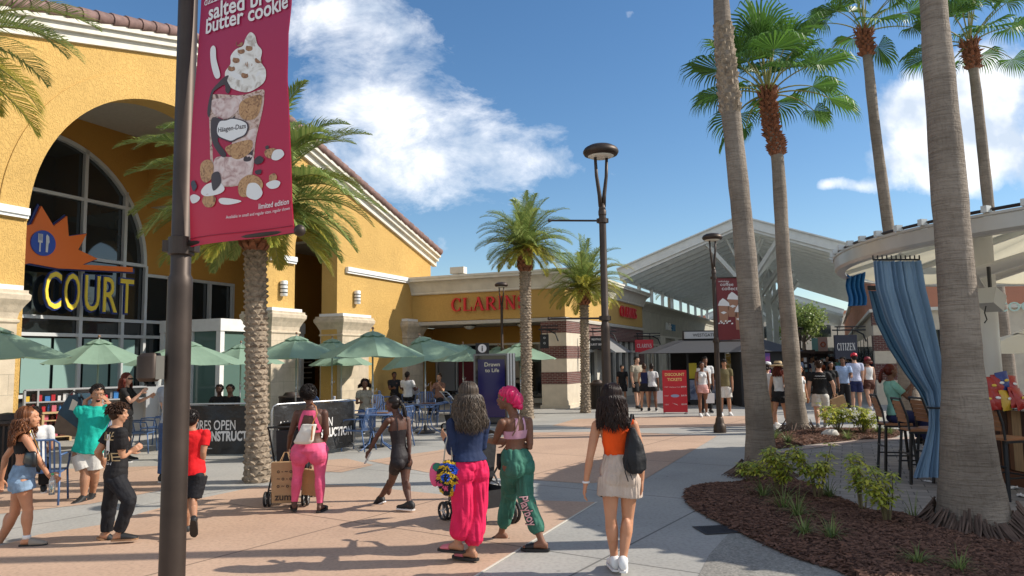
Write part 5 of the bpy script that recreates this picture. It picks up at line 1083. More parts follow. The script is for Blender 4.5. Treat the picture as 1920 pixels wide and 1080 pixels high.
# ---------------------------------------------------------------- crowd barriers
M_MESHB = mat("black_banner_mesh", (.016,.016,.017), .38, bump=.5, bump_scale=7, bump_dist=.05); M_GALV = mat("galvanised_tube", (.45,.46,.47), .35, metal=.8)
def barrier(a, b, label, lines, feet=True):
    a = Vector(a); b = Vector(b); d = b-a; L = d.length; rz = math.atan2(d.y, d.x); t = empty("crowd_barrier", a, rz, label, "barrier", "barriers with black construction banners"); H = 1.06
    m = MB(); r = .12; P = [(0,0,.12),(0,0,H-r),(.035,0,H-.035),(r,0,H),(L-r,0,H),(L-.035,0,H-.035),(L,0,H-r),(L,0,.12)]; m.tube(P, .019, 8); m.tube([(0,0,.2),(L,0,.2)], .013, 6)
    for k in range(9): x = L*(k+1)/10; m.tube([(x,.0,.2),(x,0,H)], .007, 5)
    m.build("frame", M_GALV, t, smooth=True)
    nx, nz = 40, 16
    def cl_(u, v):
        x = .03+(L-.06)*u; z = .09+(H-.12)*v; e = min(1, 6*min(u,1-u)); w = .022*math.sin(u*17+v*4)*e+.016*noise.noise(Vector((u*9,v*4,L)))+.02*(1-v)*math.sin(u*31+3*v)*(1-v); return Vector((x, -.028+w*.8, z))
    V = [cl_(i/nx, j/nz) for j in range(nz+1) for i in range(nx+1)]; F = [(j*(nx+1)+i, j*(nx+1)+i+1, (j+1)*(nx+1)+i+1, (j+1)*(nx+1)+i) for j in range(nz) for i in range(nx)]
    m = MB(); m.add(V, F); V2 = [v+Vector((0,.003,0)) for v in V]; m.add(V2, [tuple(reversed(f)) for f in F]); c = m.build("banner_cloth", M_MESHB, t, smooth=True)
    mtxt = MB()
    for (txt, u0, v0, u1, bold) in lines:
        V, F = text_geo(txt, 1.0, align='LEFT', bold=bold); w = max(v[0] for v in V); s = (u1-u0)*L/w
        mtxt.add([cl_(u0+v[0]*s/L, v0+v[1]*s*1.55/(H-.12))+Vector((0,-.006,0)) for v in V], F)
    mtxt.build("banner_text", A_WH, c)
    for x in (.12, L-.12):
        m = MB(); m.tube([(x,0,.2),(x,-.12,.16),(x,-.3,.015),(x,-.34,.015)], .013, 6); m.tube([(x,0,.2),(x,.12,.16),(x,.3,.015),(x,.34,.015)], .013, 6); m.build("foot", M_GALV, t, smooth=True)
    return t
a = G(303,861); b = G(497,860); barrier((a.x,a.y,0), (b.x,b.y,0), "left crowd barrier, its black banner partly behind the studded palm trunk", [("ALL STORES OPEN", .04,.50,.72,.01),("DURING CONSTRUCTION", .04,.28,.98,.04)])
a = G(508,866); b = G(663,845); t = barrier((a.x,a.y,0), (b.x,b.y,0), "right crowd barrier reading ALL STORES OPEN, behind the woman in pink", [("ALL STORES OPEN", .05,.50,.72,.01),("DURING CONSTRUCTION", .05,.28,.97,.04)])
p = G(690,700) if False else None

# ---------------------------------------------------------------- information kiosk
p0 = G(889,800); p1 = G(968,800); kd = p1.x-p0.x; kt = empty("information_kiosk", (p0.x, p0.y, 0), 0, "dark information totem with a blue screen and an i sign on top", "kiosk"); zt_ = W(930,663,p0.y).z
m = MB(); m.box(0,kd,0,.35,0,zt_); m.build("body", mat("kiosk_grey", (.18,.18,.18), .35, metal=.4), kt); m = MB(); m.box(.05,kd-.26,-.02,0,.06,zt_-.05); m.build("screen_glass", mat("screen_black", (.006,.006,.01), .05, spec=.8), kt)
m = MB(); m.box(.12,kd-.30,-.024,-.021,.25,zt_-.16); sc_ = m.build("screen", mat("screen_blue", (.006,.006,.045), .08, emis=((.02,.015,.25), .05)), kt)
mm = MB(); text_on(mm, "Drawn", lambda a,b: Vector((.52+a,-.028,1.66+b)), .16); text_on(mm, "to Life", lambda a,b: Vector((.52+a,-.028,1.50+b)), .15); mm.build("screen_text", mat("screen_text", (.4,.38,.3), .3, emis=((.4,.38,.25), .3)), sc_)
for x in (kd-.2, kd-.12, kd-.04): m = MB(); m.box(x-.02,x+.02,-.03,0,.0,zt_+.01); m.build("side_rail", M_ALU, kt)
zi = W(905,643,p0.y).z; m = MB(); m.box(.06,.43,.03,.33,zt_+.001,zi); ib = m.build("info_box", M_BLACK, kt)
m = MB(); zc = (zt_+zi)/2; m.prism([(.245+.12*cos(a*pi/12), .026, zc+.12*sin(a*pi/12)) for a in range(24)], (0,.004,0)); m.build("info_disc", A_WH, ib, fix=True)
m = MB(); text_on(m, "i", lambda a,b: Vector((.245+a,.02,zc-.075+b)), .22, bold=.025); m.build("info_letter", M_BLACK, ib)
# green reflection panel left out; discount sign
p0 = G(1244,776); p1 = G(1291,776); wd = p1.x-p0.x; hd = W(1266,694,p0.y).z; dt = empty("ticket_sign", (p0.x,p0.y,0), R(-6), "free standing red board reading DISCOUNT TICKETS", "sign")
m = MB(); m.box(0,wd,0,.03,.05,hd); bd = m.build("panel", mat("sign_red", (.55,.018,.03), .45), dt); m = MB(); m.box(0.02,.06,-.15,.2,0,.05); m.box(wd-.06,wd-.02,-.15,.2,0,.05); m.build("feet", M_GALV, dt)
GOLD = mat("print_gold", (.85,.62,.22), .5)
def dtx(txt, u0, u1, v, m_, bold=0.): 
    V, F = text_geo(txt, 1.0, align='LEFT', bold=bold); w = max(q[0] for q in V)-min(q[0] for q in V); s = (u1-u0)*wd/w; mm = MB(); text_on(mm, txt, lambda a,b: Vector((u0*wd+a, -.003, v*hd+b*1.05)), s, align='LEFT', bold=bold); mm.build("lettering", m_, bd)
dtx("DISCOUNT", .1,.9,.87,GOLD,.02); dtx("TICKETS", .2,.8,.755,GOLD,.02)
for k, pr in enumerate(("$49.99","$39.99","$29.99")): v = .6-.2*k; dtx("1 DAY", .05,.22,v,A_WH); dtx(pr, .75,.97,v,A_WH,.01)
dtx("Walt Disney World", .27,.72,.6,A_WH)
m = MB(); m.prism([(wd*.5+.14*cos(a*pi/8), -.002, hd*.41+.05*sin(a*pi/8)) for a in range(16)], (0,-.002,0)); m.build("lettering", mat("print_steel", (.3,.35,.5), .4), bd, fix=True); m = MB(); m.prism([(wd*.36,-.002,hd*.25),(wd*.62,-.002,hd*.19),(wd*.55,-.002,hd*.22)], (0,-.002,0)); m.build("lettering", A_WH, bd, fix=True)

# ---------------------------------------------------------------- ticket kiosk under black awning
kx0 = W(1290,750,29).x; kx1 = W(1400,750,29).x; kk = empty("ticket_kiosk", (kx0,29,0), 0, "black ticket kiosk with a wide dark hipped awning and picture panels", "kiosk"); w = kx1-kx0
m = MB(); m.box(0,w,0,3,0,.12); m.box(0,.08,0,.1,0,2.2); m.box(w-.08,w,0,.1,0,2.2); m.box(w*.58,w*.66,0,.1,0,2.2); m.box(.08,w*.58,.06,.12,.1,1.0); m.box(0,w,2.9,3,0,2.2); m.box(0,w,0,3,2.2,2.3); m.build("cabin", M_BLACK, kk)
m = MB(); m.box(.1,w*.57,.03,.055,.2,.95); m.build("counter_picture", marble("counter_picture", [(.05,.07,.14),(.22,.25,.34),(.15,.07,.05)], 2.5), kk)
m = MB(); m.box(w*.67,w-.09,-.02,.0,.25,1.2); m.build("picture_panel", marble("poster_photo", [(.08,.06,.05),(.5,.45,.42),(.22,.14,.1)], 4), kk); m = MB(); m.box(w*.67,w-.09,-.02,.0,1.22,1.95); m.build("picture_panel", marble("poster_gold", [(.04,.03,.02),(.5,.33,.08),(.6,.55,.4)], 3.5), kk)
m = MB(); m.box(.1,.5,.5,.52,1.0,1.6); m.build("yellow_notice", mat("notice_yellow", (.75,.6,.03), .5), kk)
e = 1.45; m = MB(); V = [(-e,-.8,2.0),(w+.9,-.8,2.0),(w+.9,3.4,2.0),(-e,3.4,2.0),(.1,.3,2.52),(w-.1,.3,2.52),(w-.1,2.6,2.52),(.1,2.6,2.52)]
m.add(V, [(0,1,5,4),(1,2,6,5),(2,3,7,6),(3,0,4,7),(4,5,6,7),(3,2,1,0)]); m.build("awning", mat("charcoal_canvas", (.045,.045,.048), .75, bump=.3, bump_scale=8), kk)
m = MB(); m.box(0,w*.86,.2,.3,2.55,2.82); hb = m.build("header", mat("header_silver", (.42,.42,.42), .5), kk); m = MB(); m.box(w*.80,w+.05,.1,.2,2.5,2.85); m.build("header_flag", M_RED, kk); m = MB(); m.box(-.02,w*.87,.31,.5,2.5,2.87); m.build("header_back", M_BLACK, kk)
m = MB(); text_on(m, "WESTGATE RESORTS", lambda a,b: Vector((w*.5+a,.195,2.63+b)), .17, bold=.01); m.build("header_text", M_BLACK, hb)
p = W(1425,752,27.5); k2 = empty("phone_kiosk", (p.x-.35, 27.5, 0), 0, "dark cart with glowing purple phone screen between the two palm trunks", "kiosk"); m = MB(); m.box(-.3,1.5,0,1.2,0,2.0); m.build("cabin", M_BLACK, k2); m = MB(); m.box(.22,.78,-.03,0,1.05,1.95); m.build("screen", marble("phone_screen", [(.05,.1,.5),(.25,.1,.4),(.6,.08,.3)], 1.8), k2); m = MB(); m.box(.42,.58,-.05,-.031,1.2,1.8); m.build("printed_phone", M_BLACK, k2)
m = MB(); m.add([(-.5,-.4,2.0),(1.9,-.4,2.0),(1.9,1.5,2.0),(-.5,1.5,2.0),(.6,.5,2.5)], [(0,1,4),(1,2,4),(2,3,4),(3,0,4),(3,2,1,0)]); m.build("awning", mat("charcoal_canvas", (.045,.045,.048), .75), k2)

# hanging signs
def hang_sign(px0, px1, py0, py1, Y, label, mt, txt, tm, ts, rz=0., bracket=True, sub=None):
    a = W((px0+px1)/2, py1, Y); b = W((px0+px1)/2, py0, Y); w = (px1-px0)/FPX*Y; h = b.z-a.z; t = empty("hanging_sign", a, rz, label, "sign"); m = MB(); m.box(-w/2,w/2,-.04,.04,0,h); bd = m.build("board", mt, t)
    if bracket: m = MB(); m.tube([(-w/2-.05,0,h+.18),(w/2+.35,0,h+.18)], .03, 6); m.tube([(-w/2+.05,0,h+.3),(w/2+.35,0,h+.3)], .025, 6); m.tube([(w/2-.05,0,h+.18),(w/2+.25,0,h+.02),(w/2+.35,0,h-.25)], .03, 6); [m.tube([(x,0,h),(x,0,h+.3)], .02, 6) for x in (-w/3, w/3)]; m.build("bracket", M_DARK, t)
    m = MB()
    if ts == 'roman': roman_text(m, txt, h*.3, lambda u,v,d: Vector((u*w*.82/(h*.3*sum(roman(c)[1]+.1 for c in txt)), -.045-d, h*.36+v)), .008)
    elif txt: [text_on(m, ln, lambda u,v: Vector((u,-.045,h*(.68-.38*i)+v)), h*.2, bold=.01) for i, ln in enumerate(txt.split("|"))]
    m.build("lettering", tm, bd); return t
hang_sign(1191,1225,637,660,36.0,"small red projecting sign with white CLARINS letters",M_RED,"CLARINS",A_WH,'roman')
hang_sign(1566,1608,628,673,27.5,"navy projecting CITIZEN sign by the brick building",mat("navy_sign", (.008,.01,.03), .4),"CITIZEN",A_WH,'roman')
hang_sign(1107,1140,630,655,29.2,"black projecting sign for restrooms beside the tall lamp post",M_BLACK,"RESTROOMS|GUEST SERVICES",A_WH,'')
hang_sign(1013,1029,627,653,27.2,"small black sign on the plaza side of the brick pier",M_BLACK,"O|O",A_WH,'')
for (x0, x1, y0, y1, Y, c, l) in [(1523,1536,634,660,46,(.25,.5,.5),"pale teal banner on the far lamp post"),(1535,1551,632,663,45.5,(.62,.42,.40),"pale pink banner with a red ring, far down the lane")]:
    a = W(x0,y1,Y); b = W(x1,y0,Y); m = MB(); m.box(0,b.x-a.x,0,.02,0,b.z-a.z); t = tag(m.build("hanging_banner", mat("banner_"+l[5:9], c, .6)), l, "banner"); t.location = a
    if 'pink' in l: m = MB(); w2 = (b.x-a.x)/2; m.tube([(w2+.14*cos(q*.5), -.01, (b.z-a.z)*.55+.14*sin(q*.5)) for q in range(12)], .035, 6, closed=True); m.build("printed_ring", mat("ring_red", (.55,.12,.05), .5), t)
# distant shop fronts under canopy: dark kiosks
for (x0, x1, yb, Y, h, l) in [(1460,1520,745,36,1.95,"dark merchandise cart under the canopy left of the far banners"),(1522,1556,742,40,1.9,"small dark merchandise cart farther down the lane")]:
    a = W(x0,yb,Y); b = W(x1,yb,Y); t = empty("merchandise_cart", (a.x,Y,0), 0, l, "cart"); w = b.x-a.x; m = MB(); m.box(0,w,0,1.4,.2,h); m.box(-.2,w+.2,-.3,1.6,h+.001,h+.15); m.build("cabinet", mat("dark_brown", (.05,.03,.025), .6), t); m = MB(); 
    for i in range(24): m.mi = i % 3; x = rr.uniform(0,w-.2); z = rr.uniform(.9,h-.25); m.box(x,x+rr.uniform(.08,.2),-.02-.001*i,-.005,z,z+rr.uniform(.08,.22))
    m.build("goods", [A_WH, mat("goods_orange", (.45,.2,.08), .6), mat("goods_teal", (.08,.2,.22), .6)], t)

# ---------------------------------------------------------------- snack shelves in front of the food court windows
a = W(42,850,18.2); b = W(352,850,20.5); d = Vector((b.x-a.x, b.y-a.y, 0)); L = d.length; rz = math.atan2(d.y, d.x)
sh = empty("snack_shelf", (a.x,a.y,0), rz, "long grey shelf unit stocked with sweets in front of the food court windows", "shelf")
HS = 1.28; m = MB(); L1 = L*.72
m.box(0,L1,.38,.42,0,HS); m.box(L1,L*.86,.1,.42,0,HS)
for x in (0,L1*.1,L1*.38,L1*.62,L1*.82,L1): m.box(x-.02,x+.02,0,.38,.72,HS-.03)
for z in (.95,1.245): m.box(0.02,L1-.02,.01,.379,z,z+.03)
m.build("upper_rack", mat("shelf_grey", (.42,.42,.42), .5), sh)
m = MB(); m.box(-.02,L1*.62,-.12,.37,.68,.72)
for x in (.0,L1*.14,L1*.36,L1*.6): m.box(x-.02,x+.03,-.1,.37,0,.68)
for z in (.1,.3,.5): m.box(L1*.14+.031,L1*.36-.021,-.1,.36,z,z+.025)
m.build("wooden_rack", mat("pale_wood", (.60,.42,.22), .5), sh)
gs = [mat("sweet_red", (.5,.03,.04), .4), mat("sweet_pink", (.6,.15,.2), .4), A_WH, mat("sweet_yellow", (.7,.45,.05), .4), mat("sweet_blue", (.05,.2,.5), .4), mat("sweet_brown", (.12,.04,.03), .4)]
m = MB(); rr = random.Random(9)
for z, x0, x1, y in ((.98,.02,L1*.8,.1),(.72,.02,L1*.8,.05),(.325,L1*.15,L1*.34,-.05),(.525,L1*.15,L1*.34,-.05),(.125,L1*.15,L1*.34,-.05)):
    x = x0
    while x < x1:
        w = rr.uniform(.07,.13); k = rr.choice([0,0,1,1,2,3,4,5,5]); m.mi = k; h = rr.uniform(.11,.19)
        if rr.random() < .5: m.box(x,x+w*.85,y,y+.12,z+.003,z+h)
        else: m.lathe([(w*.4,.003),(w*.42,h*.8),(w*.3,h)], 8, (x+w*.45, y+.08, z))
        x += w+rr.uniform(.0,.05)
tag(m.build("sweets", gs, sh), kind="stuff")
m = MB(); m.box(L*.86,L,.0,.45,0,1.15); m.build("end_counter", mat("counter_maroon", (.07,.03,.035), .3), sh)
m = MB()
for k in range(5): z = .15+.2*k; m.box(L*.80,L*.858,-.05,.09,z,z+.02)
m.box(L*.80,L*.802,-.05,.09,.02,1.15); m.build("side_rack", mat("shelf_grey", (.42,.42,.42), .5), sh)
for (x, z, l, mt) in ((L*.80,1.2,"clear jar of drinking straws on the end of the snack shelf",A_WH),(L*.9,1.15,"yellow and red snack jar on the maroon end counter",gs[3])):
    m = MB(); m.lathe([(.07,0),(.09,.2),(.07,.24)], 12); m.mi = 1; [m.tube([(0,0,.2),(.05*cos(k),.05*sin(k),.34)], .012, 5) for k in range(6)]; o = tag(m.build("snack_jar", [mat("jar_plastic", (.5,.5,.48), .2), mt]), l, "jar"); q = Vector((x,.2,z if x > L*.86 else 1.281)); q.rotate(Matrix.Rotation(rz, 3, 'Z')); o.location = Vector((a.x,a.y,0))+q

# ================================================================ ROUND BAR PAVILION
PC = Vector((10.15,10.8,0)); PR = 5.0; pv = empty("bar_pavilion", PC, 0, "round open bar pavilion with cream fabric ceiling and pale metal rim", "pavilion")
m = MB(); m.lathe([(PR-.16,3.24),(PR-.03,3.24),(PR,3.28),(PR,3.45),(PR+.02,3.46),(PR+.02,3.49),(PR-.16,3.49)], 96, caps=False); m.add([], []); m.build("rim", mat("pale_bronze_paint", (.52,.50,.46), .3, metal=.25, noise_amt=.15, noise_scale=2), pv, auto=35)
m = MB(); m.tube([((PR-.02)*cos(2*pi*j/96), (PR-.02)*sin(2*pi*j/96), 3.525) for j in range(96)], .022, 6, closed=True); m.build("edge_rail", M_BRONZE, pv)
m = MB(); m.lathe([(PR+.05,3.535),(PR*.6,4.3),(.6,4.95),(0,5.0)], 72, caps=False); 0
m = MB(); N = 24; V = []; F = []; K = 5; S = 6
for k in range(K+1):
    r = (PR-.17)*(1-k/K)+.35*k/K
    for j in range(N*S): a = 2*pi*j/(N*S); V.append((r*cos(a), r*sin(a), 3.3+1.25*(k/K)**.9-.09*abs(math.sin(a*N/2))*math.sin(pi*min(1,.15+k/K*.85))))
for k in range(K):
    for j in range(N*S): F.append((k*N*S+j, k*N*S+(j+1) % (N*S), (k+1)*N*S+(j+1) % (N*S), (k+1)*N*S+j))
m.add(V, F); M_FAB = mat("cream_fabric", (.72,.66,.48), .8); nt = M_FAB.node_tree; tr = node(nt, "ShaderNodeBsdfTranslucent"); tr.inputs[0].default_value = (.85,.78,.58,1); mx = node(nt, "ShaderNodeMixShader"); mx.inputs[0].default_value = .42; nt.links.new(nt.nodes["Principled BSDF"].outputs[0], mx.inputs[1]); nt.links.new(tr.outputs[0], mx.inputs[2]); nt.links.new(mx.outputs[0], nt.nodes["Material Output"].inputs[0])
m.build("ceiling_fabric", M_FAB, pv, smooth=True)
m = MB()
for j in range(12): a = 2*pi*j/12+.12; m.bar((cos(a)*.3, sin(a)*.3, 4.45), (cos(a)*(PR-.17), sin(a)*(PR-.17), 3.28), .08, .14)
m.lathe([(.35,4.2),(.42,4.2),(.42,4.6),(.35,4.6)], 24); m.build("roof_beams", M_STEEL, pv)
kb = MB(); kb.box(-.035,.035,-.04,.05,0,.08); kb.box(-.05,.05,-.05,-.02,-.05,.03); km = kb.mesh("clamp", M_STEEL)
for j in range(72):
    a = 2*pi*j/72
    o = link("clamp", km, pv, (cos(a)*(PR+.02), sin(a)*(PR+.02), 3.49), a+pi/2+pi)
for (px, Y, rad) in ((1857,12.2,.17),(2080,11,.17),(1990,14.5,.17),(1800,14.6,.15)):
    q = W(px,700,Y)-PC; m = MB(); m.tube([(q.x,q.y,0),(q.x,q.y,3.9)], rad, 20); m.tube([(q.x,q.y,2.75),(q.x*1.3+.3,q.y-.5,3.1),(q.x*.4+(.9 if px < 1900 else 0),q.y*.4-.9,4.0)], .1, 12); m.build("column", mat("white_column", (.60,.58,.56), .35), pv, smooth=True)
# bar counter
br = empty("bar_counter", PC, 0, "curved bar counter with pale top and striped wooden front", "bar counter"); RB = 3.25; m = MB(); m.lathe([(RB-.65,1.06),(RB+.14,1.06),(RB+.16,1.08),(RB+.16,1.11),(RB-.65,1.11)], 64, a0=R(100), a1=R(330), caps=False); m.build("countertop", mat("counter_stone", (.58,.57,.55), .3), br, auto=30)
m = MB(); woods = [mat("slat_dark", (.05,.02,.012), .5, noise_amt=.3, stretch=(6,6,.5)), mat("slat_mid", (.17,.07,.03), .5, noise_amt=.3, stretch=(6,6,.5)), mat("slat_pale", (.42,.26,.13), .5, noise_amt=.25, stretch=(6,6,.5))]; rr = random.Random(3)
k = 0
for j in range(150):
    a = R(100+230*j/150); a1 = R(100+230*(j+1)/150)-.001; m.mi = rr.choice([0,0,1,1,2]); e = rr.uniform(0,.012)
    P = [((RB-.04+e)*cos(a), (RB-.04+e)*sin(a)), ((RB-.04+e)*cos(a1), (RB-.04+e)*sin(a1)), ((RB-.1)*cos(a1), (RB-.1)*sin(a1)), ((RB-.1)*cos(a), (RB-.1)*sin(a))]
    m.add([(x,y,.22) for x,y in P]+[(x,y,1.055) for x,y in P], [(3,2,1,0),(4,5,6,7),(0,1,5,4),(1,2,6,5),(2,3,7,6),(3,0,4,7)])
m.build("slatted_front", woods, br, fix=True); m = MB(); m.lathe([(RB-.12,.0),(RB-.02,.0),(RB-.02,.2),(RB-.12,.22)], 64, a0=R(100), a1=R(330), caps=False); m.build("kick_board", mat("kick_brown", (.13,.05,.025), .5), br, auto=30)
# back bar shelf with bottles and menus
bb = empty("back_bar", (PC.x+.2,PC.y+.4,0), 0, "dark back bar block with red boxes and stacked papers behind the counter", "back bar"); m = MB(); m.lathe([(1.0,0),(1.0,1.15),(.9,1.15),(.9,1.5),(0,1.5)], 12); m.build("cabinet", M_BLACK, bb, auto=30)
p = W(1905,738,10.0)
def chips(px, py, Y, s, rz, label, mt, k):
    a = W(px, py, Y); zt = 1.112; m = MB(); V = []; F = []; n = 8
    for j in range(n+1):
        for i in range(n+1): u, v = i/n, j/n; th = .05*math.sin(pi*u)**.6*math.sin(pi*v)**.7; V.append(((u-.5)*.19*s, -th-.01*noise.noise(Vector((u*6+k,v*6,0))), v*.27*s)); 
    nn = len(V)
    for j in range(n+1):
        for i in range(n+1): u, v = i/n, j/n; th = .05*math.sin(pi*u)**.6*math.sin(pi*v)**.7; V.append(((u-.5)*.19*s, th+.005, v*.27*s))
    for j in range(n):
        for i in range(n): q = j*(n+1)+i; F.append((q,q+1,q+n+2,q+n+1)); F.append((nn+q+n+1,nn+q+n+2,nn+q+1,nn+q))
    m.add(V, F); m.mi = 1; m.prism([(.035*s*cos(q*pi/6), -.058, .15*s+.018*s*sin(q*pi/6)) for q in range(12)], (0,.003,0)); o = tag(m.build("snack_bag", [mt, A_WH if k % 2 else gs[3]], smooth=True), label, "snack bag", "snack bags on the bar"); o.location = (a.x, Y, a.z); o.rotation_euler = (R(-8), R((k*37 % 21)-10), rz)
M_CR = mat("foil_red", (.33,.02,.015), .3, bump=.6, bump_scale=25, bump_dist=.01); M_CB = mat("foil_blue", (.02,.04,.18), .3, bump=.6, bump_scale=25, bump_dist=.01); M_CY = mat("foil_yellow", (.5,.3,.03), .3)
LB = ["at the front left","leaning low at the left","at the upper left","second along the top","tallest in the top middle","at the upper right","at the right edge of the heap"]
rkq = W(1880,770,9.35); rk = empty("snack_rack", (rkq.x, 9.5, 1.112), 0, "low wire rack holding the snack bags on the bar", "rack"); m = MB(); [m.tube([(-.3,y,z),(.32,y,z)], .006, 5) for y, z in ((0,.02),(.0,.2),(.12,.3),(.12,.02))]; [m.tube([(x,0,0),(x,0,.2),(x,.12,.32),(x,.12,0)], .006, 5) for x in (-.3,0,.32)]; m.build("wires", M_DARK, rk)
for k, (px, py, mt) in enumerate([(1858,770,M_CR),(1868,768,M_CR),(1862,745,M_CR),(1878,740,M_CR),(1888,735,M_CB),(1898,742,M_CR),(1906,765,M_CR),(1890,770,M_CY),(1916,768,M_CR)]):
    chips(px, py, 9.35+(.06 if py < 750 else 0), .95, R(-10+k*5), ("blue" if mt is M_CB else "yellow" if mt is M_CY else "red")+" snack bag "+(LB[k] if k < 7 else "at the bottom middle of the heap" if k == 7 else "farthest right at the picture edge")+", on the bar", mt, k)
# speaker box under ceiling
q = W(1858,562,11.2); t = empty("loudspeaker", q, R(30), "white box loudspeaker hanging by the pavilion column", "speaker"); m = MB(); m.obox((0,0,0), (.3,.26,.26), M3=Matrix.Rotation(R(25), 3, 'Y')); m.build("cabinet", mat("speaker_grey", (.5,.49,.47), .5), t); m = MB(); m.tube([(-.15,0,-.1),(-.2,0,-.2),(-.15,0,-.3),(-.22,0,-.35)], .01, 6); m.build("cable", M_DARK, t); m = MB(); m.box(-.02,.02,-.02,.02,.12,.5); m.build("bracket", M_DARK, t)
# bar stools
M_SW = mat("stool_wood", (.33,.14,.06), .5, noise_amt=.3, noise_scale=4, stretch=(1,1,8))
def make_stool():
    t = empty("bar_stool", (0,0,0), 0, "x", "bar stool", "bar stools at the round bar"); m = MB(); m.box(-.2,.2,-.2,.2,.74,.77); m.build("seat", M_SW, t); m = MB()
    for k in range(5): z = .86+k*.062; m.box(-.225-.016*k,-.205-.016*k,-.17,.17,z,z+.056)
    m.build("backrest", M_SW, t)
    m = MB()
    for s in (-1,1): m.tube([(-.2,.19*s,.75),(-.22,.19*s,.95),(-.30,.18*s,1.2)], .016, 6)
    m.tube([(-.30,-.18,1.2),(-.30,.18,1.2)], .016, 6); m.box(-.21,.21,-.21,-.18,.71,.74); m.box(-.21,.21,.18,.21,.71,.74); m.build("back_frame", M_DARK, t)
    for sx in (-1,1):
        for sy in (-1,1): m = MB(); m.bar((sx*.18,sy*.18,.73), (sx*.235,sy*.22,.0), .032); m.build("leg", M_DARK, t)
    m = MB()
    for s in (-1,1): m.tube([(-.215,.21*s,.28),(.215,.21*s,.28)], .012, 6)
    m.tube([(.215,-.21,.28),(.215,.21,.28)], .012, 6); m.tube([(-.22,-.21,.42),(-.22,.21,.42)], .012, 6); m.build("foot_rail", M_DARK, t); return t
S0 = make_stool()
for i, (px, py, rz, l) in enumerate([(1684,886,R(-12),"bar stool with the girl in the mint shirt"),(1730,905,R(-8),"bar stool with bare wooden back between the girl and the blue curtain"),(1892,934,R(15),"bar stool right of the thickest palm trunk, in front of the striped bar"),(1765,902,R(0),"bar stool wrapped behind the foot of the blue curtain")]):
    p = G(px, py); put(S0, i == 0, p.x, p.y, rz, l)
# curtains
M_CUR = mat("blue_curtain", (.22,.345,.49), .75, noise_amt=.12, noise_scale=2, bump=.2, bump_scale=20); 
nt = M_CUR.node_tree; tr = node(nt, "ShaderNodeBsdfTranslucent"); tr.inputs[0].default_value = (.19,.31,.45,1); mx = node(nt, "ShaderNodeMixShader"); mx.inputs[0].default_value = .2; nt.links.new(nt.nodes["Principled BSDF"].outputs[0], mx.inputs[1]); nt.links.new(tr.outputs[0], mx.inputs[2]); nt.links.new(mx.outputs[0], nt.nodes["Material Output"].inputs[0])
def curtain(rows, Yf, label, nf, mt, amp=.05, tie=None):
    """rows: (py, px_left, px_right, Y) outline of the cloth from the rail down"""
    o = W(rows[0][1], rows[-1][0], rows[0][3]); t = empty("curtain", (o.x, o.y, 0), 0, label, "curtain"); V = []; F = []; n = 120; K = 48
    for k in range(K+1):
        f = k/K*(len(rows)-1); i = min(int(f), len(rows)-2); g = f-i; g2 = g
        r0, r1 = rows[i], rows[i+1]; py, xl, xr, Y = [r0[q]+(r1[q]-r0[q])*g2 for q in range(4)]
        for j in range(n+1):
            u = j/n; u = min(1, max(0, u+.022*noise.noise(Vector((u*7, k*.09, nf)))*math.sin(pi*u))); A = W(xl, py, Y); B = W(xr, py, Y); p = A.lerp(B, u); wd = (B-A).length; ph = u*nf*2*pi+.7*math.sin(u*7)+.25*math.sin(k*.3+u*5)
            am = amp*(.55+.45*math.sin(u*13+1))*min(1., .45+wd/1.0); p = p+Vector((.35*am*cos(ph*.5), am*math.sin(ph)+.04*math.sin(u*pi), 0)); V.append(p-t.location)
    for k in range(K):
        for j in range(n): a = k*(n+1)+j; F.append((a, a+1, a+n+2, a+n+1))
    m = MB(); m.add(V, F); m.build("cloth", mt, t, smooth=True)
    if tie:
        px0, px1, py, Y = tie; m = MB(); a = W(px0, py, Y); b = W(px1, py, Y); c = (a+b)/2; w = (b-a).length/2; m.tube([c-t.location+Vector((w*1.04*cos(q*pi/10), .13*math.sin(q*pi/10), 0)) for q in range(20)], .016, 6, closed=True); m.build("tie", M_DARK, t)
    m = MB(); a = W(rows[0][1], rows[0][0]-2, rows[0][3]); b = W(rows[0][2], rows[0][0]-2, rows[0][3]); m.tube([a-t.location, b-t.location], .014, 6); [m.tube([a.lerp(b, q/10)-t.location, a.lerp(b, q/10)-t.location+Vector((0,0,.06))], .01, 5) for q in range(11)]; m.build("rail", M_DARK, t); return t
curtain([(489,1637,1724,10.0),(540,1642,1733,10.05),(600,1660,1748,10.15),(660,1690,1760,10.25),(700,1712,1768,10.3),(735,1736,1775,10.35),(762,1742,1776,10.35),(800,1742,1776,10.35),(840,1732,1780,10.3),(885,1716,1786,10.3),(896,1713,1788,10.3)], 0, "large slate blue curtain swept to one side and tied", 10, M_CUR, .05, tie=(1741,1777,764,10.35))
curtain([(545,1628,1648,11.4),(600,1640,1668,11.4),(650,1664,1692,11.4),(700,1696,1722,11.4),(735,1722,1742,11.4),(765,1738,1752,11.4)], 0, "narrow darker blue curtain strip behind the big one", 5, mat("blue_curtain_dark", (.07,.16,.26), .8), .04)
a = W(1590,574,13.6); t = empty("curtain", a, R(0), "short bundle of bright blue curtain at the far left of the pavilion rim", "curtain"); m = MB(); V = []; F = []
for k in range(9):
    for j in range(41): u = j/40; V.append((u*.26+.02*math.sin(k), .05*math.sin(u*24)-.12*u, k/8*.62))
for k in range(8):
    for j in range(40): q = k*41+j; F.append((q,q+1,q+42,q+41))
m.add(V, F); m.build("cloth", mat("bright_blue_curtain", (.02,.16,.42), .6), t, smooth=True); m = MB(); m.box(.0,.28,.0,.04,.62,.66); m.build("rail", M_DARK, t)
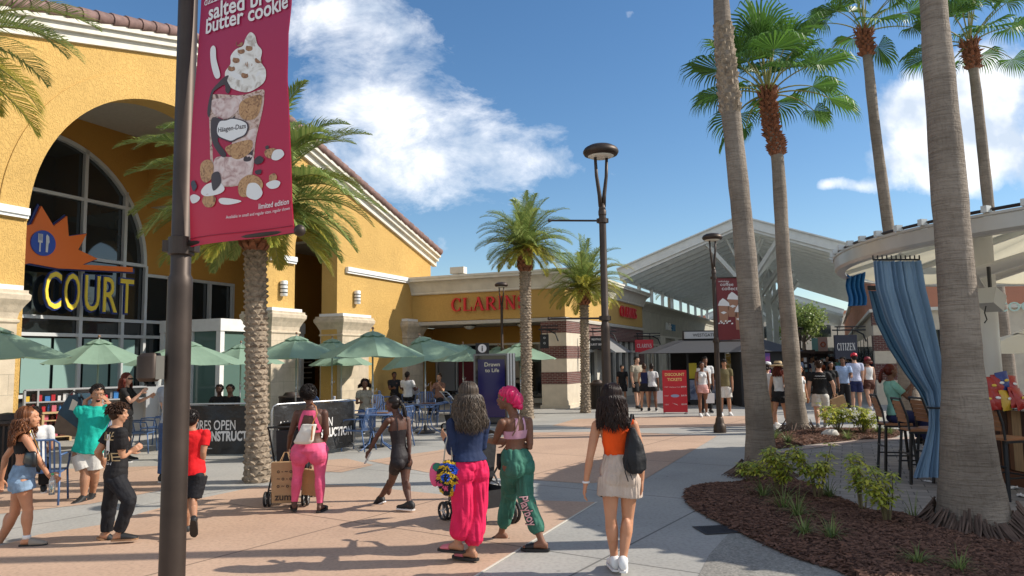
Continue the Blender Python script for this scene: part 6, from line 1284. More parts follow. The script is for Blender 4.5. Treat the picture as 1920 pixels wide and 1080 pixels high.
# white market umbrella behind the bar
umbrella(1935,612,15.2,1.55,"white market umbrella behind the round bar at the right edge",drop=.45,rot=.3,mt=mat("white_canvas", (.75,.73,.68), .8),name="market_umbrella",group=None)
# litter on the pavers
for i, (px, py, s, l) in enumerate([(1888,918,.16,"crumpled white napkin under the right bar stool"),(1915,932,.1,"smaller torn napkin at the right edge on the pavers"),(1743,905,.09,"small scrap of tissue under the blue curtain")]):
    p = G(px, py); m = MB(); V = []; F = []; n = 6
    for j in range(n+1):
        for k in range(n+1): V.append(((j/n-.5)*s*1.6, (k/n-.5)*s, .012+abs(noise.noise(Vector((j*.9+i*5,k*.9,i))))*s*.5))
    for j in range(n):
        for k in range(n): q = j*(n+1)+k; F.append((q,q+n+1,q+n+2,q+1))
    m.add(V, F); o = tag(m.build("napkin", A_WH), l, "napkin"); o.location = (p.x, p.y, 0); o.rotation_euler = (0,0,i)
# ================================================================ PEOPLE
def V3(x, y, z=0.): return Vector((x, y, z))
def fdir(yaw, pitch=0.): yaw = R(yaw); pitch = R(pitch); return Vector((sin(yaw)*cos(pitch), cos(yaw)*cos(pitch), sin(pitch)))
TAB = {'f': [(-.24,.030,.034),(-.16,.072,.054),(-.06,.094,.066),(.04,.093,.067),(.14,.083,.060),(.30,.067,.050),(.44,.070,.052),(.60,.079,.060),(.74,.083,.060),(.86,.080,.052),(.94,.066,.043),(1.0,.044,.035),(1.06,.033,.032)],
       'm': [(-.24,.030,.036),(-.16,.070,.056),(-.06,.086,.064),(.04,.086,.063),(.14,.083,.060),(.30,.078,.056),(.44,.082,.058),(.60,.092,.065),(.74,.098,.066),(.86,.096,.056),(.94,.080,.046),(1.0,.052,.040),(1.06,.039,.039)]}
LEGR = {'f': ((0,.054),(.25,.053),(.6,.041),(1.0,.031),(1.3,.034),(1.55,.029),(1.85,.0205),(2.0,.021)), 'm': ((0,.053),(.25,.051),(.6,.042),(1.0,.034),(1.3,.036),(1.55,.031),(1.85,.023),(2.0,.023))}
ARMR = {'f': ((0,.027),(.3,.0265),(.7,.023),(1.0,.020),(1.25,.0215),(1.6,.017),(2.0,.0135)), 'm': ((0,.034),(.3,.034),(.7,.029),(1.0,.025),(1.25,.0265),(1.6,.021),(2.0,.017))}
def lin(T, x):
    for a, b in zip(T[:-1], T[1:]):
        if x <= b[0]: f = max(0, (x-a[0])/(b[0]-a[0])); return a[1]+(b[1]-a[1])*f
    return T[-1][1]
PEOPLE_TMP = bpy.data.collections.new("tmp"); SC.collection.children.link(PEOPLE_TMP)
def remesh_many(items):
    """items: (MB, voxel, smooth iterations) -> meshes"""
    obs = []
    for mb, vox, it in items:
        me = bpy.data.meshes.new("t"); me.from_pydata(mb.V, [], mb.F); o = bpy.data.objects.new("t", me); PEOPLE_TMP.objects.link(o)
        r = o.modifiers.new("r", 'REMESH'); r.mode = 'VOXEL'; r.voxel_size = vox
        if it: s = o.modifiers.new("s", 'SMOOTH'); s.factor = .5; s.iterations = it
        obs.append(o)
    out = []
    for c in bpy.context.view_layer.layer_collection.children:
        c.exclude = c.name != "tmp"
    bpy.context.view_layer.update(); dg = bpy.context.evaluated_depsgraph_get()
    for o in obs: out.append(bpy.data.meshes.new_from_object(o.evaluated_get(dg)))
    for o in obs: me = o.data; bpy.data.objects.remove(o); bpy.data.meshes.remove(me)
    return out
def skinmat(name, c): return mat("skin_"+name, c, .56, sub=.10, noise_amt=.14, noise_scale=6, spec=.4, bump=.08, bump_scale=120, bump_dist=.002)
SK = {'fair': skinmat('fair', (.56,.32,.22)), 'tan': skinmat('tan', (.45,.235,.14)), 'brown': skinmat('brown', (.19,.085,.048)), 'dark': skinmat('dark', (.105,.046,.030)), 'olive': skinmat('olive', (.38,.19,.11)), 'sun': skinmat('sun', (.50,.235,.13))}
def cloth(name, c, rough=.8, wr=.5, **k): return mat("cloth_"+name, c, rough, noise_amt=.2, noise_scale=7, bump=wr, bump_scale=12, bump_dist=.02, spec=.25, **k)
def hairmat(name, c1, c2):
    m = leafmat("hair_"+name, c1, c2, .38); return m
HR = {'black': hairmat('black', (.030,.020,.016), (.010,.007,.006)), 'brown': hairmat('brown', (.10,.045,.022), (.035,.016,.009)), 'auburn': hairmat('auburn', (.30,.11,.04), (.10,.035,.015)), 'red': hairmat('red', (.22,.035,.015), (.08,.012,.008)), 'grey': hairmat('grey', (.19,.14,.10), (.06,.045,.035)), 'dbrown': hairmat('dbrown', (.045,.020,.014), (.018,.009,.007))}
M_HAIRCAP = {}
class P:
    def __init__(s, **k): s.__dict__.update(k)
def make_person(J, H, sex='f', bulk=1.0, skin='tan', vox=.007, label="", group=None, garments=(), hair=None, shoes=None, hips=1.0, face=False, legs=True, hand_curl=1.0, chest=1.0, hem=None):
    """J: world joints: P, N, Hd, latP, latC, hf, a/b: dict(knee, ankle, elbow, wrist, foot=(dir))"""
    org = V3(J['P'].x, J['P'].y, 0); sub = lambda v: v-org; S = H
    Pp, N, Hd = sub(J['P']), sub(J['N']), sub(J['Hd']); latP, latC = J['latP'], J['latC']; up = (N-Pp).normalized(); L = (N-Pp).length
    def fr(lat): return up.cross(lat).normalized() if True else None
    frP = up.cross(latP).normalized(); frC = up.cross(latC).normalized()          # points forward (lat = person's right, up x right = front)
    T = TAB[sex]
    def sec(s, g=1.0, add=0., rx=None, ry=None):
        a = max(0, min(1, s)); lat = latP.lerp(latC, a).normalized(); f = up.cross(lat).normalized(); lat = f.cross(up).normalized()
        R1 = [(t[0], t[1]) for t in T]; R2 = [(t[0], t[2]) for t in T]; hb = 1+(hips-1)*max(0, 1-abs(s+.02)/.3)
        return (Pp+up*(L*s)+f*(S*.010*math.sin(pi*a*1.3)), lat, f, (rx if rx else lin(R1, s)*hb)*S*bulk*g+add, (ry if ry else lin(R2, s)*hb)*S*bulk*g+add)
    def torso(mb, s0, s1, g=1.0, add=0., n=10, prof=None):
        mb.loft([sec(s0+(s1-s0)*i/n, g, add if prof is None else add+prof(s0+(s1-s0)*i/n)) for i in range(n+1)], 20)
    sw = .098 if sex == 'f' else .112; A = {}
    for k, sg in (('a', -1), ('b', 1)):
        d = J[k]; q = {}
        q['sh'] = N+latC*(sg*sw*S*(.7+.3*bulk))-up*(.030*S)+(frC*.0)
        if 'sh' in d: q['sh'] = sub(d['sh'])
        q['hip'] = Pp+latP*(sg*.050*S*bulk*hips)-up*(.035*S); q['el'] = sub(d['elbow']); q['wr'] = sub(d['wrist']); q['kn'] = sub(d['knee']); q['an'] = sub(d['ankle']); q['fd'] = d['foot'].normalized(); q['hd'] = d.get('hand'); q['sg'] = sg
        A[k] = q
    def chain(p0, p1, p2, t): return p0.lerp(p1, t) if t <= 1 else p1.lerp(p2, t-1)
    def limb(mb, pts, radf, t0, t1, n=14, rounded=True, flat=1.0, bend=.0, nv=14):
        c = [chain(*pts, t0+(t1-t0)*i/n) for i in range(n+1)]; r = [radf(t0+(t1-t0)*i/n) for i in range(n+1)]
        # round the joint a little
        mb.tube(c, r, nv, flat=flat)
        if rounded: mb.ell(c[0], r[0], 12, 8); mb.ell(c[-1], r[-1], 12, 8)
    lb = S*(.45+.55*bulk); ab = S*(.5+.5*bulk)
    body = MB(); torso(body, -.24, 1.06, n=18)
    body.tube([N-up*.02*S, N+(Hd-N)*.35, Hd+(N-Hd)*.15], [(.040 if sex == 'm' else .033)*S*bulk, (.034 if sex == 'm' else .0285)*S, (.035 if sex == 'm' else .030)*S], 16)
    body.loft([sec(.88, .95), sec(.97, 1, rx=.060, ry=.036), sec(1.03, 1, rx=.036, ry=.032)], 18)
    if legs is not None:
        for q in A.values():
            pts = (q['hip'], q['kn'], q['an']); limb(body, pts, lambda t: lin(LEGR[sex], t)*lb, 0, 2.0, 20)
            cd = (q['an']-q['kn']).normalized(); kf = (frP-cd*frP.dot(cd)).normalized() if abs(cd.z) > .3 else frP
            fd_ = q['fd']; kb = Vector((fd_.x, fd_.y, 0)); kb = kb.normalized() if kb.length > .1 else frP
            body.ell(q['kn'].lerp(q['an'], .3)-kb*.010*S, (.029*lb, .030*lb, .07*S), 12, 8); body.ell(q['kn']+kb*.006*S, .0295*lb, 12, 8)
            bt_ = Pp-up*(.045*S)-frP*(.022*S)+latP*(q['sg']*.042*S*bulk*hips); body.ell(bt_, (.050*S*bulk*hips,)*3, 14, 10)
            # foot
            fd = q['fd']; ft = Vector((fd.x, fd.y, 0)); side = fd.cross(Vector((0,0,1))).normalized(); fu = side.cross(fd).normalized(); a = q['an']
            if shoes is None or shoes[0] in ('slide','sandal','clog'):
                body.loft([(a-fd*.034*S-fu*.022*S, side, fu, .014*S, .016*S), (a-fd*.020*S-fu*.018*S, side, fu, .019*S, .022*S), (a+fd*.01*S-fu*.012*S, side, fu, .021*S, .027*S), (a+fd*.045*S-fu*.022*S, side, fu, .023*S, .017*S), (a+fd*.08*S-fu*.029*S, side, fu, .026*S, .011*S), (a+fd*.105*S-fu*.032*S, side, fu, .022*S, .008*S), (a+fd*.115*S-fu*.033*S, side, fu, .013*S, .005*S)], 14)
            else: body.ell(a-fu*.012*S, .026*S, 12, 8)
    if sex == 'f':
        for sg in (-1,1): body.ell(sec(.70)[0]+frC*(.040*S*bulk)+latC*(sg*.038*S), (.036*S*chest*bulk,)*3, 12, 8)
    else: body.ell(sec(.74)[0]+frC*(.022*S), (.07*S, .045*S, .035*S), 14, 8)
    for q in A.values():
        pts = (q['sh'], q['el'], q['wr']); limb(body, pts, lambda t: lin(ARMR[sex], t)*ab, 0, 2.0, 18)
        body.ell(q['sh'].lerp(N, .35)-up*.006*S, (.032*ab, .032*ab, .028*ab), 10, 8)
        # hand
        hd = (q['hd'] if q['hd'] is not None else (q['wr']-q['el'])).normalized(); med = latC*(-q['sg']); med = (med-hd*med.dot(hd)); med = med.normalized() if med.length > .1 else frC
        if abs(med.dot(hd)) > .9: med = frC
        th = hd.cross(med).normalized(); 
        if th.dot(frC) < 0: th = -th           # thumb side forwards
        w = q['wr']; hs = S*(1.0 if sex == 'f' else 1.08)
        body.loft([(w, th, med, .0135*hs, .011*hs), (w+hd*.016*hs, th, med, .019*hs, .0095*hs), (w+hd*.038*hs, th, med, .023*hs, .009*hs), (w+hd*.052*hs, th, med, .0215*hs, .0075*hs)], 12)
        for i, ln in enumerate((.036,.042,.039,.031)):
            o = w+hd*(.049*hs)+th*((.0165-.0108*i)*hs); c1 = (hd+med*.32*hand_curl+th*(.10-.07*i)).normalized(); c2 = (hd+med*1.1*hand_curl).normalized(); m1 = o+c1*ln*.55*hs; m2 = m1+c2*ln*.5*hs
            body.tube([o-hd*.01*hs, m1, m2], [.0058*hs, .0054*hs, .0042*hs], 8); body.ell(m2, .0044*hs, 8, 6); body.ell(m1, .0054*hs, 8, 6)
        o = w+hd*.016*hs+th*.016*hs; m1 = o+(hd*.7+th*.75+med*.15).normalized()*.024*hs; m2 = m1+(hd+th*.2+med*.4*hand_curl).normalized()*.022*hs
        body.tube([w+hd*.006*hs+th*.006*hs, o, m1, m2], [.007*hs, .0078*hs, .0062*hs, .005*hs], 8); body.ell(m2, .005*hs, 8, 6)
    # head
    hf = J['hf'].normalized(); hl = hf.cross(Vector((0,0,1))).normalized(); hu = hl.cross(hf).normalized(); M3 = Matrix((hl, hf, hu)).transposed(); hh = .132*S*(1.08 if S < 1.45 else 1.0)
    hp = lambda x, y, z: Hd+hl*(x*hh)+hf*(y*hh)+hu*(z*hh)
    hd_ = MB(); hd_.ell(hp(0,-.05,.13), (.345*hh, .425*hh, .37*hh), 20, 14, M3); hd_.ell(hp(0,.10,-.13), (.285*hh, .285*hh, .33*hh), 18, 12, M3); hd_.ell(hp(0,.20,-.36), (.16*hh, .14*hh, .12*hh), 14, 10, M3); hd_.ell(hp(0,.27,.17), (.25*hh,.13*hh,.13*hh), 12, 8, M3)
    hd_.tube([hp(0,.345,.06), hp(0,.42,-.05), hp(0,.445,-.12)], [.045*hh, .055*hh, .055*hh], 8); hd_.ell(hp(.045,.40,-.12), .045*hh, 8, 6); hd_.ell(hp(-.045,.40,-.12), .045*hh, 8, 6)
    hd_.ell(hp(0,.375,-.225), (.10*hh,.05*hh,.028*hh), 10, 6, M3); hd_.ell(hp(0,.37,-.27), (.085*hh,.05*hh,.03*hh), 10, 6, M3)
    for sg in (-1,1):
        hd_.ell(hp(sg*.345,-.02,-.02), (.035*hh,.075*hh,.115*hh), 10, 8, M3); hd_.ell(hp(sg*.19,.245,-.10), (.10*hh,.085*hh,.09*hh), 10, 8, M3); hd_.tube([hp(sg*.05,.37,.115), hp(sg*.15,.35,.135), hp(sg*.24,.28,.10)], .03*hh, 6)
        hd_.ell(hp(sg*.13,.33,.045), (.06*hh,.045*hh,.035*hh), 10, 6, M3)
    body.add(hd_.V, hd_.F)
    # ---- garments
    items = [(body, vox, 2)]; specs = []
    for g in garments:
        kind = g['k']
        if kind in ('tee','top'):
            m = MB(); add = g.get('add', .012); s0 = g.get('s0', -.05); sl = g.get('sl', .55); fl = g.get('flare', .012)
            torso(m, s0, .95, 1.0, add, 14, prof=lambda s: fl*max(0, .6-s)+.006*max(0,.5-s)); m.loft([sec(.90, 1.0, add*.6), sec(.99, 1, 0, rx=.064, ry=.045), sec(1.02, 1, 0, rx=.05, ry=.043)], 18)
            if sex == 'f':
                for sg in (-1,1): m.ell(sec(.70)[0]+frC*(.040*S*bulk)+latC*(sg*.038*S), .036*S*chest*bulk+add*.7, 12, 8)
            for q in A.values():
                if sl > 0: limb(m, (q['sh'], q['el'], q['wr']), lambda t: lin(ARMR[sex], t)*ab+g.get('sadd', add)*(1+g.get('sfl', .5)*min(1, t)), -.02, sl, 12, rounded=False); m.ell(q['sh'], lin(ARMR[sex],0)*ab+g.get('sadd', add), 12, 8)
                m.ell(q['sh'].lerp(N, .35)-up*.004*S, (.032*ab+add*.6,)*3, 10, 8)
        elif kind in ('pants','shorts'):
            m = MB(); add = g.get('add', .012); s1 = g.get('s1', .22); torso(m, -.2, s1, 1.0, add, 8); rad = g['rad']; t1 = rad[-1][0]
            for q in A.values():
                limb(m, (q['hip'], q['kn'], q['an']), lambda t: max(lin(rad, t)*S, 0.01), 0, t1, 22, rounded=False, nv=18); m.ell(Pp-up*(.045*S)-frP*(.022*S)+latP*(q['sg']*.042*S*bulk*hips), .050*S*bulk*hips+add, 14, 10)
        elif kind == 'skirt':
            m = MB(); torso(m, -.24, g.get('s1', .2), 1.0, g.get('add', .02), 8)
            for q in A.values(): limb(m, (q['hip'], q['kn'], q['an']), lambda t: lin(g['rad'], t)*S, 0, g['rad'][-1][0], 10, rounded=False)
        elif kind == 'mb': m = g['f'](P(**locals()))
        else: specs.append((g, None)); continue
        specs.append((g, len(items))); items.append((m, max(vox, g.get('vox', vox)), g.get('it', 2)))
    ms = remesh_many(items); me = ms[0]; me.materials.clear(); me.materials.append(SK[skin]); me.shade_smooth(); me.name = "person"
    root = link("person", me, None, org); tag(root, label, "person", group)
    root["_H"] = H; del root["_H"]
    n = len(me.vertices); co = np.empty(n*3); me.vertices.foreach_get("co", co); co = co.reshape(-1, 3); no = np.empty(n*3); me.vertices.foreach_get("normal", no); no = no.reshape(-1, 3)
    def seg(p0, p1, r):
        p0 = np.array(p0); d = np.array(p1)-p0; t = ((co-p0)@d)/(d@d); tc = np.clip(t, 0, 1); dd = np.linalg.norm(co-(p0+tc[:,None]*d), axis=1)/r; return dd, t
    cls = None
    def classify():
        nonlocal cls
        if cls is None:
            B = [seg(Pp-up*.04*S, N, .075*S*bulk), seg(Hd+(N-Hd)*.3, Hd+hu*.1*hh, .08*S), seg(N, Hd, .04*S)]
            for q in A.values(): B += [seg(q['hip'], q['kn'], .045*S), seg(q['kn'], q['an'], .03*S), seg(q['an'], q['an']+q['fd']*.1*S, .025*S), seg(q['sh'], q['el'], .026*S), seg(q['el'], q['wr'], .02*S), seg(q['wr'], q['wr']+(q['wr']-q['el']).normalized()*.09*S, .02*S)]
            D = np.array([b[0] for b in B]); Tt = np.array([b[1] for b in B]); i = D.argmin(0); t = Tt[i, np.arange(n)]; s = ((co-np.array(Pp))@np.array(up))/L; x = (co-np.array(Pp))@np.array(latC); y = (co-np.array(Pp))@np.array(frC); cls = (i, t, s, x, y)
        return cls
    polys = None
    for (g, idx) in specs:
        if idx is not None:
            m = ms[idx]; amp = g.get('wr', .004)
            if amp:
                k = len(m.vertices); c = np.empty(k*3); m.vertices.foreach_get("co", c); c = c.reshape(-1,3); nn = np.empty(k*3); m.vertices.foreach_get("normal", nn); nn = nn.reshape(-1,3); sc = g.get('wsc', (9,9,16)); off = [noise.noise(Vector((p[0]*sc[0]+S*9, p[1]*sc[1], p[2]*sc[2]))) for p in c]; off = np.array(off); off = (np.abs(off)*2-.5) ; c = c+nn*(off[:,None]*amp); m.vertices.foreach_set("co", c.ravel())
            m.materials.clear(); m.materials.append(g['m']); m.shade_smooth(); m.update(); g['ob'] = link(g['n'], m, root); g['ob']
        else:
            i, t, s, x, y = classify(); mask = g['f'](i, t, s, x/S, y/S, co)
            if polys is None:
                lt = np.empty(len(me.polygons)*4, dtype=np.int32); 
                if len(me.loops) == len(me.polygons)*4: me.loops.foreach_get("vertex_index", lt); polys = lt.reshape(-1,4)
                else: polys = np.array([list(p.vertices)+[p.vertices[-1]]*(4-len(p.vertices)) for p in me.polygons if len(p.vertices) <= 4])
            fm = mask[polys].all(1); F = polys[fm]; used = np.unique(F)
            if len(used) == 0: continue
            mp = -np.ones(n, dtype=int); mp[used] = np.arange(len(used)); Vv = co[used]+no[used]*g.get('off', .004); F2 = mp[F]; m = bpy.data.meshes.new(g['n']); m.from_pydata(Vv.tolist(), [], F2.tolist()); m.materials.append(g['m']); m.shade_smooth(); g['ob'] = link(g['n'], m, root)
    # ---- shoes
    if shoes and legs is not None:
        st, mt = shoes[0], shoes[1]; m2 = shoes[2] if len(shoes) > 2 else A_WH
        for q in A.values():
            fd = q['fd']; side = fd.cross(Vector((0,0,1))).normalized(); fu = side.cross(fd).normalized(); a = q['an']; F_ = lambda x, y, z: a+fd*(x*S)+side*(y*S)+fu*(z*S)
            up_ = MB(); so_ = MB()
            if st in ('sneaker','boot'):
                up_.loft([(F_(-.046,0,-.026), side, fu, .010*S, .010*S), (F_(-.042,0,-.016), side, fu, .019*S, .024*S), (F_(-.015,0,-.008), side, fu, .024*S, .034*S), (F_(.02,0,-.012), side, fu, .0255*S, .030*S), (F_(.055,0,-.024), side, fu, .0275*S, .020*S), (F_(.09,0,-.03), side, fu, .028*S, .015*S), (F_(.115,0,-.032), side, fu, .022*S, .012*S), (F_(.128,0,-.034), side, fu, .010*S, .006*S)], 16, p=2.5)
                hc = .03 if st == 'boot' else .012; up_.tube([F_(-.004,0,-.01), F_(-.004,0,hc)], [.027*S,.0255*S], 14)
                P_ = [(-.048,.013),(-.05,-.002),(-.04,-.019),(0,-.0245),(.045,-.027),(.09,-.031),(.118,-.024),(.132,-.004),(.128,.012),(.10,.029),(.05,.028),(0,.0245),(-.036,.021)]
                so_.prism([F_(x, y, -.043) for x, y in P_], fu*(-.010*S))
            else:
                P_ = [(-.042,.015),(-.047,0),(-.042,-.015),(0,-.024),(.05,-.027),(.09,-.030),(.118,-.022),(.128,-.002),(.118,.018),(.09,.028),(.05,.026),(0,.022)]
                so_.prism([F_(x, y, -.0375) for x, y in P_], fu*(-.013*S))
                if st == 'clog': up_.loft([(F_(.02,0,-.022), side, fu, .0285*S, .030*S), (F_(.06,0,-.026), side, fu, .031*S, .021*S), (F_(.10,0,-.031), side, fu, .030*S, .014*S), (F_(.125,0,-.034), side, fu, .014*S, .006*S)], 14)
                else: up_.loft([(F_(.045,0,-.024), side, fu, .0275*S, .019*S), (F_(.07,0,-.027), side, fu, .0295*S, .0165*S), (F_(.095,0,-.030), side, fu, .029*S, .013*S)], 14)
            so = up_.build("shoe", mt, root, auto=60); so_.build("sole", m2, so, fix=True)
            if 'sock' in shoes: mm = MB(); mm.tube([a-(a-q['kn']).normalized()*0.0, a.lerp(q['kn'], .13)], [.027*S,.0245*S], 14); mm.build("sock", A_WH, root, smooth=True)
    # ---- face
    if face:
        for sg in (-1,1):
            m = MB(); m.ell(hp(sg*.13,.352,.045), (.042*hh,.026*hh,.021*hh), 10, 8, M3); e = m.build("eye", mat("eye_white", (.6,.58,.55), .2), root, smooth=True); m = MB(); m.ell(hp(sg*.13,.372,.045), (.019*hh,.010*hh,.019*hh), 8, 6, M3); m.build("pupil", M_BLACK, e)
            m = MB(); m.tube([hp(sg*.06,.385,.115), hp(sg*.14,.375,.14), hp(sg*.22,.31,.115)], [.012*hh,.016*hh,.008*hh], 6, flat=.6); m.build("eyebrow", HR['black'], root)
        m = MB(); m.ell(hp(0,.402,-.245), (.092*hh,.03*hh,.030*hh), 12, 8, M3); m.build("lips", mat("lips", (.32,.09,.075), .4), root, smooth=True)
    ctx = P(root=root, hp=hp, M3=M3, hh=hh, hf=hf, hl=hl, hu=hu, up=up, N=N, Pp=Pp, A=A, S=S, sec=sec, latC=latC, frC=frC, latP=latP, frP=frP, org=org, L=L, bulk=bulk, Hd=Hd)
    if hair: do_hair(ctx, *hair)
    return ctx
def do_hair(c, kind, col, length=.3, n=150, wave=.012, rad=.008, seed=1, width=1.0, side=0.):
    hp, hh = c.hp, c.hh; rd = random.Random(seed); m = MB(); mt = HR[col] if isinstance(col, str) else col
    if kind in ('long','short','pony','curly','bun'):
        m.ell(hp(0,-.10,.17), (.372*hh,.415*hh,.385*hh), 24, 16, c.M3); m.ell(hp(0,-.16,-.02), (.345*hh,.345*hh,.33*hh), 20, 12, c.M3)
        base = MB(); base.V, base.F, base.M = m.V[:], m.F[:], m.M[:]
        if kind == 'short':
            for i in range(n):
                a = rd.uniform(-pi, pi); e = rd.uniform(-.35, 1.45); r = 1.0; x, y, z = sin(a)*cos(e)*.375, -.10-cos(a)*cos(e)*.42, .17+sin(e)*.39
                if y > .12 and z < .30: continue
                p = hp(x,y,z); d = (hp(sin(a)*1, -cos(a)*1+.6, -.4)-c.Hd).normalized()*.02+Vector((rd.gauss(0,1), rd.gauss(0,1), rd.gauss(0,1)))*.006; o = (p-hp(0,-.1,.1)).normalized()
                m.tube([p-o*.004, p+o*wave+d*.6, p+o*wave*.5+d*1.6*length/.3], [rad, rad*.9, rad*.2], 5)
            m.build("hair", mt, c.root, smooth=True); return
    if kind == 'afro':
        m = MB(); m.ell(hp(0,-.10,.20), (.46*hh,.50*hh,.47*hh), 28, 20, c.M3)
        for i, v in enumerate(m.V): v = Vector(v); d = (v-hp(0,-.1,.2)).normalized(); m.V[i] = tuple(v+d*(.012*noise.noise(v*45)+.016*noise.noise(v*18)))
        for i in range(900):
            a = rd.uniform(0, 2*pi); e = math.asin(rd.uniform(-.75, 1)); d = c.hl*(cos(a)*cos(e))+c.hf*(sin(a)*cos(e))+c.hu*sin(e); p = hp(0,-.1,.2)+c.hl*(cos(a)*cos(e)*.46*hh)+c.hf*(sin(a)*cos(e)*.50*hh)+c.hu*(sin(e)*.47*hh)
            t = Vector((rd.gauss(0,1), rd.gauss(0,1), rd.gauss(0,1))).normalized(); m.tube([p-d*.01, p+d*.008+t*.004, p+d*.012-t*.005], [.005,.005,.002], 4)
        m.build("hair", mt, c.root, smooth=True); return
    if kind == 'bald': return
    if kind == 'pony':
        m.ell(hp(0,-.5,.12), (.14*hh,.13*hh,.14*hh), 12, 8, c.M3)
        for i in range(n//2):
            a = rd.uniform(0, 2*pi); r = rd.uniform(.0,.10); p = hp(cos(a)*r, -.52, .12+sin(a)*r); pts = [hp(cos(a)*r*.4, -.36, .13), p]; d = -c.hf*.8-c.hu*.3; l = length*rd.uniform(.8,1.05)
            for k in range(6): d = (d+Vector((0,0,-.55))+Vector((rd.gauss(0,1), rd.gauss(0,1), 0))*.10).normalized(); pts.append(pts[-1]+d*l/6)
            m.tube(pts, [rad]*6+[rad*.7, rad*.2], 4)
        m.build("hair", mt, c.root, smooth=True); return
    if kind == 'bun': m.ell(hp(0,-.35,.52), (.17*hh,.17*hh,.16*hh), 14, 10, c.M3); m.build("hair", mt, c.root, smooth=True); return
    # long / curly locks
    for i in range(n):
        a = rd.uniform(-1.95, 1.95)*(1 if rd.random() < .8 else .8); e0 = rd.uniform(.3, 1.35); rr_ = rd.uniform(.98, 1.10 if kind == 'long' else 1.3); pts = []; K = 6
        for k in range(K+1):
            e = e0+(-.25-e0)*k/K; pts.append(hp(sin(a)*cos(e)*.385*rr_, -.11-cos(a)*cos(e)*.43*rr_, .15+sin(e)*.40*rr_))
        l = length*rd.uniform(.72, 1.05)*(1-.18*abs(a)/2); n2 = 12; p = pts[-1]; out = (c.hl*sin(a)*1.1-c.hf*cos(a)*.9); ph = rd.uniform(0, 6.28); fr_ = rd.uniform(7, 12) if kind == 'long' else rd.uniform(16, 24); base = p.copy(); back = -c.frC; ph2 = rd.uniform(0, 6)
        for k in range(1, n2+1):
            s = k/n2; q = base+Vector((0,0,-l*s)); q += out*(.020+.05*width*s*(1-.3*s)) ; 
            # stay outside the shoulders and back
            rel = q-c.N; x = rel.dot(c.latC); y = rel.dot(c.frC); z = rel.dot(c.up)
            if z < .02: 
                lim = (.052*c.S*c.bulk+.012+(.03*(1-abs(x)/(.13*c.S)) if abs(x) < .13*c.S else 0))
                if abs(x) < .15*c.S and y > -lim and cos(a) > -.25: q += -c.frC*(lim+y)*min(1, (.02-z)/.05)
            w = wave*min(1, s*2.5+.25); q += c.latC*(w*math.sin(l*s*fr_*3.2+ph))+c.frC*(w*.6*cos(l*s*fr_*2.7+ph2)); pts.append(q)
        r = rad*rd.uniform(.7,1.25); m.tube(pts, [r*.8]*K+[r]*(n2-2)+[r*.8, r*.5, r*.1], 5, flat=.75)
    m.build("hair", mt, c.root, smooth=True)
def J_traced(Y, yp, yc, yh, hp_, head, neck, pel, a, b, feet):
    """all positions as photo pixels plus depth offset; feet: (yaw_a, pitch_a, yaw_b, pitch_b)"""
    def w(t): return W(t[0], t[1], Y+(t[2] if len(t) > 2 else 0))
    lat = lambda y: Vector((cos(R(y)), -sin(R(y)), 0))
    J = dict(P=w(pel), N=w(neck), Hd=w(head), latP=lat(yp), latC=lat(yc), hf=fdir(yh, hp_))
    for k, d, i in (('a', a, 0), ('b', b, 2)):
        J[k] = dict(knee=w(d[0]), ankle=w(d[1]), elbow=w(d[2]), wrist=w(d[3]), foot=fdir(feet[i], feet[i+1]))
        if len(d) > 4: J[k]['hand'] = d[4]
    return J
def J_fk(x, y, yaw, H, stride=0., arms=((0,10),(0,10)), head=(0,0), lean=0., spread=.05, knee=((0,0),(0,0)), z0=0.):
    """arms: per side (shoulder flexion deg forward, elbow flexion[, abduction]); stride >0: b leg forward"""
    f = fdir(yaw); lat = Vector((cos(R(yaw)), -sin(R(yaw)), 0)); U = V3(0,0,1); S = H
    th = R(stride); drop = (1-cos(th))*.47*H; Pp = V3(x,y,.53*H-drop+z0); N = Pp+(U*cos(R(lean))+f*sin(R(lean)))*.305*H; Hd = N+U*.102*H+f*.012*H
    J = dict(P=Pp, N=N, Hd=Hd, latP=lat, latC=lat, hf=fdir(yaw+head[0], head[1]))
    for k, sg in (('a',-1),('b',1)):
        t = th*sg; hip = Pp+lat*(sg*.05*S)-U*.035*S; kx = R(knee[0 if sg < 0 else 1][0]); bend = max(0, -sg*stride)*.9 if stride else 0
        t1 = t+kx+R(bend*.35); kn = hip+(f*sin(t1)-U*cos(t1))*.225*S+lat*(sg*spread*.3*S); t2 = t1-R(bend)-R(knee[0 if sg < 0 else 1][1]); an = kn+(f*sin(t2)-U*cos(t2))*.228*S+lat*(sg*spread*.2*S)
        ar = arms[0 if sg < 0 else 1]; sh = N+lat*(sg*.105*S)-U*.03*S; ab_ = R(ar[2] if len(ar) > 2 else 9); s1 = R(ar[0]); d = (f*sin(s1)-U*cos(s1))*cos(ab_)+lat*(sg*sin(ab_)); el = sh+d.normalized()*.172*S; s2 = s1+R(ar[1]); d2 = (f*sin(s2)-U*cos(s2))*cos(ab_*.4)+lat*(sg*sin(ab_*.4)-(.25*sg*sin(R(min(90,ar[1])))) ); wr = el+d2.normalized()*.145*S
        J[k] = dict(knee=kn, ankle=an, elbow=el, wrist=wr, foot=fdir(yaw+sg*6, -min(40, bend*.9)))
    mz = min(J[k]['ankle'].z for k in 'ab')-.052*S-z0
    for k in ('P','N','Hd'): J[k] = J[k]-U*mz
    for k in 'ab':
        for q in ('knee','ankle','elbow','wrist'): J[k][q] = J[k][q]-U*mz
    return J
NB = .0062
def bone(*ids): 
    def f(i): 
        r = np.zeros(i.shape, bool)
        for k in ids: r |= (i == k)
        return r
    return f
